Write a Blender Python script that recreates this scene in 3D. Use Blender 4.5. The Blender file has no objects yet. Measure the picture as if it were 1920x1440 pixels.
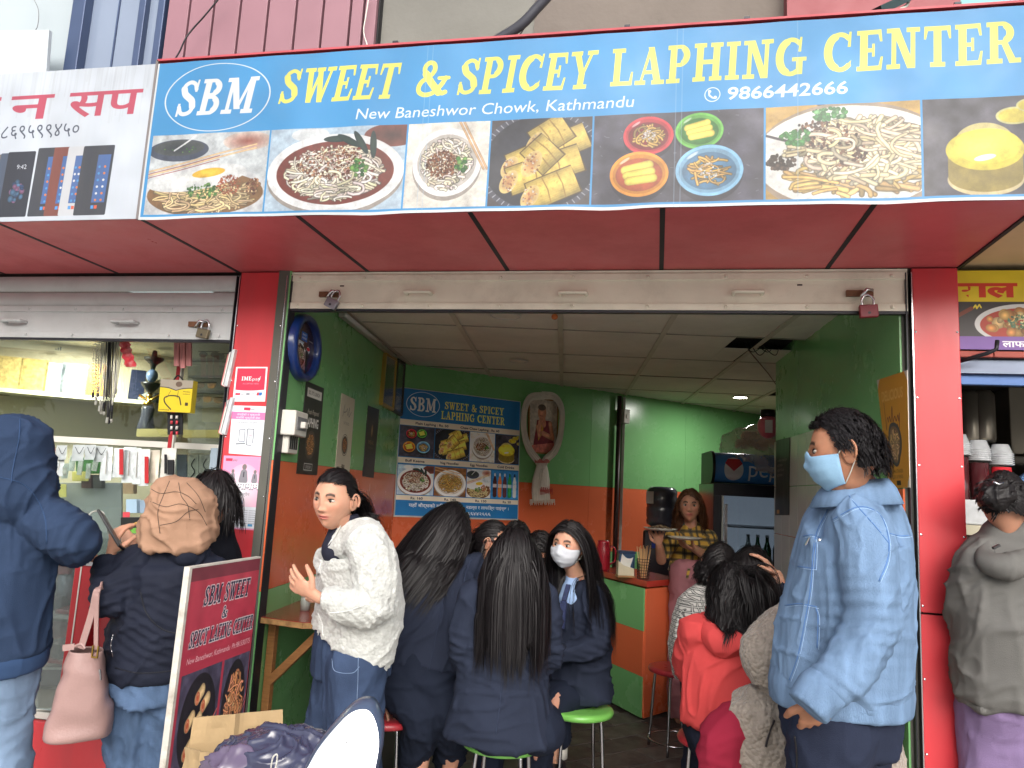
import bpy, bmesh, math, random
import numpy as np
from math import sin, cos, pi, radians, sqrt
from mathutils import Vector, Matrix
from mathutils.bvhtree import BVHTree
random.seed(7); RNG = np.random.default_rng(7)
S = bpy.context.scene
COL = S.collection

# ---------------------------------------------------------------- camera
YAW, PITCH, ROLL = radians(11.3), radians(8.2), radians(3.0)
EYE = np.array([0.0, -3.1, 1.42])
FWD = np.array([-sin(YAW)*cos(PITCH), cos(YAW)*cos(PITCH), sin(PITCH)])
_r0 = np.array([cos(YAW), sin(YAW), 0.0]); _u0 = np.cross(_r0, FWD)
RGT = cos(ROLL)*_r0 + sin(ROLL)*_u0
UPV = -sin(ROLL)*_r0 + cos(ROLL)*_u0
cam_d = bpy.data.cameras.new('camera'); cam = bpy.data.objects.new('camera', cam_d); COL.objects.link(cam)
cam_d.lens = 26.25; cam_d.sensor_width = 36; cam_d.clip_start = 0.05; cam_d.clip_end = 400
cam.matrix_world = Matrix(((RGT[0], UPV[0], -FWD[0], EYE[0]), (RGT[1], UPV[1], -FWD[1], EYE[1]), (RGT[2], UPV[2], -FWD[2], EYE[2]), (0, 0, 0, 1)))
S.camera = cam

# ---------------------------------------------------------------- sky and sun (overcast)
SUN_EL, SUN_AZ = radians(24), radians(168)
W = bpy.data.worlds.new('World'); S.world = W; W.use_nodes = True
nt = W.node_tree; nt.nodes.clear()
_o = nt.nodes.new('ShaderNodeOutputWorld'); _b = nt.nodes.new('ShaderNodeBackground'); _s = nt.nodes.new('ShaderNodeTexSky')
_s.sky_type = 'NISHITA'; _s.sun_disc = False; _s.sun_elevation = SUN_EL; _s.sun_rotation = SUN_AZ
_s.dust_density = 4.0; _s.air_density = 1.0; _s.ozone_density = 1.0
_h = nt.nodes.new('ShaderNodeHueSaturation'); _h.inputs['Saturation'].default_value = 0.35
nt.links.new(_s.outputs[0], _h.inputs['Color']); nt.links.new(_h.outputs[0], _b.inputs[0]); nt.links.new(_b.outputs[0], _o.inputs[0])
_b.inputs[1].default_value = 0.15
sun_d = bpy.data.lights.new('sun', 'SUN'); sun_d.energy = 1.0; sun_d.angle = radians(70); sun_d.color = (1, .96, .9)
sun = bpy.data.objects.new('sun', sun_d); COL.objects.link(sun)
_dir = Vector((sin(SUN_AZ)*cos(SUN_EL), cos(SUN_AZ)*cos(SUN_EL), sin(SUN_EL)))
sun.rotation_euler = _dir.to_track_quat('Z', 'Y').to_euler(); sun.location = (0, -10, 10)
S.view_settings.view_transform = 'Standard'; S.view_settings.look = 'None'
S.view_settings.exposure = 1.02; S.view_settings.gamma = 1.0; S.view_settings.use_curve_mapping = False
S.render.engine = 'CYCLES'; S.cycles.max_bounces = 10; S.cycles.diffuse_bounces = 6; S.cycles.transparent_max_bounces = 12

# ---------------------------------------------------------------- geometry helpers
def ray(u, v): return FWD + RGT*(u-960)/1400. - UPV*(v-720)/1400.
def atY(u, v, Y):
    d = ray(u, v); return EYE + d*((Y-EYE[1])/d[1])
def atZ(u, v, Z):
    d = ray(u, v); return EYE + d*((Z-EYE[2])/d[2])
def atD(u, v, D): return EYE + ray(u, v)*D
def onwall(u, v, p, q, off=0.0):
    n = np.array([q[1]-p[1], -(q[0]-p[0]), 0.]); n /= np.linalg.norm(n)
    if n@(EYE-np.array([p[0], p[1], 0.])) < 0: n = -n
    d = ray(u, v); o = np.array([p[0], p[1], 0.]) + n*off
    return EYE + d*((n@(o-EYE))/(n@d))
def nrm(v):
    v = np.asarray(v, float); return v/(np.linalg.norm(v)+1e-12)

def setup(o, label=None, cat=None, group=None, kind=None):
    if label: o['label'] = label
    if cat: o['category'] = cat
    if group: o['group'] = group
    if kind: o['kind'] = kind
    return o
def thing(name, label, cat, loc=(0, 0, 0), group=None):
    o = bpy.data.objects.new(name, None); COL.objects.link(o); o.empty_display_size = .1
    o.location = [float(c) for c in loc]; return setup(o, label, cat, group)
def off_of(p):
    v = Vector((0, 0, 0))
    while p is not None: v += Vector(p.location); p = p.parent
    return v
def mesh_obj(name, verts, faces, mat=None, parent=None, smooth=False, uvs=None, label=None):
    verts = np.asarray(verts, float)
    if parent is not None: verts = verts - np.array(off_of(parent))
    me = bpy.data.meshes.new(name); me.from_pydata(verts.tolist(), [], faces if isinstance(faces, list) else faces.tolist())
    if uvs is not None:
        ul = me.uv_layers.new(name='UVMap'); ul.data.foreach_set('uv', np.asarray(uvs, np.float32).ravel())
    if mat is not None: me.materials.append(mat)
    me.update()
    if smooth: me.shade_smooth()
    o = bpy.data.objects.new(name, me); COL.objects.link(o)
    if parent is not None: o.parent = parent
    if label: o['label'] = label
    return o
def copy_tree(o, loc=None, rz=0.0, label=None, parent=None):
    c = o.copy(); COL.objects.link(c)
    if parent is not None: c.parent = parent
    if loc is not None: c.location = [float(x) for x in loc]; c.rotation_euler = (0, 0, rz)
    if label: c['label'] = label
    for ch in list(o.children): copy_tree(ch, parent=c)
    return c

class MB:
    def __init__(s, M=None): s.v = []; s.f = []; s.n = 0; s.M = M
    def add(s, v, f):
        v = np.asarray(v, float).reshape(-1, 3)
        if s.M is not None: v = v @ s.M[:3, :3].T + s.M[:3, 3]
        s.v.append(v); s.f += [[i+s.n for i in q] for q in f]; s.n += len(v); return s
    def box(s, x0, x1, y0, y1, z0, z1):
        v = [(x, y, z) for z in (z0, z1) for y in (y0, y1) for x in (x0, x1)]
        return s.add(v, [(0, 2, 3, 1), (4, 5, 7, 6), (0, 1, 5, 4), (2, 6, 7, 3), (0, 4, 6, 2), (1, 3, 7, 5)])
    def bar(s, a, b, w, h, up=(0, 0, 1)):
        a = np.array(a, float); b = np.array(b, float); d = nrm(b-a); x = nrm(np.cross(d, up)); y = np.cross(x, d)
        v = [p+x*i*w/2+y*j*h/2 for p in (a, b) for (i, j) in ((-1, -1), (1, -1), (1, 1), (-1, 1))]
        return s.add(v, [(3, 2, 1, 0), (4, 5, 6, 7), (0, 1, 5, 4), (1, 2, 6, 5), (2, 3, 7, 6), (3, 0, 4, 7)])
    def tube(s, pts, r, n=8, cap=True):
        pts = np.asarray(pts, float); k = len(pts); r = np.broadcast_to(np.asarray(r, float), (k,))
        t = np.gradient(pts, axis=0); t /= np.linalg.norm(t, axis=1)[:, None]+1e-12
        ref = np.array([0, 0, 1.]) if abs(t[0][2]) < .9 else np.array([1., 0, 0])
        x = nrm(np.cross(ref, t[0])); V = []
        for i in range(k):
            x = nrm(x-t[i]*(x@t[i])); y = np.cross(t[i], x)
            a = np.arange(n)*2*pi/n
            V.append(pts[i]+r[i]*(np.cos(a)[:, None]*x+np.sin(a)[:, None]*y))
        f = [(i*n+j, i*n+(j+1) % n, (i+1)*n+(j+1) % n, (i+1)*n+j) for i in range(k-1) for j in range(n)]
        if cap: f += [tuple(range(n))[::-1], tuple((k-1)*n+j for j in range(n))]
        return s.add(np.concatenate(V), f)
    def lathe(s, prof, c=(0, 0, 0), n=24, ax=None, sx=1., sy=1.):
        V = []; a = np.arange(n)*2*pi/n; A = None
        if ax is not None:
            z = nrm(ax); x = nrm(np.cross([0, 0, 1.] if abs(z[2]) < .9 else [1., 0, 0], z)); A = np.array([x, np.cross(z, x), z])
        for r, z in prof:
            p = np.stack([np.cos(a)*r*sx, np.sin(a)*r*sy, np.full(n, z)], 1)
            if A is not None: p = p@A
            V.append(p+np.array(c, float))
        k = len(prof)
        f = [(i*n+j, i*n+(j+1) % n, (i+1)*n+(j+1) % n, (i+1)*n+j) for i in range(k-1) for j in range(n)]
        if prof[0][0] > 1e-6: f.append(tuple(range(n))[::-1])
        if prof[-1][0] > 1e-6: f.append(tuple((k-1)*n+j for j in range(n)))
        return s.add(np.concatenate(V), f)
    def ell(s, c, r, n=16, m=10, A=None):
        V = []; 
        for i in range(m+1):
            t = pi*i/m
            for j in range(n): V.append((r[0]*sin(t)*cos(2*pi*j/n), r[1]*sin(t)*sin(2*pi*j/n), -r[2]*cos(t)))
        V = np.array(V)
        if A is not None: V = V@np.asarray(A)
        f = [(i*n+j, i*n+(j+1) % n, (i+1)*n+(j+1) % n, (i+1)*n+j) for i in range(m) for j in range(n)]
        return s.add(V+np.array(c, float), f)
    def prism(s, pts, d):
        """closed 3-D outline (list of points) extruded by vector d"""
        pts = np.asarray(pts, float); k = len(pts); d = np.asarray(d, float)
        return s.add(np.concatenate([pts, pts+d]), [tuple(range(k))[::-1], tuple(range(k, 2*k))]+[(i, (i+1) % k, (i+1) % k+k, i+k) for i in range(k)])
    def build(s, name, mat, parent=None, smooth=False, bevel=0, label=None, kind=None, auto=False, seg=2):
        o = mesh_obj(name, np.concatenate(s.v), s.f, mat, parent, smooth, label=label)
        if bevel:
            m = o.modifiers.new('bevel', 'BEVEL'); m.width = bevel; m.segments = seg; m.limit_method = 'ANGLE'; m.angle_limit = radians(40)
        if auto:
            o.data.shade_smooth()
            o.data.update(); 
            try: o.data.set_sharp_from_angle(angle=radians(35))
            except Exception: pass
        if kind: o['kind'] = kind
        return o
def frame(o, x, z=(0, 0, 1)):
    """local x along x, z up, y = z cross x"""
    x = nrm(x); z = nrm(z); y = nrm(np.cross(z, x)); M = np.eye(4); M[:3, 0] = x; M[:3, 1] = y; M[:3, 2] = z; M[:3, 3] = o; return M
def crom(P, k=6):
    P = np.asarray(P, float); Q = np.vstack([2*P[0]-P[1], P, 2*P[-1]-P[-2]]); out = []
    for i in range(1, len(Q)-2):
        for t in np.linspace(0, 1, k, endpoint=False):
            a, b, c, d = Q[i-1], Q[i], Q[i+1], Q[i+2]
            out.append(.5*(2*b+(c-a)*t+(2*a-5*b+4*c-d)*t*t+(3*b-a-3*c+d)*t**3))
    out.append(Q[-2]); return np.array(out)
def hashn(ix, iy, iz, seed):
    n = (ix*374761393+iy*668265263+iz*2147483647//7+seed*974711) & 0x7fffffff
    n = ((n ^ (n >> 13))*1274126177) & 0x7fffffff
    n = ((n ^ (n >> 16))*60493) & 0x7fffffff
    return (n % 65536)/32768.-1.
def noise3(p, seed=0):
    p = np.asarray(p, float); i = np.floor(p).astype(np.int64); f = p-i; f = f*f*(3-2*f); r = 0
    for dx in (0, 1):
        for dy in (0, 1):
            for dz in (0, 1):
                w = (f[..., 0] if dx else 1-f[..., 0])*(f[..., 1] if dy else 1-f[..., 1])*(f[..., 2] if dz else 1-f[..., 2])
                r = r+w*hashn(i[..., 0]+dx, i[..., 1]+dy, i[..., 2]+dz, seed)
    return r

# ---------------------------------------------------------------- materials
def lin(c):
    c = np.array(c, float)/255.; return tuple(np.where(c <= .04045, c/12.92, ((c+.055)/1.055)**2.4))
MATS = {}
def mat(name, rgb=(128, 128, 128), rough=.6, metal=0., var=.08, vs=6., bump=0., bs=60., spec=.5, img=None, alpha=None, trans=0., dirt=0., dirtc=(70, 62, 52),
        stretch=(1, 1, 1), emit=None, es=1., sheen=0., coat=0., ior=1.45, attr=None, uv=False):
    if name in MATS: return MATS[name]
    m = bpy.data.materials.new(name); MATS[name] = m; m.use_nodes = True; t = m.node_tree; N = t.nodes; L = t.links
    b = N['Principled BSDF']; b.inputs['Roughness'].default_value = rough; b.inputs['Metallic'].default_value = metal
    b.inputs['Specular IOR Level'].default_value = spec; b.inputs['IOR'].default_value = ior
    tc = N.new('ShaderNodeTexCoord'); mp = N.new('ShaderNodeMapping'); mp.inputs['Scale'].default_value = stretch
    g = N.new('ShaderNodeNewGeometry')
    L.new(g.outputs['Position'], mp.inputs[0])
    if img is not None:
        im = N.new('ShaderNodeTexImage'); im.image = img; im.extension = 'EXTEND'; L.new(tc.outputs['UV'], im.inputs[0]); c = im.outputs[0]
    elif attr:
        a = N.new('ShaderNodeAttribute'); a.attribute_name = attr; c = a.outputs['Color']
    else:
        r = N.new('ShaderNodeRGB'); r.outputs[0].default_value = (*lin(rgb), 1); c = r.outputs[0]
    if var:
        no = N.new('ShaderNodeTexNoise'); no.inputs['Scale'].default_value = vs; no.inputs['Detail'].default_value = 6; L.new(mp.outputs[0], no.inputs['Vector'])
        mr = N.new('ShaderNodeMapRange'); mr.inputs[1].default_value = .3; mr.inputs[2].default_value = .7; mr.inputs[3].default_value = 1-var; mr.inputs[4].default_value = 1+var
        L.new(no.outputs[0], mr.inputs[0])
        mx = N.new('ShaderNodeVectorMath'); mx.operation = 'SCALE'; L.new(c, mx.inputs[0]); L.new(mr.outputs[0], mx.inputs['Scale']); c = mx.outputs[0]
    if dirt:
        n2 = N.new('ShaderNodeTexNoise'); n2.inputs['Scale'].default_value = vs*.6; n2.inputs['Detail'].default_value = 10; n2.inputs['Roughness'].default_value = .7
        L.new(mp.outputs[0], n2.inputs['Vector'])
        m2 = N.new('ShaderNodeMapRange'); m2.inputs[1].default_value = .5; m2.inputs[2].default_value = .75; m2.inputs[4].default_value = dirt; L.new(n2.outputs[0], m2.inputs[0])
        mi = N.new('ShaderNodeMix'); mi.data_type = 'RGBA'; L.new(m2.outputs[0], mi.inputs[0]); L.new(c, mi.inputs[6]); mi.inputs[7].default_value = (*lin(dirtc), 1); c = mi.outputs[2]
        m3 = N.new('ShaderNodeMapRange'); m3.inputs[1].default_value = .3; m3.inputs[2].default_value = .7; m3.inputs[3].default_value = max(.05, rough-.12); m3.inputs[4].default_value = min(1, rough+.2)
        L.new(n2.outputs[0], m3.inputs[0]); L.new(m3.outputs[0], b.inputs['Roughness'])
    L.new(c, b.inputs['Base Color'])
    if bump:
        n3 = N.new('ShaderNodeTexNoise'); n3.inputs['Scale'].default_value = bs; n3.inputs['Detail'].default_value = 4; L.new(mp.outputs[0], n3.inputs['Vector'])
        bp = N.new('ShaderNodeBump'); bp.inputs['Strength'].default_value = bump; bp.inputs['Distance'].default_value = .01; L.new(n3.outputs[0], bp.inputs['Height']); L.new(bp.outputs[0], b.inputs['Normal'])
    if trans: b.inputs['Transmission Weight'].default_value = trans
    if alpha is not None: b.inputs['Alpha'].default_value = alpha
    if sheen: b.inputs['Sheen Weight'].default_value = sheen; b.inputs['Sheen Roughness'].default_value = .4
    if coat: b.inputs['Coat Weight'].default_value = coat; b.inputs['Coat Roughness'].default_value = .22
    if emit: b.inputs['Emission Color'].default_value = (*lin(emit), 1); b.inputs['Emission Strength'].default_value = es
    return m
def glassmat(name, rgb=(230, 240, 240), refl=.12, mixf=.9):
    if name in MATS: return MATS[name]
    m = bpy.data.materials.new(name); MATS[name] = m; m.use_nodes = True; t = m.node_tree; t.nodes.clear(); N = t.nodes; L = t.links
    o = N.new('ShaderNodeOutputMaterial'); tr = N.new('ShaderNodeBsdfTransparent'); tr.inputs[0].default_value = (*lin(rgb), 1)
    gl = N.new('ShaderNodeBsdfGlossy'); gl.inputs['Roughness'].default_value = .02; gl.inputs[0].default_value = (1, 1, 1, 1)
    fr = N.new('ShaderNodeFresnel'); fr.inputs[0].default_value = 1.5
    ma = N.new('ShaderNodeMath'); ma.operation = 'MULTIPLY_ADD'; ma.inputs[1].default_value = mixf; ma.inputs[2].default_value = refl-.04
    L.new(fr.outputs[0], ma.inputs[0]); mx = N.new('ShaderNodeMixShader'); L.new(ma.outputs[0], mx.inputs[0]); L.new(tr.outputs[0], mx.inputs[1]); L.new(gl.outputs[0], mx.inputs[2]); L.new(mx.outputs[0], o.inputs[0])
    return m

# ---------------------------------------------------------------- painter for flat print
def seg_dist(px, py, P):
    """distance to polyline and parameter 0..1"""
    best = np.full(px.shape, 1e9); bt = np.zeros(px.shape); k = len(P)-1
    for i in range(k):
        ax, ay = P[i]; bx, by = P[i+1]; dx, dy = bx-ax, by-ay; L2 = dx*dx+dy*dy+1e-9
        t = np.clip(((px-ax)*dx+(py-ay)*dy)/L2, 0, 1); d = np.hypot(px-ax-t*dx, py-ay-t*dy); m = d < best
        best = np.where(m, d, best); bt = np.where(m, (i+t)/k, bt)
    return best, bt
def col(c): return np.array(c, np.float32)/255.
class CV:
    """canvas: y down, pixel units"""
    def __init__(s, w, h, bg=(255, 255, 255)):
        s.w, s.h = int(w), int(h); s.a = np.empty((s.h, s.w, 3), np.float32); s.a[:] = col(bg); s.clip = (0, 0, s.w, s.h)
    def win(s, x0, y0, x1, y1):
        c = s.clip; x0 = max(c[0], int(math.floor(x0))); y0 = max(c[1], int(math.floor(y0))); x1 = min(c[2], int(math.ceil(x1))); y1 = min(c[3], int(math.ceil(y1)))
        if x1 <= x0 or y1 <= y0: return None
        yy, xx = np.mgrid[y0:y1, x0:x1]; return (slice(y0, y1), slice(x0, x1)), xx+.5, yy+.5
    def comp(s, sl, cov, c):
        c = c if isinstance(c, np.ndarray) and c.ndim == 3 else col(c)
        s.a[sl] = s.a[sl]*(1-cov[..., None])+c*cov[..., None]
    def rect(s, x0, y0, x1, y1, c, a=1.):
        w = s.win(x0, y0, x1, y1)
        if w: s.comp(w[0], np.full(w[1].shape, a), c)
    def ell(s, cx, cy, rx, ry, c, c2=None, rot=0., a=1., ring=None):
        R = max(rx, ry)+2; w = s.win(cx-R, cy-R, cx+R, cy+R)
        if not w: return
        sl, x, y = w; x = x-cx; y = y-cy; u = x*cos(rot)+y*sin(rot); v = -x*sin(rot)+y*cos(rot)
        q = np.hypot(u/rx, v/ry); cov = np.clip((1-q)*min(rx, ry)+.5, 0, 1)*a
        if ring: cov = cov*np.clip((q-(1-ring))*min(rx, ry)+.5, 0, 1)
        if c2 is not None: q = np.clip(q, 0, 1)[..., None]; c = col(c)*(1-q)+col(c2)*q
        s.comp(sl, cov, c)
    def poly(s, P, c, a=1., cov_only=False):
        """convex polygon"""
        P = np.asarray(P, float); x0, y0 = P.min(0)-1; x1, y1 = P.max(0)+1; w = s.win(x0, y0, x1, y1)
        if not w: return None
        sl, x, y = w; ar = sum(P[i][0]*P[(i+1) % len(P)][1]-P[(i+1) % len(P)][0]*P[i][1] for i in range(len(P))); sg = 1 if ar > 0 else -1
        d = np.full(x.shape, 1e9)
        for i in range(len(P)):
            ax, ay = P[i]; bx, by = P[(i+1) % len(P)]; L = math.hypot(bx-ax, by-ay)+1e-9
            d = np.minimum(d, sg*((bx-ax)*(y-ay)-(by-ay)*(x-ax))/L)
        cov = np.clip(d+.5, 0, 1)*a
        if cov_only: return sl, cov
        s.comp(sl, cov, c)
    def line(s, P, r, c, r1=None, a=1., cov_only=False, shade=0.):
        P = np.asarray(P, float); R = max(r, r1 or r)+2; x0, y0 = P.min(0)-R; x1, y1 = P.max(0)+R; w = s.win(x0, y0, x1, y1)
        if not w: return None
        sl, x, y = w; d, t = seg_dist(x, y, P); rr = r if r1 is None else r+(r1-r)*t; cov = np.clip(rr-d+.5, 0, 1)*a
        if cov_only: return sl, cov
        if shade:
            q = np.clip(d/np.maximum(rr, .1), 0, 1)[..., None]; cc = col(c)*(1+shade*.35-shade*q*q); s.comp(sl, cov, np.clip(cc, 0, 1).astype(np.float32))
        else: s.comp(sl, cov, c)
    def blobs(s, n, cx, cy, rx, ry, cols, r0, r1, rg, rot=0.):
        for _ in range(n):
            t = rg.uniform(0, 2*pi); q = sqrt(rg.uniform(0, 1)); u = q*rx*cos(t); v = q*ry*sin(t)
            x = cx+u*cos(rot)-v*sin(rot); y = cy+u*sin(rot)+v*cos(rot); c = np.array(cols[rg.integers(len(cols))])*rg.uniform(.75, 1.15); r = rg.uniform(r0, r1)
            s.ell(x, y, r, r*rg.uniform(.6, 1), np.clip(c*1.15, 0, 255), np.clip(c*.7, 0, 255), rot=rg.uniform(0, 3))
    def noodles(s, n, cx, cy, rx, ry, c, w, rg, L=1., curl=1.2):
        for _ in range(n):
            t = rg.uniform(0, 2*pi); q = sqrt(rg.uniform(0, 1))*.9; x = cx+q*rx*cos(t); y = cy+q*ry*sin(t); a = rg.uniform(0, 2*pi); k = rg.uniform(-curl, curl)
            P = [(x, y)]
            for i in range(9):
                a += k*.45+rg.uniform(-.25, .25); x += cos(a)*L*rx*.1; y += sin(a)*L*ry*.1
                if ((x-cx)/rx)**2+((y-cy)/ry)**2 > 1.05: break
                P.append((x, y))
            if len(P) < 3: continue
            cc = np.array(c)*(rg.uniform(.5, .9) if _ < n*.35 else rg.uniform(.78, 1.06))*np.array([1, rg.uniform(.93, 1), rg.uniform(.84, 1)]); w_ = w*rg.uniform(.6, 1.1); s.line(P, w_+1.6, cc*.38, a=.6); s.line(P, w_, np.clip(cc, 0, 255), shade=.55)
    def noise(s, x0, y0, x1, y1, sc, amp, rg, st=(1, 1)):
        w = s.win(x0, y0, x1, y1)
        if not w: return
        sl, x, y = w; o = rg.uniform(0, 99); n = noise3(np.stack([x/sc*st[0]+o, y/sc*st[1], 0*x], -1))+.5*noise3(np.stack([x/sc*2*st[0]+o, y/sc*2*st[1], 0*x+3], -1))
        s.a[sl] = np.clip(s.a[sl]*(1+amp*n[..., None]), 0, 1)
    def image(s, name):
        im = bpy.data.images.new(name, s.w, s.h); A = np.ones((s.h, s.w, 4), np.float32); A[..., :3] = np.clip(s.a[::-1], 0, 1)
        im.pixels.foreach_set(A.ravel()); im.update(); im.pack(); return im
    # --- lettering
    def text(s, body, x, y, size, c, bold=0., w=None, shear=0., center=False, up=(0, -1), alpha=1., outline=None):
        """baseline-left at x,y; size = cap height px; w = total width px; up = direction of glyph up in pixels"""
        tri, V, wid = text_mesh(body, bold)
        V = V/0.73; wid = wid/.73; sx = (w/(wid*size)) if w else 1.
        upv = np.array(up, float); rt = np.array([-upv[1], upv[0]])
        X = (V[:, 0]*sx+V[:, 1]*shear)*size; Y = V[:, 1]*size
        if center: X = X-wid*sx*size/2
        P = np.array([x, y])+X[:, None]*rt+Y[:, None]*upv
        if not len(P): return
        win = s.win(P[:, 0].min()-2, P[:, 1].min()-2, P[:, 0].max()+2, P[:, 1].max()+2)
        if not win: return
        sl, xx, yy = win; ss = 3; H, Wd = xx.shape; m = np.zeros((H*ss, Wd*ss), bool); Q = (P-[sl[1].start, sl[0].start])*ss
        for a, b, d in tri:
            A, B, D = Q[a], Q[b], Q[d]; x0 = max(0, int(min(A[0], B[0], D[0]))); x1 = min(Wd*ss, int(max(A[0], B[0], D[0]))+2); y0 = max(0, int(min(A[1], B[1], D[1]))); y1 = min(H*ss, int(max(A[1], B[1], D[1]))+2)
            if x1 <= x0 or y1 <= y0: continue
            gy, gx = np.mgrid[y0:y1, x0:x1]; gx = gx+.5; gy = gy+.5
            e = lambda p, q: (q[0]-p[0])*(gy-p[1])-(q[1]-p[1])*(gx-p[0])
            e1, e2, e3 = e(A, B), e(B, D), e(D, A); m[y0:y1, x0:x1] |= ((e1 >= 0) & (e2 >= 0) & (e3 >= 0)) | ((e1 <= 0) & (e2 <= 0) & (e3 <= 0))
        s.comp(sl, m.reshape(H, ss, Wd, ss).mean((1, 3))*alpha, c)
    def slab(s, body, x, y, w, h, c, shear=0., rise=0., outline=None, gap=.06, alpha=1.):
        """slab-serif lettering: baseline-left x,y, width w, cap height h; rise = total baseline rise over the width"""
        adv = [SLAB[ch][0] if ch != ' ' else .38 for ch in body]; tot = sum(adv)+gap*(len(body)-1); sx = w/(tot*h); cur = 0.
        for ch, ad in zip(body, adv):
            if ch != ' ':
                x0, y0, x1, y1 = x+cur*sx*h-4-abs(shear)*h*.1, y-h*1.12-4-abs(rise), x+(cur+ad)*sx*h+6+abs(shear)*h*1.1, y+h*.12+4+abs(rise)
                win = s.win(x0, y0, x1, y1)
                if win:
                    sl, xx, yy = win; cov = np.zeros(xx.shape); sub = CV.__new__(CV); sub.w, sub.h, sub.clip = s.w, s.h, (sl[1].start, sl[0].start, sl[1].stop, sl[0].stop)
                    T = lambda p: (x+(cur+p[0])*sx*h+p[1]*shear*h, y-p[1]*h-rise*((cur+p[0])*sx*h/w))
                    gr = 0
                    for layer in ((outline, 1) if outline else (1,)):
                        cov = np.zeros(xx.shape); ex = outline[1] if layer != 1 else 0
                        for it in SLAB[ch][1]:
                            if it[0] == 'P':
                                Pp = np.array([T(p) for p in it[1]])
                                if ex: cc = Pp.mean(0); dd = Pp-cc; Pp = cc+dd*(1+ex/np.maximum(np.abs(dd), 1))
                                r = sub.poly(Pp, None, cov_only=True)
                            else: r = sub.line([T(p) for p in it[1]], it[2]*h*min(1, (1+sx)/2)+ex, None, r1=(it[3] if len(it) > 3 else it[2])*h*min(1, (1+sx)/2)+ex, cov_only=True)
                            if r:
                                ly = slice(r[0][0].start-sl[0].start, r[0][0].stop-sl[0].start); lx = slice(r[0][1].start-sl[1].start, r[0][1].stop-sl[1].start); cov[ly, lx] = np.maximum(cov[ly, lx], r[1])
                        s.comp(sl, cov*alpha, outline[0] if layer != 1 else c)
            cur += ad+gap
_TX = {}
def text_mesh(body, bold):
    k = (body, bold)
    if k in _TX: return _TX[k]
    cu = bpy.data.curves.new('t', 'FONT'); cu.body = body; cu.resolution_u = 3; cu.offset = bold; cu.fill_mode = 'FRONT'
    ob = bpy.data.objects.new('t', cu); me = ob.to_mesh(); me.calc_loop_triangles()
    V = np.array([v.co[:2] for v in me.vertices]).reshape(-1, 2); tri = [tuple(t.vertices) for t in me.loop_triangles]
    wid = V[:, 0].max() if len(V) else 0; ob.to_mesh_clear(); bpy.data.objects.remove(ob); bpy.data.curves.remove(cu)
    _TX[k] = (tri, V, wid); return _TX[k]
def _R(x0, y0, x1, y1): return ('P', [(x0, y0), (x1, y0), (x1, y1), (x0, y1)])
def _st(x, h=.1): return _R(x-h, 0, x+h, 1)
def _b(x0, x1): return _R(x0, 0, x1, .115)
def _t(x0, x1): return _R(x0, .885, x1, 1)
def _arc(cx, cy, rx, ry, a0, a1, r, n=12): return ('L', [(cx+rx*cos(radians(a0+(a1-a0)*i/n)), cy+ry*sin(radians(a0+(a1-a0)*i/n))) for i in range(n+1)], r)
def _D(x0, y0, x1, y1, w): return ('P', [(x0, y0), (x0+w, y0), (x1+w, y1), (x1, y1)])
_bowl = lambda y0, y1, x: [_R(.2, y1-.1, x, y1), _R(.2, y0, x, y0+.1), _arc(x, (y0+y1)/2, .16, (y1-y0)/2-.055, -90, 90, .06), _arc(x+.02, (y0+y1)/2, .15, (y1-y0)/2-.1, -60, 60, .085)]
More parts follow.
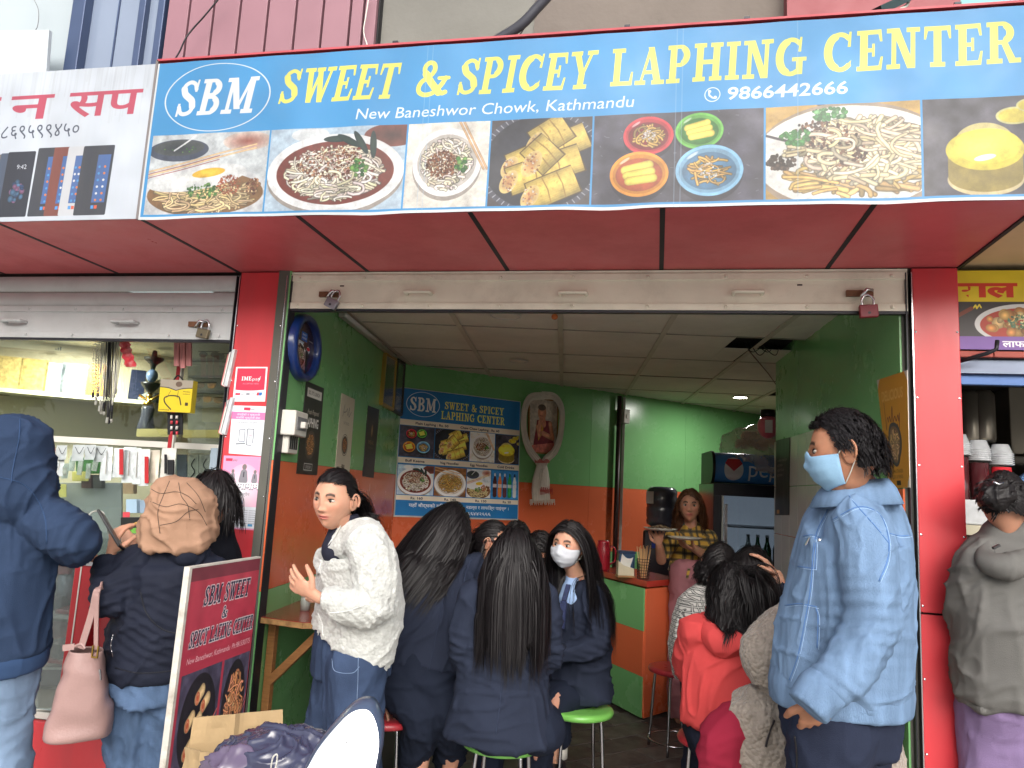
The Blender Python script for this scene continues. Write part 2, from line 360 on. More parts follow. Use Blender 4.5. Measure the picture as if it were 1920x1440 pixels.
SLAB = {
 'I': (.44, [_st(.22), _b(.02, .42), _t(.02, .42)]),
 'L': (.7, [_st(.2), _t(.02, .42), _b(.02, .67), ('P', [(.56, 0), (.67, 0), (.69, .36), (.63, .36)])]),
 'T': (.72, [_st(.36), _b(.17, .55), _t(.03, .69), ('P', [(.02, .68), (.07, .68), (.15, 1), (.03, 1)]), ('P', [(.65, .68), (.7, .68), (.69, 1), (.57, 1)])]),
 'E': (.7, [_st(.2), _b(.02, .64), _t(.02, .64), _R(.2, .45, .46, .55), _R(.41, .34, .48, .66), ('P', [(.55, 0), (.65, 0), (.69, .33), (.63, .33)]), ('P', [(.54, 1), (.64, 1), (.67, .7), (.61, .7)])]),
 'F': (.66, [_st(.2), _b(.02, .42), _t(.02, .63), _R(.2, .45, .46, .55), _R(.41, .34, .48, .66), ('P', [(.53, 1), (.63, 1), (.66, .7), (.6, .7)])]),
 'H': (.88, [_st(.2), _st(.68), _b(.02, .38), _t(.02, .38), _b(.5, .86), _t(.5, .86), _R(.2, .44, .68, .56)]),
 'P': (.72, [_st(.2), _b(.02, .42), _t(.02, .3)]+_bowl(.42, 1, .42)),
 'R': (.84, [_st(.2), _b(.02, .4), _t(.02, .3)]+_bowl(.45, 1, .42)+[('P', [(.36, .5), (.52, .5), (.76, .0), (.56, .0)]), _b(.58, .84)]),
 'B': (.74, [_st(.2), _b(.02, .3), _t(.02, .3)]+_bowl(.5, 1, .4)+_bowl(0, .54, .44)),
 'N': (.88, [_st(.2, .06), _st(.68, .06), _b(.02, .36), _t(.02, .3), _t(.52, .86), _D(.14, 1, .54, 0, .2)]),
 'M': (1.06, [_st(.2, .06), _st(.84, .1), _b(.02, .36), _b(.66, 1.04), _t(.02, .28), _t(.78, 1.04), _D(.14, 1, .42, .12, .2), ('P', [(.46, .12), (.56, .12), (.86, 1), (.76, 1)])]),
 'W': (1.12, [_D(.1, 1, .27, 0, .19), ('P', [(.3, 0), (.44, 0), (.6, .9), (.52, .9)]), _D(.44, 1, .66, 0, .19), ('P', [(.7, 0), (.82, 0), (1.02, 1), (.93, 1)]), _t(.0, .38), _t(.42, .72), _t(.8, 1.12)]),
 'A': (.86, [('P', [(.12, 0), (.2, 0), (.48, 1), (.38, 1)]), ('P', [(.34, 1), (.52, 1), (.8, 0), (.58, 0)]), _R(.24, .28, .62, .38), _b(.0, .32), _b(.5, .88)]),
 'Y': (.84, [_R(.33, 0, .53, .45), ('P', [(.08, 1), (.28, 1), (.52, .4), (.34, .4)]), ('P', [(.64, 1), (.74, 1), (.52, .4), (.42, .4)]), _b(.22, .64), _t(0, .36), _t(.52, .86)]),
 'C': (.78, [_arc(.43, .5, .33, .44, 50, 310, .065, 24), _arc(.38, .5, .27, .4, 110, 250, .1, 14), ('P', [(.62, .62), (.7, .62), (.72, 1), (.66, 1)]), ('P', [(.62, .2), (.72, .3), (.68, .1), (.6, .1)])]),
 'G': (.86, [_arc(.43, .5, .33, .44, 50, 300, .065, 24), _arc(.38, .5, .27, .4, 110, 250, .1, 14), ('P', [(.62, .62), (.7, .62), (.72, 1), (.66, 1)]), _R(.58, .04, .76, .42), _R(.46, .38, .86, .48)]),
 'S': (.7, [('L', crom([(.57, .74), (.5, .88), (.34, .94), (.18, .87), (.14, .74), (.2, .62), (.36, .53), (.52, .43), (.58, .28), (.52, .12), (.35, .06), (.2, .1), (.11, .26)], 3), .06),
            ('L', crom([(.15, .76), (.22, .62), (.36, .52), (.5, .42), (.56, .26)], 3), .1), ('P', [(.54, .66), (.62, .66), (.63, 1), (.57, 1)]), ('P', [(.05, 0), (.12, 0), (.14, .36), (.06, .36)])]),
 '&': (.92, [('L', crom([(.84, .5), (.74, .3), (.55, .1), (.33, .05), (.16, .13), (.12, .28), (.2, .44), (.4, .58), (.5, .74), (.46, .9), (.34, .95), (.24, .88), (.22, .74), (.34, .52), (.54, .28), (.76, .08), (.88, .1)], 3), .065),
            ('L', [(.27, .64), (.44, .4), (.7, .1)], .1), ('L', [(.66, .5), (.92, .5)], .05)]),
}

# ---------------------------------------------------------------- printed food pictures
def food(cv, kind, x0, y0, x1, y1, seed=1):
    rg = np.random.default_rng(seed); old = cv.clip; cv.clip = (int(max(x0, 0)), int(max(y0, 0)), int(min(x1, cv.w)), int(min(y1, cv.h)))
    W_, H_ = x1-x0, y1-y0; X = lambda f: x0+f*W_; Y = lambda f: y0+f*H_; s = min(W_, H_); cx, cy = X(.5), Y(.5); d = max(1., s/300.)
    q = s/290.
    def R(*a): cv.rect(*a)
    N = lambda n: int(n*min(1.3, max(.3, q)))
    nw = max(1.1, 4.2*q)
    meat = [(118, 62, 40), (150, 92, 60), (90, 45, 30), (172, 120, 82)]; herb = [(70, 130, 50), (40, 92, 40), (110, 160, 70)]
    if kind == 'egg':
        R(x0, y0, x1, y1, (196, 202, 206)); cv.noise(x0, y0, x1, y1, 60*q, .05, rg)
        cv.ell(X(.24), Y(.2), .26*W_, .14*H_, (60, 66, 84)); cv.ell(X(.24), Y(.17), .22*W_, .1*H_, (38, 44, 50), (66, 70, 70)); cv.blobs(N(12), X(.24), Y(.18), .16*W_, .06*H_, herb, 2*q, 4*q, rg)
        cv.ell(X(.82), Y(.12), .2*W_, .12*H_, (150, 74, 60), (206, 190, 180)); cv.line([(X(.2), Y(.2)), (X(.38), Y(.02))], 3*q, (220, 222, 226))
        cv.ell(cx, Y(.78), .56*W_, .36*H_, (226, 226, 224), (196, 198, 202)); cv.ell(cx, Y(.76), .49*W_, .27*H_, (120, 84, 50))
        cv.noodles(N(110), cx, Y(.78), .44*W_, .22*H_, (226, 200, 150), nw, rg)
        cv.ell(X(.42), Y(.56), .42*W_, .15*H_, (240, 240, 238), (214, 216, 218), rot=-.12); cv.ell(X(.52), Y(.5), .14*W_, .055*H_, (240, 196, 60), (226, 170, 40), rot=-.1)
        cv.blobs(N(90), X(.5), Y(.72), .16*W_, .09*H_, herb, 2*q, 6*q, rg); cv.blobs(N(200), X(.7), Y(.66), .1*W_, .12*H_, [(160, 60, 40), (190, 90, 50)], 1.5*q, 3.5*q, rg)
        cv.blobs(N(40), X(.9), Y(.68), .06*W_, .1*H_, meat, 3*q, 7*q, rg)
        for k in (0, .05): cv.line([(X(-.02), Y(.47+k)), (X(.9), Y(.16+k*.9))], 3*q, (214, 178, 130), shade=.4); cv.line([(X(-.02), Y(.5+k)), (X(.6), Y(.29+k))], 1.2*q, (150, 50, 50))
    elif kind in ('mince', 'bowltop', 'chow'):
        if kind == 'mince': R(x0, y0, x1, y1, (176, 196, 214)); rim = (214, 218, 224)
        elif kind == 'chow': R(x0, y0, x1, y1, (128, 84, 50)); cv.noise(x0, y0, x1, y1, 18*q, .2, rg, (.2, 1)); rim = (232, 230, 224)
        else: R(x0, y0, x1, y1, (216, 210, 200)); cv.noise(x0, y0, x1, y1, 80*q, .07, rg); rim = (226, 218, 206)
        if kind == 'mince':
            cv.ell(X(.9), Y(.12), .2*W_, .14*H_, (70, 44, 40), (120, 60, 50)); cv.ell(X(.3), Y(.08), .14*W_, .08*H_, (210, 214, 218))
        rx, ry = (.5*W_, .47*H_) if kind != 'bowltop' else (.42*W_, .4*H_); yc = Y(.55) if kind != 'bowltop' else Y(.47)
        cv.ell(cx, yc+.05*H_, rx, ry, (150, 140, 132)); cv.ell(cx, yc, rx, ry, rim, (236, 236, 238)); cv.ell(cx, yc, rx*.86, ry*.82, (184, 176, 168) if kind != 'mince' else (110, 44, 34))
        nc = (232, 226, 214) if kind != 'chow' else (206, 160, 88)
        cv.noodles(N(190), cx, yc, rx*.74, ry*.68, nc, nw*(1 if kind != 'chow' else .62), rg, L=1.1)
        if kind != 'chow':
            cv.blobs(N(330), cx-.04*W_, yc-.12*H_ if kind == 'mince' else yc+.03*H_, rx*.5, ry*.4, meat+([(200, 150, 140)] if kind == 'mince' else []), 2*q, 5.5*q, rg)
            cv.noodles(N(26), cx, yc+.24*H_, rx*.5, ry*.22, nc, nw, rg); cv.blobs(N(24), X(.68), Y(.5), .07*W_, .1*H_, herb, 4*q, 10*q, rg)
            if kind == 'mince':
                for k in range(4): cv.ell(X(.5+.09*k), Y(.14+.03*k), .1*W_, .04*H_, (44, 62, 52), (30, 44, 44), rot=.5*k)
        else: cv.blobs(N(60), cx, yc, rx*.6, ry*.55, herb+[(190, 60, 40)], 2*q, 4*q, rg)
        if kind != 'mince':
            for k in (0, .1): cv.line([(X(.62+k*.5), Y(-.03)), (X(.95+k*.4), Y(.56))] if kind == 'bowltop' else [(X(.02), Y(.02+k)), (X(.8), Y(.2+k))], 4*q, (190, 150, 108), shade=.4)
    elif kind == 'rolls':
        R(x0, y0, x1, y1, (58, 50, 52)); cv.ell(cx, cy, .62*W_, .6*H_, (34, 34, 44), (58, 58, 70)); cv.ell(cx, cy, .56*W_, .54*H_, (60, 62, 76), (30, 30, 38))
        for k in range(60):
            a = 2*pi*k/60; cv.line([(cx+.57*W_*cos(a), cy+.55*H_*sin(a)), (cx+.61*W_*cos(a), cy+.59*H_*sin(a))], 1.6*q, (150, 150, 160))
        def roll(ax, ay, bx, by, r):
            a_ = np.array([X(ax), Y(ay)]); b_ = np.array([X(bx), Y(by)]); dn = (b_-a_)/np.hypot(*(b_-a_)); pn = np.array([-dn[1], dn[0]])*r*s
            cv.poly([a_-pn*1.08-dn*4, b_-pn*1.05, b_+pn*1.08+dn*6, a_+pn*1.1-dn*4], (70, 50, 24), a=.85)
            for k_ in range(13):
                f0, f1 = -1+2*k_/13, -1+2*(k_+1.25)/13; sh_ = .62+.42*sin(pi*(k_+1.2)/13.5); cv.poly([a_+pn*f0, b_+pn*f0*.96, b_+pn*f1*.96, a_+pn*f1], tuple(min(255, c_*sh_*1.08) for c_ in (214, 182, 84)))
            for k_ in range(N(26)): p_ = a_+(b_-a_)*rg.uniform(.1, .95)+pn*rg.uniform(-.8, .8); cv.ell(p_[0], p_[1], rg.uniform(2, 7)*q, rg.uniform(1, 3)*q, (176, 136, 56), rot=rg.uniform(0, 3), a=.45)
            for f_ in (.36, .68): m_ = a_+(b_-a_)*f_; cv.line([m_-pn*.95, m_+dn*5*q, m_+pn*.95], 2.2*q, (140, 104, 40), a=.8)
            cv.ell(X(ax), Y(ay), r*s*.55, r*s*.9, (180, 120, 70), (226, 196, 120), rot=.5); cv.blobs(N(40), X(ax), Y(ay), r*s*.5, r*s*.7, [(170, 90, 60), (230, 214, 190), (200, 150, 100)], 2*q, 4*q, rg)
        roll(.2, .55, .95, .2, .15); roll(.45, .3, .75, .08, .17); roll(.2, .72, .9, .46, .16); roll(.42, .52, .62, .3, .18); roll(.42, .9, .86, .7, .16)
        cv.noise(x0, y0, x1, y1, 12*q, .06, rg)
    elif kind == 'four':
        R(x0, y0, x1, y1, (62, 60, 74)); cv.noise(x0, y0, x1, y1, 50*q, .25, rg)
        for k in range(N(60)):
            a = rg.uniform(0, 6); xx = X(rg.uniform(0, 1)); yy = Y(rg.uniform(0, 1)); cv.line([(xx, yy), (xx+9*q*cos(a), yy+5*q*sin(a))], .8*q, (150, 150, 160), a=.6)
        for (bx, by, r, c1, c2, kd) in [(.33, .25, .15, (214, 50, 62), (150, 30, 40), 1), (.63, .22, .14, (104, 190, 74), (60, 140, 50), 0), (.28, .68, .175, (240, 150, 44), (226, 96, 50), 0), (.69, .66, .195, (130, 190, 232), (90, 150, 200), 1)]:
            cv.ell(X(bx), Y(by)+.03*s, r*W_, r*1.15*W_*.8, (24, 22, 30), a=.6); cv.ell(X(bx), Y(by), r*W_, r*.82*W_, c1); cv.ell(X(bx), Y(by), r*W_*.9, r*.72*W_, tuple(c*.8 for c in c1)); cv.ell(X(bx), Y(by)+2*q, r*W_*.8, r*.6*W_, c2, tuple(c*.7 for c in c2)); cv.ell(X(bx)-r*W_*.5, Y(by)-r*W_*.5, r*W_*.2, r*W_*.05, (230, 230, 230), rot=-.6, a=.6)
            if kd: cv.noodles(N(34), X(bx), Y(by)+2*q, r*W_*.66, r*.5*W_, (206, 164, 84), nw*.8, rg, L=1.6); cv.blobs(N(40), X(bx), Y(by), r*W_*.3, r*.25*W_, [(240, 236, 228), (210, 190, 180)], 2*q, 4*q, rg)
            else:
                for k in (-1, 0, 1): cv.line([(X(bx)-r*W_*.4+k*6*q, Y(by)+k*.2*r*W_+4*q), (X(bx)+r*W_*.4+k*6*q, Y(by)+k*.24*r*W_-8*q)], r*W_*.16, (232, 206, 84), shade=.4)
    elif kind == 'plate':
        R(x0, y0, x1, y1, (190, 150, 78)); cv.noise(x0, y0, x1, y1, 26*q, .16, rg, (.12, 1)); cv.ell(X(.45), Y(-.02), .12*W_, .06*H_, (60, 56, 56))
        cv.ell(X(.55), Y(.58), .64*W_, .6*H_, (150, 130, 110)); cv.ell(X(.55), Y(.56), .63*W_, .54*H_, (232, 230, 226)); cv.line([(X(-.02), Y(.3)), (X(.2), Y(.4))], 4*q, (60, 54, 60))
        cv.noodles(N(60), X(.6), Y(.78), .5*W_, .2*H_, (214, 180, 110), nw*1.7, rg, L=1.2, curl=.7)
        cv.noodles(N(190), X(.66), Y(.5), .42*W_, .36*H_, (232, 218, 184), nw*1.5, rg, L=1., curl=.8)
        cv.blobs(N(330), X(.42), Y(.42), .26*W_, .22*H_, [(84, 56, 46), (120, 76, 56), (60, 44, 40), (150, 100, 70)], 2.5*q, 6.5*q, rg, rot=.4); cv.blobs(N(70), X(.1), Y(.6), .1*W_, .08*H_, [(60, 50, 44), (90, 70, 60)], 4*q, 8*q, rg)
        cv.noodles(N(22), X(.42), Y(.5), .3*W_, .24*H_, (236, 222, 190), nw*1.4, rg); cv.blobs(N(60), X(.42), Y(.1), .12*W_, .07*H_, [(70, 150, 70), (50, 120, 60), (110, 180, 110)], 4*q, 9*q, rg); cv.blobs(N(50), X(.2), Y(.34), .1*W_, .08*H_, [(70, 150, 70), (60, 130, 60)], 4*q, 9*q, rg)
    elif kind == 'cake':
        R(x0, y0, x1, y1, (62, 60, 70)); cv.noise(x0, y0, x1, y1, 40*q, .3, rg)
        for (a, b, r) in [(.72, .2, .15), (.85, .1, .12), (1.0, .03, .1), (1.02, .28, .1)]: cv.ell(X(a), Y(b), r*s*1.1, r*s*.6, (196, 190, 120)); cv.ell(X(a), Y(b), r*s*.95, r*s*.48, (206, 186, 60))
        cv.ell(X(.48), Y(.84), .34*s, .17*s, (200, 180, 130)); cv.rect(X(.48)-.33*s, Y(.52), X(.48)+.33*s, Y(.82), (136, 116, 44)); cv.ell(X(.48), Y(.82), .33*s, .15*s, (136, 116, 44))
        cv.ell(X(.48), Y(.48), .27*s, .22*s, (190, 176, 110)); cv.ell(X(.48), Y(.54), .35*s, .21*s, (226, 210, 60), (206, 186, 50)); cv.ell(X(.5), Y(.5), .3*s, .18*s, (236, 224, 90), (222, 206, 60)); cv.ell(X(.48), Y(.62), .1*s, .03*s, (255, 255, 230), rot=-.2)
    elif kind == 'drinks':
        R(x0, y0, x1, y1, (52, 128, 188))
        for i, (c, cap) in enumerate([((70, 34, 30), (200, 200, 200)), ((226, 120, 60), (220, 220, 220)), ((92, 52, 60), (230, 230, 230)), ((50, 150, 80), (40, 110, 60)), ((206, 224, 240), (30, 50, 90))]):
            xx = X(.13+.185*i); w = .07*W_; cv.line([(xx, Y(.4)), (xx, Y(.88))], w, c, shade=.3); cv.line([(xx, Y(.2)), (xx, Y(.4))], w*.45, c, r1=w, shade=.2); cv.line([(xx, Y(.12)), (xx, Y(.17))], w*.45, cap); cv.rect(xx-w, Y(.48), xx+w, Y(.6), (220, 214, 210), a=.8)
    elif kind == 'dark':   # bowls and rolls seen from above on slate
        R(x0, y0, x1, y1, (78, 72, 92)); cv.noise(x0, y0, x1, y1, 40*q, .2, rg); cv.ell(cx, cy, .44*W_, .46*H_, (52, 48, 54), (40, 36, 40)); cv.ell(cx, cy, .36*W_, .39*H_, (30, 26, 30), (44, 40, 46))
        for (a, b) in [(.5, .24), (.66, .34), (.32, .46), (.5, .5), (.7, .58), (.34, .72), (.54, .72)]:
            cv.line([(X(a)-.05*W_, Y(b)+.03*H_), (X(a)+.05*W_, Y(b)-.03*H_)], .07*s, (222, 190, 140), shade=.45); cv.ell(X(a)-.05*W_, Y(b)+.03*H_, .05*s, .065*s, (236, 206, 170), (190, 90, 60)); cv.ell(X(a)-.05*W_, Y(b)+.03*H_, .025*s, .03*s, (190, 90, 60))
        for k in (0, .07): cv.line([(X(.2+k), Y(1.02)), (X(1.05), Y(.42+k))], 2.6*q, (206, 110, 100), shade=.4)
    elif kind == 'redbowl':
        R(x0, y0, x1, y1, (150, 84, 84)); cv.noise(x0, y0, x1, y1, 14*q, .25, rg, (.1, 1)); cv.ell(cx, cy, .47*W_, .45*H_, (60, 50, 56)); cv.ell(cx, cy, .43*W_, .41*H_, (170, 150, 150), (214, 196, 190)); cv.ell(cx, cy, .38*W_, .36*H_, (120, 30, 34))
        cv.noodles(N(150), cx, cy, .34*W_, .32*H_, (224, 206, 200), nw, rg); cv.blobs(N(160), X(.45), Y(.5), .2*W_, .2*H_, [(130, 50, 44), (170, 80, 66), (90, 40, 40)], 3*q, 7*q, rg); cv.blobs(N(16), X(.66), Y(.6), .06*W_, .08*H_, [(120, 170, 110)], 4*q, 9*q, rg)
    w_ = cv.win(x0, y0, x1, y1)
    if w_:
        sl, xx, yy = w_; P_ = np.stack([xx/(26*q), yy/(26*q), 0*xx+seed], -1); hf = rg.normal(0, .045, xx.shape); big = noise3(P_)*.10+noise3(P_*3.1)*.07; A = cv.a[sl]; A = A*(1+(hf+big)[..., None])
        B = A.copy(); B[1:-1, 1:-1] = (A[1:-1, 1:-1]*4+A[:-2, 1:-1]+A[2:, 1:-1]+A[1:-1, :-2]+A[1:-1, 2:])/8; cv.a[sl] = np.clip(B, 0, 1)
    cv.clip = old

# main banner, 900 px per metre, X -1.967..1.15, Z 2.383..3.018
BX0, BX1, BZ0, BZ1 = -1.972, 1.15, 2.378, 3.018
def paint_banner():
    K = 900.; cv = CV((BX1-BX0)*K, (BZ1-BZ0)*K, (52, 146, 214)); px = lambda X: (X-BX0)*K; py = lambda Z: (BZ1-Z)*K; rg = np.random.default_rng(5)
    cv.rect(0, py(2.715), cv.w, cv.h, (52, 146, 214)); cv.rect(0, py(2.389), cv.w, cv.h, (228, 232, 236)); cv.rect(0, 0, 7, cv.h, (226, 230, 234))
    xs = [-1.954, -1.453, -.914, -.606, -.245, .319, .791, 1.16]
    for i, k in enumerate(['egg', 'mince', 'bowltop', 'rolls', 'four', 'plate', 'cake']):
        food(cv, k, px(xs[i])+3, py(2.714), px(xs[i+1])-3, py(2.396), 11+i)
    cx, cy = px(-1.696), py(2.862); cv.ell(cx, cy, .226*K, .141*K, (232, 240, 246), ring=3.2/(.141*K))
    cv.slab('SBM', px(-1.875), py(2.79), .335*K, .148*K, (240, 242, 244), shear=.14)
    ye = (240, 232, 96)
    cv.slab('SWEET', px(-1.44), py(2.818), .465*K, .14*K, ye, shear=.16); cv.slab('&', px(-.905), py(2.818), .125*K, .138*K, ye, shear=.1)
    cv.slab('SPICEY', px(-.745), py(2.818), .49*K, .14*K, ye, shear=.13); cv.slab('LAPHING', px(-.195), py(2.82), .64*K, .138*K, ye, shear=.05); cv.slab('CENTER', px(.5), py(2.825), .58*K, .142*K, ye, shear=.03)
    cv.text('New Baneshwor Chowk, Kathmandu', px(-1.122), py(2.741), .044*K, (240, 246, 250), w=1.01*K, shear=.14)
    cv.text('9866442666', px(.195), py(2.75), .045*K, (240, 246, 250), bold=.018, w=.378*K, shear=.1)
    cx, cy = px(.15), py(2.77); cv.ell(cx, cy, .026*K, .026*K, (240, 246, 250), ring=.12)
    cv.line([(cx-10, cy-10), (cx-9, cy+2), (cx, cy+10), (cx+8, cy+12)], 2.6, (240, 246, 250)); cv.ell(cx-8, cy-11, 5, 4, (240, 246, 250), rot=.8); cv.ell(cx+9, cy+9, 5, 4, (240, 246, 250), rot=.8)
    for X_ in (-.86, -.84, .03, .05, .42): cv.rect(px(X_), 0, px(X_)+1.4, cv.h, (160, 190, 220), a=.35)
    # sun-faded vinyl
    cv.a = cv.a*.68+col((196, 206, 214))*.09; cv.noise(0, 0, cv.w, cv.h, 160, .04, rg)
    return cv.image('banner_print')
def paint_phone_sign():
    K = 800.; w, h = .98, .64; cv = CV(w*K, h*K, (206, 214, 226)); rg = np.random.default_rng(8)   # right edge = X -1.985
    px = lambda X: (X+1.985+w)*K; py = lambda Z: (3.02-Z)*K
    for i in range(90): xx = rg.uniform(0, cv.w); cv.line([(xx, 0), (xx+rg.uniform(-6, 2), rg.uniform(30, 200))], rg.uniform(1, 5), (176, 180, 184), a=.18)
    red = (186, 62, 86); h_ = .128*K
    cv.text('न', px(-2.635), py(2.815), h_*.92, red, bold=.014, w=.2*K, shear=.05); cv.text('न', px(-2.86), py(2.815), h_*.92, red, bold=.014, w=.17*K, shear=.05)
    cv.text('सप', px(-2.36), py(2.815), h_*.92, red, bold=.014, w=.33*K, shear=.05)
    cv.text('८६९५९९४५०', px(-2.665), py(2.735), .06*K, (60, 66, 84), w=.37*K, shear=.04)
    def phone(a, b, t, c, scr):
        P = [(px(a), py(2.405)), (px(b), py(2.405)), (px(b)+4, py(t)), (px(a)+6, py(t))]
        cv.line(P+[P[0]], 5, c); cv.poly(P, c)
        if scr:
            sx0, sx1 = px(a)+(px(b)-px(a))*.42, px(b)-4; cv.poly([(sx0, py(2.45)), (sx1, py(2.45)), (sx1+4, py(t)+26), (sx0+5, py(t)+26)], (62, 96, 160))
            for r in range(6):
                for q in range(2): cv.ell(sx0+(sx1-sx0)*(.3+.42*q), py(2.46)-r*22, 4, 4, [(226, 226, 230), (226, 120, 60), (70, 150, 220)][rg.integers(3)])
            for q in range(2): cv.rect(sx0+2+q*12, py(2.43)-6, sx0+11+q*12, py(2.43)+4, [(70, 150, 230), (226, 90, 60)][q])
    for k, (a, b) in enumerate([(-2.67, -2.61), (-2.645, -2.575), (-2.61, -2.49)]): phone(a, b, 2.66+.004*k, [(120, 104, 96), (66, 78, 100), (36, 38, 48)][k], False)
    cv.text('9:42', px(-2.56), py(2.6), 16, (220, 226, 236)); cv.blobs(30, px(-2.545), py(2.5), 22, 40, [(70, 110, 150), (140, 90, 130), (40, 60, 100)], 5, 12, rg)
    for k, (a, b, c) in enumerate([(-2.47, -2.36, (50, 52, 60)), (-2.395, -2.3, (120, 60, 50)), (-2.33, -2.25, (206, 208, 214)), (-2.26, -2.2, (40, 40, 48)), (-2.24, -2.13, (44, 50, 68))]): phone(a, b, 2.68, (50, 52, 60) if k in (0, 3, 4) else c, True)
    cv.a = cv.a*.70+col((206, 214, 224))*.10; cv.noise(0, 0, cv.w, cv.h, 90, .04, rg)
    return cv.image('phone_sign_print')
def paint_menu():
    cv = CV(1100, 1000, (33, 104, 160)); rg = np.random.default_rng(3); cr = (206, 196, 180); ye = (222, 208, 96)
    cv.ell(190, 115, 146, 100, (210, 216, 220), ring=.035); cv.slab('SBM', 72, 172, 232, 112, (206, 206, 204), shear=.02)
    cv.slab('SWEET & SPICEY', 380, 132, 560, 62, ye); cv.slab('LAPHING CENTER', 352, 216, 600, 66, ye)
    cv.rect(0, 246, 1100, 292, cr); tx = (40, 40, 50)
    for b, x, y, w in [('Plain Laphing : Rs. 50', 130, 280, 290), ('Chaw Chaw Laphing : Rs. 60', 530, 280, 370)]: cv.text(b, x, y, 20, tx, bold=.015, w=w)
    for k, a, b in [('four', 4, 300), ('rolls', 306, 616), ('bowltop', 622, 860), ('cake', 866, 1096)]: food(cv, k, a, 296, b, 540, 21)
    cv.rect(0, 546, 1100, 592, cr)
    for b, x in [('Buff Keema', 60), ('Veg Noodles', 360), ('Egg Noodles', 630), ('Cold Drinks', 890)]: cv.text(b, x, 580, 20, tx, bold=.015, w=165)
    for k, a, b in [('mince', 4, 310), ('chow', 316, 600), ('egg', 606, 830), ('drinks', 836, 1096)]: food(cv, k, a, 604, b, 836, 23)
    cv.rect(0, 842, 1100, 880, cr)
    for b, x in [('Rs. 160', 120), ('Rs. 140', 410), ('Rs. 150', 690), ('Rs. 50', 950)]: cv.text(b, x, 872, 20, tx, bold=.015, w=105 if b != 'Rs. 50' else 80)
    wt = (214, 222, 230)
    cv.text('यहाँ बौद्धको मिठो चाउमिन', 110, 930, 26, wt, bold=.02, w=470); cv.text('नडल्स र लाफिङ्ग पाईन्छ ।', 610, 930, 26, wt, bold=.02, w=400); cv.text('अर्डरको लागि ९८६६४४२६६६', 300, 980, 26, wt, bold=.02, w=540)
    cv.a = cv.a*1.22; cv.noise(0, 0, 1100, 1000, 200, .03, rg)
    return cv.image('menu_print')
def paint_aboard():
    cv = CV(560, 1200, (172, 58, 76)); rg = np.random.default_rng(4); W_, H_ = 560, 1200
    cv.rect(0, 0, 560, 40, (92, 44, 56), a=.7); cv.noise(0, 0, 560, 260, 60, .08, rg)
    nb = (40, 44, 66); ol = ((206, 196, 200), 3)
    cv.slab('SBM SWEET', 110, 120, 370, 58, nb, shear=.2, outline=ol); cv.slab('&', 265, 172, 44, 36, nb, shear=.2, outline=ol); cv.slab('SPICY LAFING CENTER', 40, 236, 510, 46, nb, shear=.2, outline=ol)
    cv.text('New Baneshwor, Kathmandu  Ph:981330775', 40, 282, 18, (226, 190, 196), w=500, shear=.2)
    food(cv, 'dark', 20, 310, 318, 620, 5); food(cv, 'redbowl', 20, 650, 318, 1000, 6)
    food(cv, 'dark', 336, 310, 556, 620, 9); cv.noodles(60, 450, 460, 80, 100, (214, 150, 110), 5, rg); food(cv, 'redbowl', 336, 650, 556, 1000, 12); food(cv, 'redbowl', 20, 1020, 556, 1180, 15)
    return cv.image('standing_board_print')
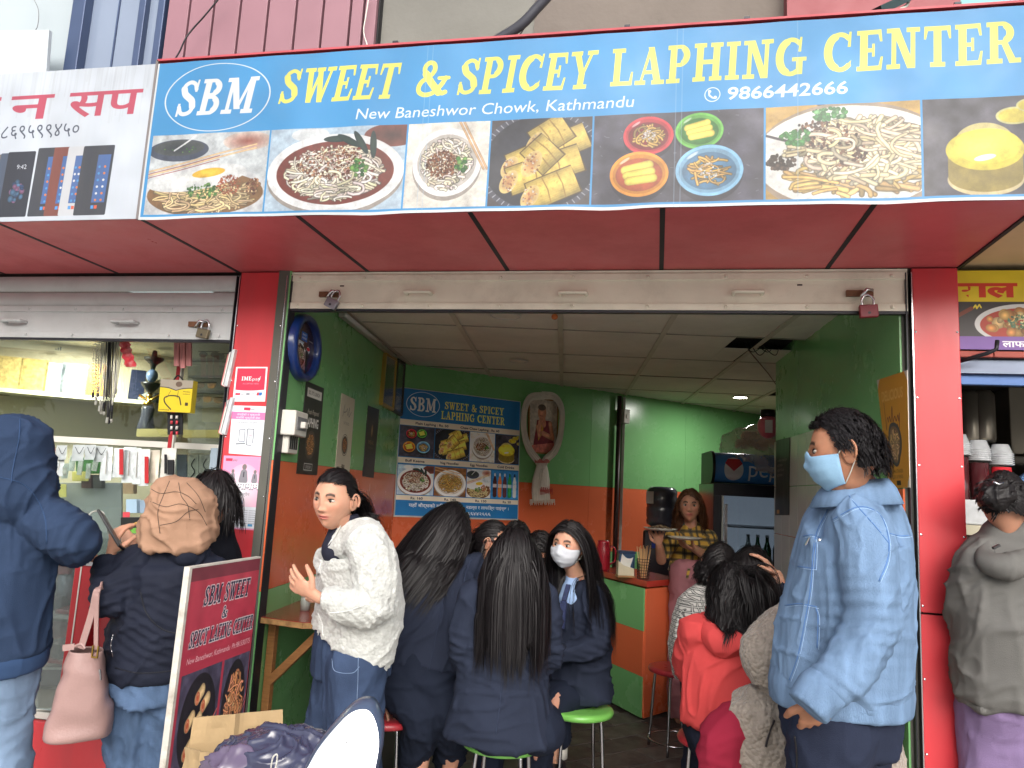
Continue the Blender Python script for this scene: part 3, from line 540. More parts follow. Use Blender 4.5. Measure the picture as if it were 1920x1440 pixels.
def paint_small():
    D = {}; rg = np.random.default_rng(9)
    cv = CV(200, 330, (44, 42, 40)); cv.rect(20, 20, 180, 52, (214, 212, 206)); cv.text('SO, IT\'S LUNCH', 36, 42, 14, (40, 40, 40), w=120); cv.text('Fresh Prepared', 40, 112, 18, (214, 206, 190), w=120, shear=.3)
    cv.text('LAPHING', 36, 158, 34, (226, 224, 220), bold=.03, w=130); cv.ell(100, 222, 52, 52, (120, 110, 100), (70, 60, 54)); cv.noodles(60, 100, 222, 38, 38, (190, 140, 90), 2.6, rg); cv.rect(60, 290, 140, 316, (200, 200, 196)); cv.rect(63, 293, 137, 313, (44, 42, 40)); cv.text('ORDER', 74, 309, 12, (220, 220, 216), w=52)
    D['laphing'] = cv.image('poster_dark')
    cv = CV(200, 330, (196, 188, 168)); cv.line(crom([(40, 90), (60, 40), (50, 70), (84, 66), (100, 52), (110, 80), (130, 44), (128, 84), (160, 60)], 4), 2, (90, 84, 76)); cv.text('EAT FOOD', 60, 120, 12, (120, 112, 100), w=80); cv.ell(100, 205, 46, 46, (60, 56, 52), ring=.06); cv.ell(100, 205, 38, 38, (90, 80, 70), (60, 54, 50)); cv.noodles(40, 100, 205, 28, 28, (190, 130, 80), 2.4, rg)
    cv.rect(80, 288, 122, 310, (110, 100, 84)); D['eat'] = cv.image('poster_cream')
    cv = CV(200, 330, (38, 38, 44)); cv.ell(100, 110, 14, 30, (190, 160, 110), (120, 90, 60)); cv.text('MEAL', 50, 175, 20, (150, 130, 90), w=100); cv.text('SO MUCH', 60, 196, 10, (130, 120, 100), w=80); D['meal'] = cv.image('poster_black')
    cv = CV(300, 420, (214, 206, 196)); cv.poly([(30, 0), (270, 0), (300, 40), (300, 380), (270, 420), (30, 420), (0, 380), (0, 40)], (206, 146, 52)); cv.text('DELICIOUS', 46, 92, 40, (224, 176, 100), bold=.03, w=210); cv.line(crom([(70, 100), (66, 200), (80, 178), (100, 158), (112, 176), (124, 156), (140, 176), (150, 120), (158, 176), (176, 158), (190, 176), (206, 156), (214, 178), (220, 150), (216, 210), (200, 190)], 5), 2.4, (90, 30, 50))
    cv.ell(156, 262, 82, 82, (70, 66, 74)); cv.ell(156, 262, 68, 68, (190, 170, 150), (120, 90, 70)); cv.noodles(70, 156, 262, 58, 58, (214, 180, 140), 4, rg); cv.text('COME AS STRANGERS', 74, 366, 13, (120, 84, 40), bold=.01, w=160); cv.text('LEAVE AS FRIENDS', 82, 386, 13, (120, 84, 40), bold=.01, w=144)
    cv.rect(126, 394, 186, 410, (50, 40, 40)); D['delicious'] = cv.image('poster_orange')
    cv = CV(160, 400, (52, 50, 46)); cv.noise(0, 0, 160, 400, 20, .3, rg, (1, .2))
    for i, b in enumerate(['A NEW KIND OF', 'KITCHEN', 'FOR YOUR', 'KITCHEN']): cv.text(b, 20, 120+i*26, 13, (190, 184, 172), w=[110, 60, 76, 60][i])
    cv.rect(20, 372, 50, 392, (206, 150, 60)); D['slim'] = cv.image('poster_slim')
    cv = CV(240, 300, (206, 52, 80)); cv.rect(0, 190, 240, 300, (222, 228, 236)); cv.ell(120, 180, 150, 26, (206, 52, 80)); cv.slab('IME', 50, 118, 76, 34, (240, 240, 244)); cv.text('pay', 130, 118, 28, (240, 240, 244), w=64); cv.line([(192, 84), (184, 108), (178, 100)], 2, (240, 240, 244)); cv.text('ACCEPTED HERE', 62, 152, 13, (236, 150, 170), w=120)
    cv.rect(16, 226, 52, 244, (206, 52, 80)); cv.text('pay', 56, 242, 12, (110, 110, 120), w=24); cv.rect(96, 224, 122, 246, (150, 150, 160)); cv.text('MOBILE', 128, 238, 9, (90, 90, 100), w=34); cv.poly([(180, 222), (216, 222), (210, 248), (176, 248)], (40, 110, 190)); cv.poly([(176, 222), (192, 222), (188, 248), (172, 248)], (206, 60, 70)); 
    for a_, b_ in (((6, 6), (234, 6)), ((234, 6), (234, 294)), ((234, 294), (6, 294)), ((6, 294), (6, 6))): cv.line([a_, b_], 6, (232, 232, 236))
    D['ime'] = cv.image('sticker_red')
    cv = CV(240, 340, (216, 222, 230)); cv.rect(0, 44, 240, 96, (214, 120, 170)); cv.rect(84, 12, 130, 32, (206, 52, 80)); cv.text('pay', 134, 28, 14, (90, 90, 100), w=26); cv.text('तपाईको र भुक्तानी', 40, 68, 14, (240, 236, 244), w=160); cv.text('सजिलो भुक्तानी सेवा', 34, 90, 14, (240, 236, 244), w=170); cv.text('अब स्क्यान गर्नुहोस्', 40, 122, 12, (120, 120, 130), w=150)
    cv.line([(66, 170), (66, 250), (106, 250), (106, 164), (66, 170)], 2.5, (110, 116, 126)); cv.line([(50, 270), (110, 262)], 5, (120, 124, 134)); cv.line([(124, 160), (168, 160), (168, 272), (124, 272), (124, 160)], 3, (100, 106, 116)); cv.ell(180, 290, 26, 40, (190, 196, 206)); cv.rect(134, 200, 158, 204, (206, 80, 100)); cv.rect(134, 214, 150, 218, (110, 110, 120)); D['scan'] = cv.image('sticker_white')
    cv = CV(240, 380, (226, 150, 186)); cv.ell(120, 190, 106, 150, (222, 222, 226), (226, 170, 196)); cv.rect(14, 14, 50, 28, (206, 52, 80)); cv.text('pay', 54, 26, 12, (90, 90, 100), w=24)
    for x, y, s_ in [(60, 100, 1), (180, 100, 1), (120, 86, 1.5)]: cv.ell(x, y-20*s_, 8*s_, 10*s_, (120, 112, 112)); cv.line([(x, y), (x, y+26*s_)], 12*s_, (130, 128, 136), r1=16*s_); cv.line([(x, y-2), (x, y+14*s_)], 2*s_, (60, 60, 70))
    cv.text('आम्मामामा', 20, 172, 32, (120, 116, 130), bold=.06, w=206); cv.text('आम्मामामा', 18, 168, 32, (236, 236, 240), bold=.03, w=206); cv.text('क्याम्पेन', 84, 206, 16, (120, 120, 130), w=80); cv.poly([(96, 236), (124, 226), (134, 248), (104, 258)], (120, 160, 196)); cv.rect(8, 262, 232, 372, (216, 220, 228))
    for i in range(7): cv.text('सुविधा तथा जानकारी सेवा उपलब्ध', 16, 284+i*11, 5, (120, 120, 130), w=200)
    cv.rect(8, 330, 50, 336, (206, 90, 130)); cv.rect(130, 350, 150, 364, (90, 90, 100)); cv.rect(170, 350, 196, 362, (70, 150, 200)); D['mama'] = cv.image('poster_pink')
    cv = CV(300, 460, (58, 40, 44)); food(cv, 'mince', 20, 180, 190, 420, 3); cv.rect(0, 330, 300, 460, (120, 34, 44), a=.5); cv.rect(110, 90, 190, 170, (44, 96, 180)); cv.text('EAT', 124, 122, 18, (220, 226, 240), w=50); cv.text('HERE', 120, 152, 18, (220, 226, 240), w=58); cv.ell(216, 230, 26, 30, (206, 206, 214)); cv.ell(216, 222, 24, 16, (206, 50, 60)); cv.line([(200, 260), (216, 420)], 22, (40, 30, 34)); cv.text('LAPHING', 210, 150, 12, (220, 220, 220), w=60); D['clock'] = cv.image('clock_print')
    cv = CV(300, 380, (186, 176, 160)); cv.noise(0, 0, 300, 380, 60, .1, rg)      # a generic monk in maroon
    cv.poly([(90, 150), (230, 150), (290, 380), (30, 380)], (120, 34, 48)); cv.poly([(110, 150), (170, 150), (150, 240), (96, 300)], (190, 140, 50)); cv.line([(226, 170), (256, 270), (150, 240)], 19, (190, 130, 100), shade=.3); cv.line([(90, 200), (110, 260), (120, 200)], 16, (190, 130, 100), shade=.3); cv.ell(116, 176, 18, 34, (200, 140, 110), rot=.2); cv.line([(150, 140), (160, 176)], 24, (186, 124, 96)); cv.ell(140, 96, 42, 54, (206, 148, 118), (180, 120, 92)); cv.ell(138, 60, 40, 22, (90, 74, 66)); cv.line([(118, 120), (150, 120)], 3, (150, 80, 70)); cv.poly([(30, 330), (270, 300), (290, 380), (20, 380)], (196, 110, 96)); cv.noise(0, 0, 300, 380, 16, .1, rg); D['monk'] = cv.image('portrait_print')
    K = 1000.; cv = CV(520, 330, (58, 54, 56)); cv.rect(0, 0, 520, 132, (222, 196, 44)); cv.text('वाल प', -10, 110, 62, (206, 60, 40), bold=.045, w=360, outline=None); cv.noise(0, 0, 520, 132, 60, .04, rg); food_clip = cv.clip
    cv.clip = (0, 132, 520, 276); cv.ell(240, 225, 180, 84, (206, 206, 206)); cv.ell(240, 228, 160, 70, (168, 60, 44)); cv.blobs(60, 240, 225, 140, 56, [(206, 160, 90), (190, 130, 70), (226, 190, 130)], 12, 26, rg); cv.blobs(120, 250, 215, 70, 34, [(90, 130, 100), (230, 220, 160)], 3, 7, rg); cv.line([(56, 160), (66, 146), (70, 160), (80, 144), (86, 156)], 3, (226, 206, 60)); cv.line([(0, 190), (50, 160)], 8, (120, 60, 44)); cv.clip = food_clip
    cv.rect(0, 276, 520, 330, (120, 84, 160)); cv.text('लाफिङ्ग', 160, 318, 26, (236, 236, 240), bold=.03, w=150); D['right'] = cv.image('right_sign_print')
    cv = CV(260, 260, (206, 184, 40)); cv.poly([(0, 0), (260, 0), (260, 60), (130, 84), (0, 60)], (150, 142, 128)); cv.ell(150, 34, 26, 22, (96, 78, 66)); cv.line([(0, 62), (70, 66), (130, 86), (190, 66), (260, 62)], 3, (40, 36, 36)); cv.line(crom([(100, 240), (50, 190), (44, 150), (90, 130), (150, 134), (166, 150), (180, 200)], 5), 5, (50, 46, 44)); cv.line([(90, 90), (60, 150)], 1.5, (60, 50, 40)); cv.line([(150, 90), (146, 150)], 1.5, (60, 50, 40)); cv.text('Wireless', 186, 98, 13, (60, 50, 40), w=60); cv.text('neckband', 186, 116, 10, (60, 50, 40), w=56); cv.rect(212, 180, 236, 206, (60, 50, 40)); cv.text('EARPHONE', 8, 252, 12, (60, 50, 40), w=80); D['yellow'] = cv.image('yellow_box_print')
    cv = CV(400, 160, (60, 128, 200)); cv.ell(86, 86, 44, 44, (214, 214, 220)); cv.poly([(46, 66), (60, 48), (112, 48), (126, 66), (86, 92)], (190, 50, 60)); cv.text('pepsi', 150, 110, 62, (214, 220, 230), w=200); D['pepsi'] = cv.image('fridge_header_print')
    return D

# ================================================================ SETTING
PR = paint_small()
red = mat('red_cladding', (198, 56, 64), .34, var=.07, vs=3, dirt=.28, dirtc=(150, 76, 78), coat=.15, stretch=(2.5, 2.5, .6))
redd = mat('red_soffit_panel', (200, 92, 98), .36, var=.08, vs=2.5, dirt=.2, dirtc=(90, 50, 50))
blk = mat('black_joint', (30, 30, 34), .6, var=.1)
grn = mat('green_laminate', (120, 182, 118), .22, var=.06, vs=2, dirt=.12, dirtc=(90, 110, 80), coat=.25)
org = mat('orange_laminate', (220, 108, 70), .22, var=.06, vs=2, dirt=.12, dirtc=(140, 80, 60), coat=.25)
steel = mat('galvanised_painted_steel', (228, 224, 208), .55, metal=0., var=.08, vs=5, dirt=.35, dirtc=(122, 104, 84), bump=.1, bs=12)
steelg = mat('grey_painted_steel', (188, 192, 194), .5, metal=.05, var=.08, vs=5, dirt=.3, dirtc=(112, 104, 94), bump=.1, bs=12)
chrome = mat('chrome', (200, 200, 205), .22, metal=1., var=.05)
rust = mat('rusty_metal', (120, 84, 62), .7, metal=.3, var=.3, vs=30, bump=.3)
dkmetal = mat('dark_metal', (44, 44, 50), .4, metal=.4)
wht = mat('white_plastic', (206, 204, 196), .45, var=.04, dirt=.15, vs=20)
grey = mat('grey_plastic', (120, 122, 126), .5)
black = mat('black_plastic', (26, 26, 30), .4)
paper = mat('white_paper', (214, 212, 206), .8, var=.05)
concrete = mat('grey_concrete', (118, 117, 112), .9, var=.12, vs=2, dirt=.25, dirtc=(96, 94, 88), bump=.3, bs=25)
wood = mat('varnished_wood', (150, 104, 62), .5, var=.2, vs=8, stretch=(2, 2, 14), bump=.15)
maroon_top = mat('maroon_tabletop', (134, 52, 44), .25, var=.12, vs=5, coat=.4)
beige = mat('beige_wall', (190, 180, 156), .8, var=.05)

def struct(o): o['kind'] = 'structure'; return o
def printmat(name, img, rough=.5, bump=.04, bs=8, coat=0): return mat(name, rough=rough, img=img, var=.04, vs=4, bump=bump, bs=bs, coat=coat)
def quad_panel(name, c, m, parent=None, th=.004, back=None):
    """c = TL TR BR BL seen from the front; a thin sheet with the print on its face"""
    c = np.array(c, float); n = nrm(np.cross(c[1]-c[0], c[3]-c[0]))
    if n@(EYE-c[0]) < 0: n = -n
    V = np.concatenate([c+n*th, c]); F = [(0, 3, 2, 1), (4, 5, 6, 7), (0, 1, 5, 4), (1, 2, 6, 5), (2, 3, 7, 6), (3, 0, 4, 7)]
    uv = [(0, 1), (0, 0), (1, 0), (1, 1)]+[(0, 0), (.002, 0), (.002, .002), (0, .002)]*5
    return mesh_obj(name, V, F, m, parent, uvs=uv)

# ground: the street outside reaches far; paving inside the shop
g = MB(); g.box(-60, 60, -80, -1.6, -.34, -.3); struct(g.build('street', mat('street_asphalt', (180, 176, 168), .9, var=.15, vs=2, bump=.3, bs=40)))
g = MB(); g.box(-60, 60, -1.6, -.02, -.34, -.16); struct(g.build('pavement', mat('pavement_concrete', (184, 180, 170), .85, var=.12, vs=2, bump=.2)))
g = MB(); g.box(-4.2, 4.2, -.02, 7, -.3, -.012); floor_o = struct(g.build('floor', mat('floor_bed', (52, 48, 46), .8)))
slabm = [mat('floor_stone_%s' % n, c, .5, var=.25, vs=9, dirt=.3, dirtc=(40, 36, 34), bump=.25, bs=30) for n, c in (('dark', (86, 78, 76)), ('grey', (98, 92, 88)), ('brown', (78, 68, 66)))]
A = np.array([.72, .69, 0]); A = nrm(A); B_ = np.array([-A[1], A[0], 0]); cnt = 0
tilem = {}
for i in range(-9, 13):
    for j in range(-6, 22):
        o = np.array([-.4, 1.2, 0])+A*(i*.42+(j % 2)*.2)+B_*(j*.2-1.4)
        if not (-1.3 < o[0] < 1.05 and .05 < o[1] < 3.4): continue
        k = (i*7+j*3) % 3
        if k not in tilem:
            mb = MB(frame((0, 0, 0), A)); mb.box(.004, .414, .004, .194, -.012, 0); q = mb.build('floor_stone', slabm[k], floor_o, bevel=.003); tilem[k] = q; q.location = o+np.array([0, 0, -.001*((i+j) % 3)])
        else: q = tilem[k].copy(); COL.objects.link(q); q.location = o+np.array([0, 0, -.0015*((i+2*j) % 3)])

# interior walls -----------------------------------------------------
LA, LB = (-1.70, 0.0), (-2.0, 2.47); BB = (-.606, 3.69); BC = (1.28, 5.5); RA, RB = (.935, .03), (.78, 2.15)
def wall_seg(name, p, q, bands, th=.05, side=1, joints=()):
    p = np.array([*p, 0.]); q = np.array([*q, 0.]); d = q-p; L = np.linalg.norm(d); w = MB(frame(p, d)); w.box(0, L, -side*.001, side*th, -.01, 2.6)
    o = struct(w.build(name, mat('wall_core', (90, 90, 84), .9)))
    for z0, z1, m in bands:
        xs = [0]+list(joints)+[L]
        for a, b in zip(xs[:-1], xs[1:]):
            k = MB(frame(p, d)); k.box(a+.001, b-.001, -side*.008, -side*.001, z0+.0008, z1-.0008); k.build('wall_panel', m, o)
    return o
wl = wall_seg('wall_left', LA, LB, [(.0, .93, grn), (.93, 1.505, org), (1.505, 2.6, grn)], side=1, joints=(1.22,))
wall_seg('wall_back_left', LB, BB, [(0, .93, grn), (.93, 1.505, org), (1.505, 2.6, grn)], side=1, joints=(.9,))
wall_seg('wall_back_right', BB, BC, [(0, .93, grn), (.93, 1.505, org), (1.505, 2.6, grn)], side=1, joints=(1.2,))
wr = wall_seg('wall_right', RA, RB, [(0, .93, grn), (.93, 1.51, org), (1.51, 2.6, grn)], side=-1, joints=(1.1,))
m_ = MB(); m_.box(.80, 2.4, 2.15, 2.2, 0, 2.6); struct(m_.build('wall_kitchen', mat('kitchen_wall', (110, 104, 92), .8)))
m_ = MB(); m_.box(1.3, 1.35, 2.2, 5.6, 0, 2.6); struct(m_.build('wall_kitchen_end', MATS['kitchen_wall']))
# white tiles on the right wall
til = mat('white_wall_tile', (216, 214, 208), .25, var=.04, coat=.3); dR = nrm(np.array([RB[0]-RA[0], RB[1]-RA[1], 0])); LR = np.linalg.norm(np.array(RB)-np.array(RA)); tp = None
for i in range(8):
    for j in range(6):
        y = LR-.006-.2*(i+1); z = 1.84-.3*(j+1)
        o = np.array([RA[0], RA[1], 0])+dR*y+np.array([0, 0, z])
        if tp is None:
            mb = MB(frame((0, 0, 0), dR)); mb.box(.002, .198, .009, .019, .002, .298); tp = mb.build('wall_tile', til, wr, bevel=.0015); q = tp
        else: q = tp.copy(); COL.objects.link(q)
        q.location = o
# ceiling ------------------------------------------------------------
mb = MB(); mb.box(-2.1, 2.4, .03, 7, 2.44, 2.5); ceil_o = struct(mb.build('ceiling', mat('ceiling_void', (40, 38, 36), .9)))
ct = mat('ceiling_tile', (222, 218, 206), .85, var=.06, vs=4, dirt=.12, dirtc=(120, 108, 90)); gd = nrm([-.12, .993, 0]); gx = nrm([.98, .14, 0]); G0 = np.array([-.49, .42, 2.38])
n = 26; sx, sy = .6, .78
pts = [(i/(n-1), j/(n-1)) for j in range(n) for i in range(n)]
V = []
for a, b in pts:
    dd = (abs(((a*2) % 1)-.5)+abs(((b*2) % 1)-.5)); h = .0028*sin(dd*2*pi*3); ed = 0 if min(a, b, 1-a, 1-b) > .02 else 1
    V.append(gx*(.005+a*(sx-.010))+gd*(.005+b*(sy-.010))+np.array([0, 0, (.002-h) if not ed else .004]))
F = [(j*n+i, j*n+i+1, (j+1)*n+i+1, (j+1)*n+i) for j in range(n-1) for i in range(n-1)]
tile0 = None
def inroom(x, y):
    if y < .3: return False
    lx = -1.70-.1215*y-.02
    if x < lx-.55: return False
    if y > 3.69+(x+.606)*.96+.5 and x > -.9: return False
    if y > 2.47+(x+2.0)*.875+.5 and x <= -.9: return False
    if x > 1.25: return False
    return True
for i in range(-4, 4):
    for j in range(0, 8):
        o = G0+gx*i*sx+gd*j*sy; c = o+gx*.3+gd*.39
        if not inroom(c[0], c[1]): continue
        if i in (1, 2) and j == 1:
            for (x0, x1, y0, y1) in ([(.005, .59, .34, .76)] if i == 2 else [(.005, .43, .005, .76), (.432, .59, .34, .76)]): k = MB(frame(o, gx)); k.box(x0, x1, y0, y1, .001, .006); k.build('ceiling_tile', ct, ceil_o, label='broken ceiling tile')
            continue
        if tile0 is None: tile0 = mesh_obj('ceiling_tile', V, F, ct, ceil_o, smooth=True); q = tile0
        else: q = tile0.copy(); COL.objects.link(q)
        q.location = o+np.array([0, 0, .001*((i*3+j) % 3)])
tb = mat('ceiling_grid_bar', (196, 190, 176), .6)
for i in range(-4, 5):
    a = G0+gx*i*sx-gd*(.34+.08*i); b = a+gd*6.2; k = MB(); k.bar(a-[0, 0, .003], b-[0, 0, .003], .03, .006); k.build('grid_bar', tb, ceil_o)
for j in range(0, 8):
    a = G0+gd*j*sy-gx*2.; b = a+gx*4.0; k = MB(); k.bar(a+[0, 0, .001], b+[0, 0, .001], .005, .004); k.build('grid_bar', mat('ceiling_grid_thin', (160, 154, 140), .7), ceil_o)
# broken edge around the missing tile with loose wires
t_ = thing('loose_wires', 'thin black wires dangling from the gap of the missing ceiling tile', 'wires', (.5, 1.5, 2.37))
k = MB()
for s_ in range(4):
    P0 = atZ(1395+s_*9, 640, 2.42); P1 = atZ(1410+14*s_, 660+6*(s_ % 2), 2.33); P2 = atZ(1432+10*s_, 648, 2.42); k.tube(crom([P0, P1, P2], 8), .003, 5)
k.build('wire', black, t_); k = MB(); k.tube([atZ(1403, 656, 2.372), atZ(1440, 700, 2.372), atZ(1457, 724, 2.372)], .004, 5); k.build('wire', mat('maroon_wire', (90, 40, 36), .5), t_)
# round ceiling downlights (one lit)
def downlight(u, v, lit, label, r=.055, z=2.375):
    p = atZ(u, v, z); t = thing('ceiling_light', label, 'ceiling light', p, 'round ceiling lights')
    k = MB(); k.lathe([(r+.012, 0.004), (r+.012, -.004), (r, -.006), (r, 0)], p, 28); k.build('light_ring', wht, t, True)
    k = MB(); k.lathe([(.001, -.002), (r, -.001)], p, 28); 
    if lit:
        L_ = bpy.data.lights.new('ceiling_lamp', 'AREA'); L_.shape = 'DISK'; L_.size = r*2; L_.energy = lit; L_.color = (1, .97, .92); lo = bpy.data.objects.new('ceiling_lamp', L_); COL.objects.link(lo); lo.parent = t; lo.location = (0, 0, -.012)
    k.build('diffuser', mat('lit_diffuser', (255, 250, 240), emit=(255, 250, 240), es=30.) if lit else ct, t)
downlight(1388, 745, 8, 'small round ceiling light that is switched on above the fridge', .06)
downlight(948, 592, 0, 'unlit round ceiling light just inside the shutter', .075)
downlight(972, 677, 0, 'unlit round ceiling light near the portrait with the white scarf', .06)
t_ = thing('ceiling_sprinkler', 'small orange ceiling fitting just behind the shutter rail', 'ceiling fitting', atZ(1040, 590, 2.35)); k = MB(); k.ell(atZ(1040, 594, 2.36), (.018, .018, .016)); k.build('cap', mat('orange_knob', (196, 110, 60), .5), t_, True)

# pillars ------------------------------------------------------------
def pillar(name, x0, x1, label, cut):
    t = thing(name, label, 'pillar', ((x0+x1)/2, .1, 0), 'red clad pillars')
    k = MB(); k.box(x0+.006, x1-.008, .02, .11, -.15, 2.383); k.build('core', blk, t)
    zs = [-.15]+cut+[2.381]
    for a, b in zip(zs[:-1], zs[1:]):
        k = MB(); k.box(x0, x1, 0, .02, a+.004, b-.004); k.build('cladding_panel', red, t, bevel=.003)
    for a, b in zip(zs[:-1], zs[1:]):
        k = MB(); k.box(x1-.0045, x1-.0005, .021, .10, a+.004, b-.004); k.build('side_panel', red, t)
    k = MB()
    for z in np.arange(.3, 2.36, .26):
        for x in (x0+.008, x1-.009): k.lathe([(.0, -.003), (.004, -.002), (.005, 0)], (x, -.0005, z), 8, ax=(0, 1, 0))
    k.build('rivets', chrome, t, kind='stuff'); return t
pl = pillar('pillar', -1.947, -1.712, 'red metal clad pillar carrying pay stickers between the two shop fronts', [1.065])
pr = pillar('pillar', .969, 1.134, 'red metal clad pillar at the right end behind the man in denim', [1.053])
# shutter guide channels
def channel(x, w, label, zt=2.36, y0=0, zb=-.15):
    t = thing('shutter_guide', label, 'shutter guide', (x, .04, 0)); k = MB(); s = 1 if w > 0 else -1; a, b = sorted((x, x+w))
    k.box(a, b, y0+.05, y0+.055, zb, zt); k.box(a, a+.004, y0, y0+.05, zb, zt); k.box(b-.004, b, y0, y0+.05, zb, zt); k.build('channel', dkmetal, t)
    k = MB(); k.box(a+(.0 if s > 0 else (b-a)-.004), a+(.004 if s > 0 else b-a), y0-.004, y0-.001, zb, zt); k.build('edge_strip', chrome, t); return t
channel(-1.711, .026, 'dark steel shutter guide at the left side of the laphing shop opening'); channel(.968, -.024, 'dark steel shutter guide beside the right red pillar')
channel(-1.948, -.022, 'dark steel shutter guide of the phone shop beside the pillar'); 
# soffit -------------------------------------------------------------
t_ = thing('awning', 'red boxed awning with black joints projecting over the shop fronts', 'awning', (0, -.34, 2.38))
k = MB(); k.box(-4.6, 1.140, -.672, .3, 2.389, 3.03); k.build('casing', mat('awning_core', (60, 36, 38), .8), t_)
xs = [-4.59, -3.94, -3.285, -2.63, -1.972, -1.322, -.668, -.004, .656, 1.140]
for a, b in zip(xs[:-1], xs[1:]):
    k = MB(); k.box(a+.005, b-.005, -.672, .018, 2.383, 2.3885); k.build('soffit_panel', redd, t_)
for a in xs[1:-1]: k = MB(); k.box(a-.009, a+.009, -.671, .017, 2.3812, 2.3828); k.build('joint_strip', blk, t_)
k = MB(); k.box(1.141, 1.147, -.67, .018, 2.39, 3.0); k.build('side_panel', red, t_)
k = MB(); k.box(1.136, 1.15, -.67, .02, 2.377, 2.389); k.build('corner_trim', blk, t_)
k = MB(); k.box(-1.98, 1.16, -.69, -.60, 3.031, 3.039); k.build('top_flashing', mat('red_flashing', (170, 66, 76), .5, dirt=.3), t_)
for x in (-1.0, -.15, .25, .9): k = MB(); k.box(x, x+.02, -.69, -.66, 3.04, 3.048); k.build('clip', dkmetal, t_)
# upper wall ---------------------------------------------------------
up = thing('building', 'upper storey wall of maroon planks, bare concrete and tinted window above the signs', 'building', (0, .1, 3.0))
pk = mat('maroon_plank', (136, 98, 108), .5, var=.07, vs=3)
k = MB(); k.box(-2.56, -1.39, .06, .3, 2.5, 4.8); k.build('plank_backing', blk, up)
xs = [-2.55, -2.42, -2.28, -2.13, -1.975, -1.82, -1.675, -1.53, -1.46, -1.39]
for a, b in zip(xs[:-1], xs[1:]):
    k = MB(); k.box(a+.006, b-.006, .03, .058, 2.5, 4.8); k.build('plank', pk, up, bevel=.003)
k = MB(); k.box(-1.39, .50, .1, .3, 2.5, 4.8); k.build('concrete_wall', concrete, up)
k = MB(); k.box(-.62, .50, .085, .1, 2.5, 4.8); k.build('concrete_wall', mat('brown_concrete', (112, 104, 98), .9, var=.14, vs=1.5, dirt=.3, dirtc=(90, 86, 78), bump=.3, bs=25), up)
k = MB(); k.box(.50, 1.18, .0, .3, 2.5, 4.8); k.build('red_panel', mat('faded_red_panel', (136, 66, 72), .5, var=.1, vs=3, dirt=.25, dirtc=(110, 60, 60)), up)
k = MB(); k.box(1.18, 4, .04, .3, 2.5, 4.8); k.build('teal_panel', mat('teal_panel', (110, 170, 172), .5), up)
k = MB(); k.box(-6, -3.12, .12, .3, 2.5, 4.8); k.build('pale_wall', mat('pale_wall', (158, 168, 174), .6, var=.08, vs=1.2), up)
wf = mat('window_frame_blue', (62, 76, 106), .35, metal=.2); w_ = MB(); w_.box(-3.12, -3.04, .02, .12, 2.5, 4.8); w_.box(-2.73, -2.69, .04, .12, 2.5, 4.8); w_.box(-2.60, -2.56, .02, .12, 2.5, 4.8); wo = w_.build('window_frame', wf, up, bevel=.004)
k = MB(); k.box(-3.04, -2.73, .075, .085, 2.5, 4.8); k.build('pane', mat('tinted_pane', (120, 132, 152), .12, var=.06, vs=2, coat=.5), up); k = MB(); k.box(-2.69, -2.60, .075, .085, 2.5, 4.8); k.build('pane', MATS['tinted_pane'], up)
k = MB(); k.box(-2.88, -2.872, .068, .076, 2.5, 4.8); k.build('pane_joint', wf, up)
c = [atY(-60, 62, -.05), atY(98, 60, -.05), atY(88, 200, -.05), atY(-60, 205, -.05)]
o = quad_panel('white_board', c, mat('board_white', (178, 186, 192), .6), th=.02); setup(o, 'plain white board standing behind the phone shop sign', 'board')
def cable(name, pts, r, m, label, k_=8):
    k = MB(); k.tube(crom(pts, k_), r, 8); o = k.build(name, m, None, True); return setup(o, label, 'cable')
cable('cable', [atY(415, -8, -.05), atY(385, 28, -.05), atY(352, 66, -.05), atY(336, 98, -.1), atY(322, 120, -.2)], .004, black, 'thin black cable curving down over the maroon planks')
cable('cable', [atY(692, -8, 0), atY(686, 30, 0), atY(682, 60, 0), atY(690, 90, 0), atY(692, 110, -.02)], .003, wht, 'thin white cable beside the dark joint of the maroon planks')
cable('cable', [atY(1036, -16, -.1), atY(1008, 14, -.15), atY(975, 48, -.2), atY(918, 84, -.3)], .022, mat('black_hose', (50, 50, 58), .5), 'thick black pipe rising from behind the banner over the concrete')
cable('cable', [atY(1002, 20, -.1), atY(985, 50, -.15), atY(962, 84, -.3)], .003, black, 'thin wire beside the thick black pipe over the banner')
k = MB(); k.bar(atY(1715, -10, -.1), atY(1636, 26, -.35), .07, .03); o = k.build('bracket', black); setup(o, 'black metal bracket leaning above the right end of the banner', 'bracket')
k = MB(); k.tube(crom([atY(1700, -10, -.1), atY(1702, 8, -.15), atY(1680, 22, -.3)]), .006, 6); o = k.build('cable', wht, None, True); setup(o, 'white cable beside the black bracket above the banner', 'cable')
for (a, b, y0) in [((70, -5), (72, 60), -.02), ((120, -5), (128, 30), -.02)]:
    pass
cable('cable', [atY(62, -5, 0.05), atY(72, 20, .05), atY(70, 50, .05), atY(60, 62, .0)], .002, grey, 'grey wire on the pale wall at the top left corner')
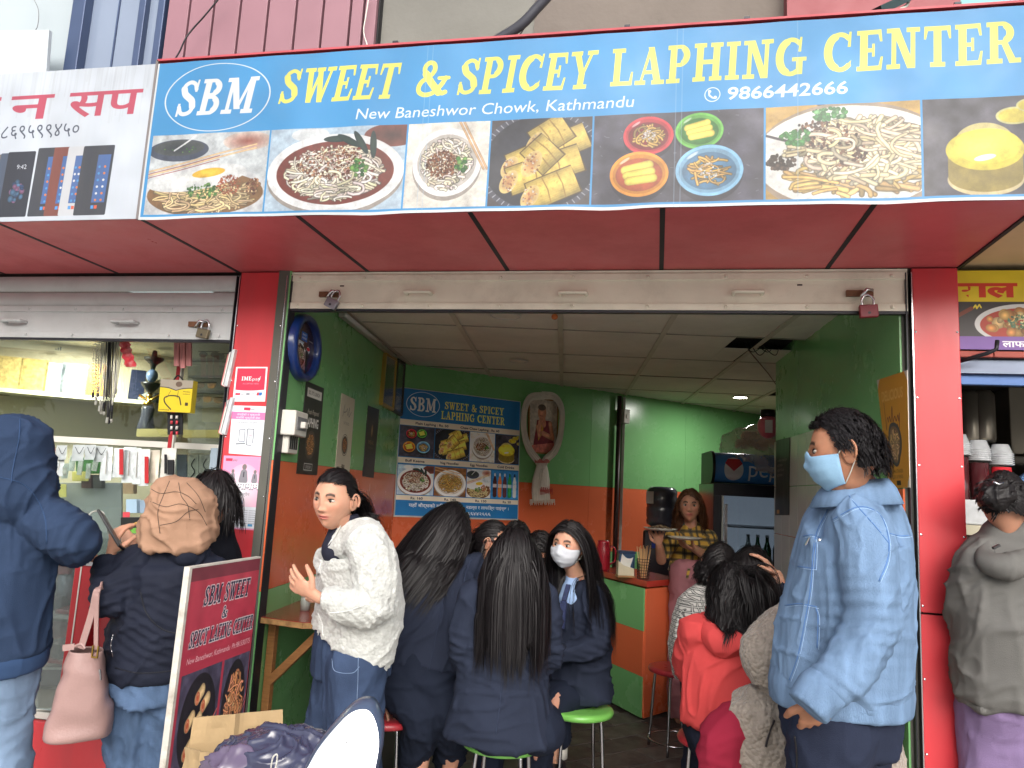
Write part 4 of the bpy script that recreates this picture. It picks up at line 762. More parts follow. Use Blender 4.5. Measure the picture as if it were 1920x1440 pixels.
# banner and phone sign ----------------------------------------------
t_ = thing('banner_sign', 'long blue and yellow laphing shop banner with noodle pictures over the opening', 'sign', ((BX0+BX1)/2, -.68, BZ0))
n = 120; V = []; uv = []; F = []
rows = 14
for j in range(rows+1):
    for i in range(n+1):
        a = i/n; b = j/rows; x = BX0+a*(BX1-BX0); z = BZ0+b*(BZ1-BZ0)
        w_ = .003*sin(a*9)*sin(b*3)+.0015*sin(a*63+b*4); edge = .006*max(0, sin(a*23+1))**3 if j == 0 else 0
        V.append((x, -.691-w_-.004*math.exp(-((x+1.1)/.05)**2)*(1-b), z-edge if j == 0 else z)); uv.append((a, b))
F = [(j*(n+1)+i, j*(n+1)+i+1, (j+1)*(n+1)+i+1, (j+1)*(n+1)+i) for j in range(rows) for i in range(n)]
mesh_obj('banner_sheet', V, F, mat('banner_vinyl', rough=.42, img=paint_banner(), var=.05, vs=3, bump=.06, bs=5, dirt=.08, dirtc=(150, 146, 140)), t_, smooth=True, uvs=[uv[i] for f in F for i in f])
k = MB(); k.box(BX0, BX1, -.682, -.674, BZ0+.004, BZ1+.006); k.build('backing_frame', mat('banner_frame', (120, 60, 66), .6), t_)
k = MB(); k.prism([atY(1500, 58, -.692), atY(1522, 62, -.692), atY(1500, 66, -.692)], (0, .003, 0)); o = k.build('tape_scrap', red, t_)
t_ = thing('phone_shop_sign', 'weathered white sign of the phone shop with red lettering and printed phones', 'sign', (-2.48, -.69, 2.38))
quad_panel('sign_sheet', [(-2.965, -.684, 3.02), (-1.985, -.684, 3.02), (-1.985, -.684, 2.38), (-2.965, -.684, 2.38)], mat('phone_sign_vinyl', rough=.5, img=paint_phone_sign(), var=.05, vs=3, dirt=.1, dirtc=(150, 140, 126), stretch=(3, 3, .4)), t_)
k = MB(); k.box(-1.984, -1.974, -.69, -.675, 2.378, 3.035); k.build('sign_frame', mat('sign_frame_grey', (110, 104, 104), .6), t_)

# shutters -----------------------------------------------------------
def shutter(x0, x1, zb, zr, m, label, handles, nslat, rivx):
    t = thing('rolling_shutter', label, 'shutter', ((x0+x1)/2, .02, zb), 'half raised rolling shutters')
    k = MB(); k.box(x0, x1, .012, .016, zb+.004, zr); k.build('rail_plate', m, t)
    for z in (zb, zr-.022): k = MB(); k.box(x0+.002, x1-.002, .004, .012, z, z+.03); k.build('rail_strip', m, t, bevel=.002)
    k = MB(); k.box(x0+.002, x1-.002, .004, .03, zb-.012, zb-.0008); k.build('rail_lip', dkmetal, t)
    k = MB()
    for x in np.linspace(x0+.05, x1-.06, rivx):
        for z in (zb+.015, zr-.008): k.lathe([(0, -.004), (.005, -.0035), (.0075, 0)], (x, .0035, z), 10, ax=(0, 1, 0))
    k.build('rivets', m, t, True, kind='stuff')
    z = zr+.002; dz = .078
    for s_ in range(nslat):
        k = MB(); P = []
        for q in range(9):
            a = q/8; P.append((0, .02-.014*sin(pi*a)**.7, z+a*dz))
        P = [p for p in P if p[2] < 2.381]
        if len(P) < 3: break
        V = [(x, p[1], p[2]) for p in P for x in (x0, x1)]; F = [(2*i, 2*i+1, 2*i+3, 2*i+2) for i in range(len(P)-1)]
        k.add(V, F); k.build('slat', m, t, True); z += dz+.004
    for hx, hz in handles:
        k = MB(); k.tube(crom([(hx-.056, .012, hz), (hx-.056, -.02, hz), (hx-.045, -.03, hz), (hx+.045, -.03, hz), (hx+.056, -.02, hz), (hx+.056, .012, hz)], 4), .0085, 8); k.box(hx-.05, hx+.05, -.036, -.022, hz-.007, hz+.007); k.build('handle', m, t, True)
    return t
sh = shutter(-1.70, .955, 2.204, 2.356, steel, 'half raised steel shutter of the laphing shop with worn cream paint', [(atY(785, 551, 0)[0], 2.275), (atY(1075, 553, 0)[0], 2.272), (atY(1402, 553, 0)[0], 2.275)], 1, 9)
sh2 = shutter(-4.2, -1.97, 2.052, 2.205, steelg, 'half raised grey steel shutter of the phone shop with ribbed slats', [(-3.16, 2.13), (-2.53, 2.13), (-3.8, 2.13)], 3, 9)
k = MB(); k.box(-1.45, -1.43, .0105, .0115, 2.31, 2.316); k.box(.54, .56, .0105, .0115, 2.31, 2.316); k.build('key_slot', black, sh, kind='stuff')
def padlock(u, v, mbody, label, tilt, Y=-.02, s=1.):
    p = atY(u, v, Y); t = thing('padlock', label, 'padlock', p); M = np.eye(4); a = radians(tilt); M[:3, 0] = [cos(a), 0, sin(a)]; M[:3, 2] = [-sin(a), 0, cos(a)]; M[:3, 3] = p
    k = MB(M); k.box(-.03*s, .03*s, -.014, .008, -.045*s, 0); k.build('lock_body', mbody, t, bevel=.004)
    k = MB(M); k.tube(crom([(-.018*s, -.003, -.005), (-.018*s, -.003, .025), (0, -.003, .042), (.018*s, -.003, .025), (.018*s, -.003, -.005)], 5), .0045*s, 8); k.build('shackle', chrome, t, True)
    k = MB(M); k.lathe([(0, -.001), (.006, 0)], (0, -.0148, -.03*s), 10, ax=(0, -1, 0)); k.build('keyhole', dkmetal, t)
def hasp(u, v, label, par):
    p = atY(u, v, 0); k = MB(); k.box(p[0]-.05, p[0]+.05, -.006, .010, p[2]-.012, p[2]+.012); k.build('bolt_bar', rust, par); k = MB(); k.tube([(p[0]+.0, -.02, p[2]-.02), (p[0]+.02, -.024, p[2]+.01), (p[0]+.045, -.01, p[2]+.01)], .007, 8); k.build('bolt_loop', chrome, par, True)
hasp(618, 552, '', sh); hasp(1612, 550, '', sh); hasp(372, 608, '', sh2)
padlock(627, 561, mat('grey_lock', (150, 150, 160), .3, metal=.8), 'small steel padlock hanging at the left end of the shutter rail', -25)
padlock(1627, 572, mat('maroon_lock', (120, 30, 44), .4), 'dark red padlock hanging at the right end of the shutter rail', 4, s=1.15)
padlock(384, 617, mat('bronze_lock', (120, 110, 90), .35, metal=.8), 'old bronze padlock on the grey phone shop shutter', -10)

# stickers on the left pillar
def sticker(name, img, px4, label, cat, Y=-.001, th=.001, m=None):
    c = [atY(u, v, Y) for u, v in px4]; o = quad_panel(name, c, m or printmat(name+'_print', PR[img], .35, coat=.2), th=th); return setup(o, label, cat)
sticker('pay_sticker', 'ime', [(443, 688), (502, 688), (497, 753), (436, 753)], 'red and white pay sticker, topmost on the left pillar', 'sticker')
sticker('instruction_sticker', 'scan', [(436, 760), (500, 762), (491, 855), (429, 850)], 'white instruction sticker with printed phones in the middle of the left pillar', 'sticker')
sticker('pink_poster', 'mama', [(420, 854), (503, 857), (487, 995), (408, 990)], 'pink poster with three printed people, lowest on the left pillar', 'poster')

# left wall furniture ------------------------------------------------
def wq(px4, A_=LA, B2=LB, off=.01): return [onwall(u, v, A_, B2, off) for u, v in px4]
def poster(name, img, px4, label, A_=LA, B2=LB, off=.0092, th=.002, cat='poster', coat=.1):
    c = wq(px4, A_, B2, off); return setup(quad_panel(name, c, printmat(name+'_'+img, PR[img], .4, coat=coat), th=th), label, cat)
poster('wall_poster', 'laphing', [(574, 714), (607, 728), (594, 891), (555, 888)], 'dark poster with white lettering and a noodle bowl, nearest the street on the left wall')
poster('wall_poster', 'eat', [(640, 737), (665, 749), (654, 893), (627, 886)], 'cream poster with handwriting and a bowl, middle one on the left wall')
poster('wall_poster', 'meal', [(690, 760), (711, 768), (700, 896), (679, 893)], 'narrow black poster, farthest of the three on the left wall')
poster('wall_poster', 'delicious', [(1645, 713), (1702, 694), (1707, 914), (1668, 916)], 'mustard orange poster with script lettering on the right wall', RA, RB)
poster('wall_poster', 'slim', [(1456, 826), (1481, 820), (1480, 966), (1454, 966)], 'narrow dark poster on the tiles at the far end of the right wall', RA, RB, off=.0215)
# oval clock advert
cc = onwall(564, 652, LA, LB, .01); dL = nrm([LB[0]-LA[0], LB[1]-LA[1], 0]); nL = nrm([dL[1], -dL[0], 0])
t_ = thing('wall_clock', 'blue rimmed oval advert clock high on the left wall', 'clock', cc)
M = np.eye(4); M[:3, 0] = dL; M[:3, 1] = [0, 0, 1]; M[:3, 2] = nL; M[:3, 3] = cc
k = MB(M); a_ = np.linspace(0, 2*pi, 49)[:-1]; P = []
for rr, zz in [(1, 0), (1, .03), (.94, .045), (.82, .045), (.78, .03), (.78, .012)]: P += [(.19*rr*cos(a)*1., .16*rr*sin(a)*1.02, zz) for a in a_]
k.add(P, [(i*48+j, i*48+(j+1) % 48, (i+1)*48+(j+1) % 48, (i+1)*48+j) for i in range(5) for j in range(48)]); k.build('rim', mat('blue_rim', (24, 50, 110), .3, coat=.4), t_, True)
Vc = [(.15*cos(a), .126*sin(a), .014) for a in a_]; Vw = np.array(Vc)@M[:3, :3].T+M[:3, 3]
mesh_obj('dial', Vw, [tuple(range(48))], printmat('clock_dial', PR['clock'], .2, coat=.5), t_, uvs=[(.5+.5*cos(a), .5+.5*sin(a)) for a in a_])
# meter and switch box
def wallbox(name, px0, w, h, d, m, label, cat):
    p = onwall(*px0, LA, LB, .009); t = thing(name, label, cat, p); M = np.eye(4); M[:3, 0] = dL; M[:3, 1] = nL; M[:3, 3] = p
    k = MB(M); k.box(-w/2, w/2, 0, d, -h/2, h/2); k.build('casing', m, t, bevel=.006); return t, M
t_, M = wallbox('switch_box', (536, 794), .16, .115, .075, wht, 'white switch box on the left wall above the socket', 'switch box')
k = MB(M); k.box(-.02, .02, .076, .1, -.02, .01); k.build('lever', wht, t_, bevel=.003); k = MB(M); k.box(-.06, .06, .0755, .078, -.03, .03); k.build('face_plate', grey, t_)
t_, M = wallbox('wall_socket', (535, 828), .13, .11, .04, wht, 'white wall socket with dark openings under the switch box', 'socket')
for i in range(4): k = MB(M); k.box(-.05+.026*i, -.034+.026*i, .041, .043, -.035, .035); k.build('slot', black, t_)
# tube light along the top of the left wall
a = onwall(640, 585, LA, LB, .03); b = onwall(735, 664, LA, LB, .03); a[2] = b[2] = 2.355
t_ = thing('tube_light', 'unlit tube light fixed along the top of the left wall', 'tube light', a)
k = MB(); k.bar(a, b, .03, .03); k.build('batten', mat('batten_grey', (170, 168, 160), .5), t_); k = MB(); k.tube([a+nL*.025-[0, 0, .006], b+nL*.025-[0, 0, .006]], .013, 12); k.build('tube', mat('tube_glass', (200, 200, 196), .2), t_, True)
# gilt framed certificates near the corner
fr = mat('gilt_frame', (196, 160, 80), .3, metal=.6); gl = mat('dark_framed_sheet', (96, 92, 86), .15, coat=.5)
for (u0, v0, u1, v1, ub, vb0, vb1, lab, ml, k_) in [(722, 664, 741, 675, 0, 756, 768, 'gilt framed certificate on the left wall, the one nearer the street', fr, 0), (744, 675, 757, 682, 0, 768, 778, 'dark framed certificate touching the back corner of the left wall', mat('dark_frame', (60, 56, 50), .4), 1)]:
    c = np.array(wq([(u0, v0), (u1, v1), (u1-6, vb1), (u0-8, vb0)], off=.02)); t_ = thing('framed_certificate', lab, 'picture frame', c.mean(0), 'framed certificates')
    quad_panel('sheet', c, gl, t_, th=.008)
    for i in range(4): k = MB(); k.bar(c[i], c[(i+1) % 4], .02, .03, up=nL); k.build('frame_edge', ml, t_)
# menu board
t_ = thing('menu_board', 'blue menu board with prices and dish pictures on the back wall', 'menu board', onwall(855, 968, LB, BB))
c = wq([(753, 732), (975, 751), (970, 972), (740, 968)], LB, BB, .022); c[0][2] = c[1][2] = 2.185; c[2][2] = c[3][2] = 1.195
quad_panel('menu_sheet', c, printmat('menu_vinyl', paint_menu(), .35, coat=.15), t_, th=.003); c = np.array(c); e_ = nrm(c[1]-c[0])*.008; z_ = np.array([0, 0, .006]); quad_panel('backing', np.array([c[0]-e_+z_, c[1]+e_+z_, c[2]+e_-2*z_, c[3]-e_-2*z_]), wht, t_, th=-.010)
# portrait and scarf
c = np.array(wq([(991, 745), (1046, 750), (1043, 852), (992, 848)], LB, BB, .03)); c[1][2] = c[0][2]; c[3][2] = c[2][2]
t_ = thing('framed_portrait', 'framed portrait of a monk in maroon robes on the back wall', 'portrait', c.mean(0)); quad_panel('picture', c, printmat('portrait', PR['monk'], .3, coat=.4), t_, th=.003)
nb = nrm(np.cross(c[3]-c[0], c[1]-c[0])); nb = nb if nb[1] < 0 else -nb
for i in range(4): k = MB(); k.bar(c[i], c[(i+1) % 4], .012, .02, up=nb); k.build('frame_edge', mat('thin_gold_frame', (150, 110, 50), .4, metal=.4), t_)
silk = mat('white_silk', (226, 220, 206), .35, var=.06, vs=20, bump=.25, bs=30, sheen=.4)
t_ = thing('silk_scarf', 'white ceremonial silk scarf draped around the portrait and hanging in a fringe', 'scarf', onwall(1010, 860, LB, BB, .05))
def ws(u, v, off=.05): return onwall(u, v, LB, BB, off)
def cloth_band(path, w, m, name, par, folds=4, amp=.008, n=40, taper=None):
    P = crom(path, 8); k = len(P); tt = np.gradient(P, axis=0); V = []; q = 17
    for i in range(k):
        x = nrm(np.cross(tt[i], nb)); ww = w if taper is None else w*np.interp(i/(k-1), [0, .5, 1], taper)
        for j in range(q):
            s = j/(q-1)-.5; V.append(P[i]+x*s*ww+nb*(amp*sin(s*folds*2*pi+i*.08)+amp*.6*sin(s*folds*4.7*pi+i*.2)+.012*(1-4*s*s)))
    return mesh_obj(name, V, [(i*q+j, i*q+j+1, (i+1)*q+j+1, (i+1)*q+j) for i in range(k-1) for j in range(q-1)], m, par, smooth=True)
cloth_band([ws(1020, 742), ws(994, 746), ws(983, 770), ws(982, 810), ws(992, 842), ws(1010, 866), ws(1016, 880)], .07, silk, 'band', t_, taper=[1, .8, 1.1])
cloth_band([ws(1015, 741), ws(1040, 745), ws(1053, 770), ws(1050, 815), ws(1040, 845), ws(1024, 862), ws(1016, 880)], .07, silk, 'band', t_, taper=[1, .8, 1.1])
cloth_band([ws(1016, 862), ws(1016, 885), ws(1015, 915), ws(1016, 938)], .17, silk, 'tail', t_, folds=7, amp=.010, taper=[.5, 1, 1.05])
k = MB()
for i in range(46):
    p = ws(994+i*1.02, 936, .045+.015*sin(i*2.1)); k.tube([p, p+[.004*sin(i), 0, -.04-.012*sin(i*1.7)]], .0025, 4)
k.build('fringe', silk, t_); k = MB(); p = ws(1017, 861, .06)
for i in range(14): k.tube([ws(1003+i*2, 862+2*sin(i), .075), ws(1004+i*2, 868, .078)], .003, 4)
for i in range(20): k.tube([ws(1013+i*1.2, 915+3*sin(i*2), .085), ws(1013+i*1.2, 925+3*cos(i*3), .085)], .0022, 4)
k.build('red_stitching', mat('red_thread', (190, 60, 50), .7), t_, kind='stuff')
# pipe and conduit in the corner of the back walls
WB2 = (BB, BC)
def wc(u, v, off=.03): return onwall(u, v, BB, BC, off)
a, b = wc(1162, 743, .05), wc(1162, 743, .05).copy(); b[2] = 0
t_ = thing('wall_pipe', 'dark vertical pipe running down the back wall', 'pipe', b); k = MB(); k.tube([a, b], .022, 12); k.build('pipe', mat('dark_brown_pipe', (48, 30, 30), .4), t_, True)
a2 = wc(1171, 745, .02); b2 = a2.copy(); b2[2] = 0; t_ = thing('cable_conduit', 'white cable conduit beside the dark pipe on the back wall', 'conduit', b2); k = MB(); k.bar(a2, b2, .024, .018, up=(0, 1, 0)); k.build('conduit', wht, t_)
p = wc(1172, 781, .05); k = MB(frame(p, (.72, .69, 0))); k.box(-.035, .035, -.03, .03, -.065, .065); t_ = thing('switch', 'small white switch box on the conduit of the back wall', 'switch', p); k.build('casing', wht, t_, bevel=.006); k = MB(frame(p, (.72, .69, 0))); k.box(-.012, .012, -.037, -.03, -.02, .02); k.build('rocker', wht, t_, bevel=.002)

# counter ------------------------------------------------------------
CA = np.array([-.06, 2.05, 0]); CL = np.array([-.45, 2.62, 0]); CR = np.array([.16, 2.38, 0]); CX = CL+CR-CA
t_ = thing('serving_counter', 'serving counter in green and orange panels with a red top', 'counter', CA)
ctop = mat('red_countertop', (176, 56, 44), .25, var=.08, coat=.3)
k = MB(); k.prism([p+[0, 0, .03] for p in (CA, CR, CX, CL)], (0, 0, .8)); k.build('carcass', org, t_)
def cpanel(p, q, z0, z1, m, th=.008):
    k = MB(frame(p, q-p)); L = np.linalg.norm(q-p); k.box(.002, L-.002, -th, -.0005, z0+.001, z1-.001); k.build('panel', m, t_, bevel=.001)
for z0, z1, m in [(.02, .275, grn), (.275, .56, org), (.56, .835, grn)]: cpanel(CL, CA, z0, z1, m)
cpanel(CA, CR, .02, .835, org)
e = nrm(CA-CL)*.03; f_ = nrm(CA-CR)*.015
k = MB(); k.prism([p+[0, 0, .845] for p in (CA+e+f_, CR+e-f_, CX-e-f_, CL-e+f_)], (0, 0, .04)); k.build('countertop', ctop, t_, bevel=.004)
ctz = .8855
def ctp(u, v): return atZ(u, v, ctz)
# napkin box, chopstick basket, flask, lunch box
p = ctp(1172, 1082); t_ = thing('napkin_box', 'cream napkin box with white tissues on the serving counter', 'napkin box', p); M = frame(p, (.95, .25, 0)); k = MB(M)
k.prism([(-.06, -.04, 0), (.06, -.04, 0), (.06, .05, 0), (-.06, .05, 0)], (0, 0, .012)); k.build('tray', wood, t_, bevel=.002); k = MB(M); k.prism([(-.055, -.03, .013), (.055, -.03, .013), (.055, -.03, .06), (-.02, -.03, .08), (-.055, -.03, .11)], (0, .07, 0)); k.build('box', mat('cream_plastic', (196, 186, 160), .5), t_, bevel=.003)
k = MB(M)
for i in range(5): k.prism([(-.045+.01*i, -.02+.01*i, .06), (.035, -.02+.01*i, .06), (.01+.012*i, -.02+.01*i, .1+.008*i), (-.03+.01*i, -.025+.01*i, .16-.012*i)], (0, .002, 0))
k.build('tissues', paper, t_)
p = ctp(1206, 1086); t_ = thing('chopstick_basket', 'black wire basket full of wooden chopsticks on the serving counter', 'basket', p); k = MB()
for z in np.linspace(0, .13, 8): a = np.linspace(0, 2*pi, 21); r = .038+.06*z; k.tube([(p[0]+r*cos(x), p[1]+r*sin(x), p[2]+z+.003) for x in a], .0016, 4, False)
for i in range(16): x = 2*pi*i/16; k.tube([(p[0]+.038*cos(x), p[1]+.038*sin(x), p[2]+.003), (p[0]+.046*cos(x+.2), p[1]+.046*sin(x+.2), p[2]+.133)], .0016, 4)
k.build('wire_basket', black, t_)
cs = mat('chopstick_wood', (206, 166, 118), .6, var=.15)
for i in range(20):
    x = RNG.uniform(0, 2*pi); r = RNG.uniform(0, .03); k = MB(); k.bar(p+[r*cos(x)*.6, r*sin(x)*.6, .01], p+[r*cos(x)*1.7+RNG.uniform(-.01, .01), r*sin(x)*1.4, .21+RNG.uniform(-.015, .015)], .005, .005); k.build('chopstick', cs, t_)
p = ctp(1147, 1066); t_ = thing('lunch_box', 'small blue lidded plastic box behind the napkins on the counter', 'plastic box', p+np.array([.09, .12, 0])); q = p+np.array([.1, .14, 0]); k = MB(frame(q, (1, .2, 0))); k.box(-.06, .06, -.05, .05, 0, .11); k.build('tub', mat('blue_plastic', (50, 90, 130), .4), t_, bevel=.006); k = MB(frame(q, (1, .2, 0))); k.box(-.066, .066, -.056, .056, .11, .128); k.build('lid', mat('blue_lid', (40, 70, 110), .4), t_, bevel=.005)
p = ctp(1130, 1070); t_ = thing('flask', 'tall red plastic jug on the serving counter beside the masked girl', 'jug', p); k = MB(); k.lathe([(.045, 0), (.052, .02), (.05, .16), (.042, .2), (.044, .215), (.0, .22)], p, 24); k.build('jug_body', mat('red_jug', (150, 30, 44), .25, coat=.5), t_, True); k = MB(); k.tube(crom([p+[.05, 0, .18], p+[.085, 0, .16], p+[.085, 0, .08], p+[.05, 0, .05]]), .007, 8); k.build('handle', MATS['red_jug'], t_, True)
# water dispenser
D_ = 6.3; p = atD(1240, 990, D_); t_ = thing('water_dispenser', 'black water dispenser with a big dark bottle on top at the back', 'water dispenser', (p[0], p[1], 0)); zt = atD(1240, 912, D_)[2]; zb = atD(1240, 990, D_)[2]
H = zt-zb; k = MB(); k.lathe([(.05, -.05), (.07, 0), (.125, .03), (.13, .06), (.124, .08), (.13, .1), (.13, .16), (.124, .18), (.13, .2), (.13, .25), (.124, .27), (.13, .29), (.125, H-.03), (.1, H-.005), (.0, H)], (p[0], p[1], zb), 32); k.build('bottle', mat('smoky_bottle', (66, 70, 84), .12, coat=.6, var=.15, vs=9), t_, True)
k = MB(); k.box(p[0]-.15, p[0]+.15, p[1]-.12, p[1]+.15, .0, zb-.02); k.build('cabinet', mat('dispenser_black', (26, 30, 44), .3, coat=.4), t_, bevel=.02); k = MB(); k.box(p[0]-.13, p[0]-.08, p[1]-.14, p[1]-.121, zb+.24, zb+.32)
k = MB(); k.box(p[0]-.13, p[0]-.07, p[1]-.135, p[1]-.125, zb+.2, zb+.3); k.build('label', paper, t_)
for i in (-.06, .06): k = MB(); k.box(p[0]+i-.015, p[0]+i+.015, p[1]-.17, p[1]-.121, zb-.16, zb-.12); k.build('tap', [mat('tap_blue', (40, 70, 190), .4), mat('tap_red', (190, 40, 40), .4)][i > 0], t_, bevel=.004)
# fridge
fx0 = atD(1338, 905, 5.5); fdir = nrm([.99, .12, 0]); t_ = thing('drinks_fridge', 'glass door drinks fridge with a blue rounded header', 'fridge', (fx0[0], fx0[1], 0)); M = frame((fx0[0], fx0[1], 0), fdir); z1 = fx0[2]
bk = mat('fridge_black', (30, 32, 44), .3, coat=.3); fw = .62
k = MB(M); k.box(0, fw, .05, .6, 0, .03); k.box(0, .03, .05, .6, .03, z1); k.box(fw-.03, fw, .05, .6, .03, z1); k.box(.03, fw-.03, .58, .6, .03, z1); k.box(.03, fw-.03, .05, .58, z1-.03, z1); k.build('cabinet', bk, t_)
k = MB(M); k.box(.031, fw-.031, .56, .579, .031, z1-.031); k.build('liner', mat('fridge_liner', (214, 216, 216), .4, emit=(190, 196, 206), es=.2), t_)  # white liner with an added faint glow that brightens the fridge inside; no lamp
k = MB(M); k.box(0, fw, 0, .049, z1-.09, z1-.001); k.box(0, fw, 0, .049, .0, .08); k.box(0, .06, 0, .049, .08, z1-.09); k.box(fw-.06, fw, 0, .049, .08, z1-.09); dr = k.build('door', bk, t_, bevel=.003)
k = MB(M); k.box(.06, fw-.06, .02, .03, .08, z1-.09); k.build('glass', glassmat('fridge_glass', (206, 214, 220), .05, .5), dr); k = MB(M); k.bar((.085, -.03, z1-.55), (.085, -.03, z1-.15), .02, .02, (0, 1, 0)); k.build('handle', chrome, dr)
k = MB(M); k.box(.062, .075, .005, .019, .08, z1-.09); k.build('seal', wht, dr)
for z in (z1-.32, z1-.62, z1-.92, z1-1.2): k = MB(M); k.box(.035, fw-.035, .08, .54, z, z+.012); k.build('shelf', mat('shelf_white', (206, 208, 212), .4), t_)
prof = [(-.03+.09*cos(a)*-1+.06, .0+.15*sin(a)) for a in np.linspace(-.1, pi/2+.3, 8)]
k = MB(M); V = []; uvs = []; q = 12
for i in range(q+1):
    a = -pi/2+pi*i/q; V += [(0, -.02-.09*cos(a)+.05, z1+.115+.11*sin(a)), (fw, -.02-.09*cos(a)+.05, z1+.115+.11*sin(a))]
F = [(2*i, 2*i+1, 2*i+3, 2*i+2) for i in range(q)]; Vw = np.array(V)@M[:3, :3].T+M[:3, 3]
mesh_obj('header', Vw, F, printmat('fridge_header', PR['pepsi'], .25, coat=.5), t_, smooth=True, uvs=[uv for i in range(q) for uv in ((0, i/q), (1, i/q), (1, (i+1)/q), (0, (i+1)/q))])
for x in (-.02, fw): k = MB(M); k.prism([(x, -.02-.1*cos(a)+.05, z1+.115+.12*sin(a)) for a in np.linspace(-pi/2, pi/2, 12)]+[(x, .4, z1+.235), (x, .4, z1-.005)], (.02, 0, 0)); k.build('header_cap', black, t_)
k = MB(M); k.box(.001, fw-.001, .035, .4, z1+.006, z1+.225); k.build('header_box', bk, t_)
def bottle(p, h, r, m, cm, label, grp):
    t = thing('drink_bottle', label, 'bottle', p, grp); k = MB(); k.lathe([(.0, 0), (r*.9, .0), (r, .02), (r, h*.55), (r*.45, h*.78), (r*.38, h*.94), (.0, h*.94)], p, 14); k.build('glass', m, t, True); k = MB(); k.lathe([(r*.45, h*.93), (r*.45, h), (0, h)], p, 12); k.build('cap', cm, t)
gm = [mat('cola_glass', (50, 26, 24), .1, coat=.5), mat('green_glass', (60, 130, 70), .1, coat=.5), mat('clear_soda', (176, 186, 180), .1, coat=.4), mat('black_soda', (30, 34, 60), .15, coat=.5)]
for i, (x, mi, lab) in enumerate([(.30, 2, 'clear bottle with amber drink, leftmost on the fridge shelf'), (.37, 1, 'green soda bottle, second on the fridge shelf'), (.44, 1, 'green soda bottle beside the dark can on the fridge shelf'), (.52, 3, 'tall dark blue bottle at the right of the fridge shelf')]):
    q = np.array([x, .2, z1-.608]); p = q@M[:3, :3].T+M[:3, 3]; bottle(p, .24 if mi != 3 else .26, .03 if mi != 3 else .04, gm[mi], wht, lab, 'bottles in the fridge')
# plastic bag of snacks and a pink jar on top of the fridge
q0 = np.array([.34, .15, z1+.23])@M[:3, :3].T+M[:3, 3]; t_ = thing('snack_bag', 'big clear plastic bag of wrapped snacks bulging over the top of the fridge', 'plastic bag', q0)
M2 = frame(q0, fdir); k = MB(M2); k.ell((0, -.07, .045), (.27, .15, .165), 60, 40); o = k.build('bag', None, t_, True)
vv = np.array([v.co[:] for v in o.data.vertices]); nn = vv/(np.linalg.norm(vv, axis=1)[:, None]+1e-6); n1 = noise3(vv*9, 3); n2 = 1-np.abs(noise3(vv*16, 5)); vv = vv+nn*(.035*n1+.03*n2**3)[:, None]; vv[:, 2] = np.where(vv[:, 1] < -.08, vv[:, 2]-.1*np.clip(-vv[:, 1]-.08, 0, .1)/.1, vv[:, 2])
o.data.vertices.foreach_set('co', vv.ravel()); o.data.update(); o.data.materials.append(mat('bag_film', (200, 194, 184), .12, alpha=.42, coat=.8, var=.15, vs=20))
k = MB(M2); rg = np.random.default_rng(2)
for i in range(9): c = np.array([rg.uniform(-.15, .15), rg.uniform(-.08, .0), rg.uniform(.05, .15)]); a = rg.uniform(0, 3); k.box(c[0]-.05, c[0]+.05, c[1]-.02, c[1]+.02, c[2]-.035, c[2]+.035)
k.build('snack_packets', mat('snack_packet', (200, 184, 156), .4, var=.2, vs=10, dirt=.4, dirtc=(150, 60, 50)), t_, bevel=.01)
p = atD(1440, 800, 5.3); t_ = thing('pink_jar', 'pink jar with a black lid on top of the fridge', 'jar', p); k = MB(); k.ell(p, (.075, .075, .085)); k.build('jar_body', mat('pink_jar', (214, 110, 130), .3, coat=.4), t_, True); k = MB(); k.lathe([(.05, 0), (.055, .01), (.05, .05), (0, .055)], p+[0, 0, .07], 20); k.build('lid', black, t_, True); k = MB(); k.box(p[0]-.03, p[0]+.02, p[1]-.079, p[1]-.07, p[2]-.05, p[2]+.04); k.build('label', paper, t_)

# wall shelf on the left with brackets and bottles
t_ = thing('wall_table', 'narrow maroon topped wall table with rounded end on wooden brackets', 'table', (-1.55, .2, .8))
k = MB(); Pn = [(-1.703, .02), (-1.47, -.02), (-1.39, .02), (-1.355, .12), (-1.42, 1.5), (-1.88, 1.5)]; k.prism([(x, y, .795) for x, y in Pn], (0, 0, .028)); k.build('tabletop', maroon_top, t_)
k = MB(); Pe = [(-1.701, .019), (-1.47, -.021), (-1.387, .019), (-1.352, .12), (-1.42, 1.5)]
for a, b in zip(Pe[:-1], Pe[1:]): k.bar((*a, .8085), (*b, .8085), .006, .022)
k.build('worn_edge', mat('worn_edge_strip', (168, 130, 84), .7, var=.35, vs=40, dirt=.6, dirtc=(90, 50, 30)), t_)
for y in (.12, 1.1):
    x = -1.70-.1215*y+.012; k = MB(); k.box(x, x+.035, y, y+.035, .40, .794); k.build('bracket_post', wood, t_, bevel=.002); k = MB(); k.bar((x+.017, y+.017, .52), (x+.27, y+.017, .782), .035, .035, (0, 1, 0)); k.build('bracket_brace', wood, t_, bevel=.002)
def lathe_thing(name, p, prof, m, label, cat, extra=None, grp=None):
    t = thing(name, label, cat, p, grp); k = MB(); k.lathe(prof, p, 20); k.build('body', m, t, True)
    if extra: k = MB(); k.lathe(extra[0], p, 16); k.build(extra[2], extra[1], t, True)
    return t
lathe_thing('sauce_bottle', (-1.56, .62, .824), [(.03, 0), (.032, .1), (.012, .15), (.012, .19)], mat('sauce_green', (84, 74, 34), .2, coat=.5), 'tall dark green sauce bottle on the wall table behind the woman in white', 'bottle', ([(.015, .18), (.015, .21), (0, .212)], wht, 'cap'))
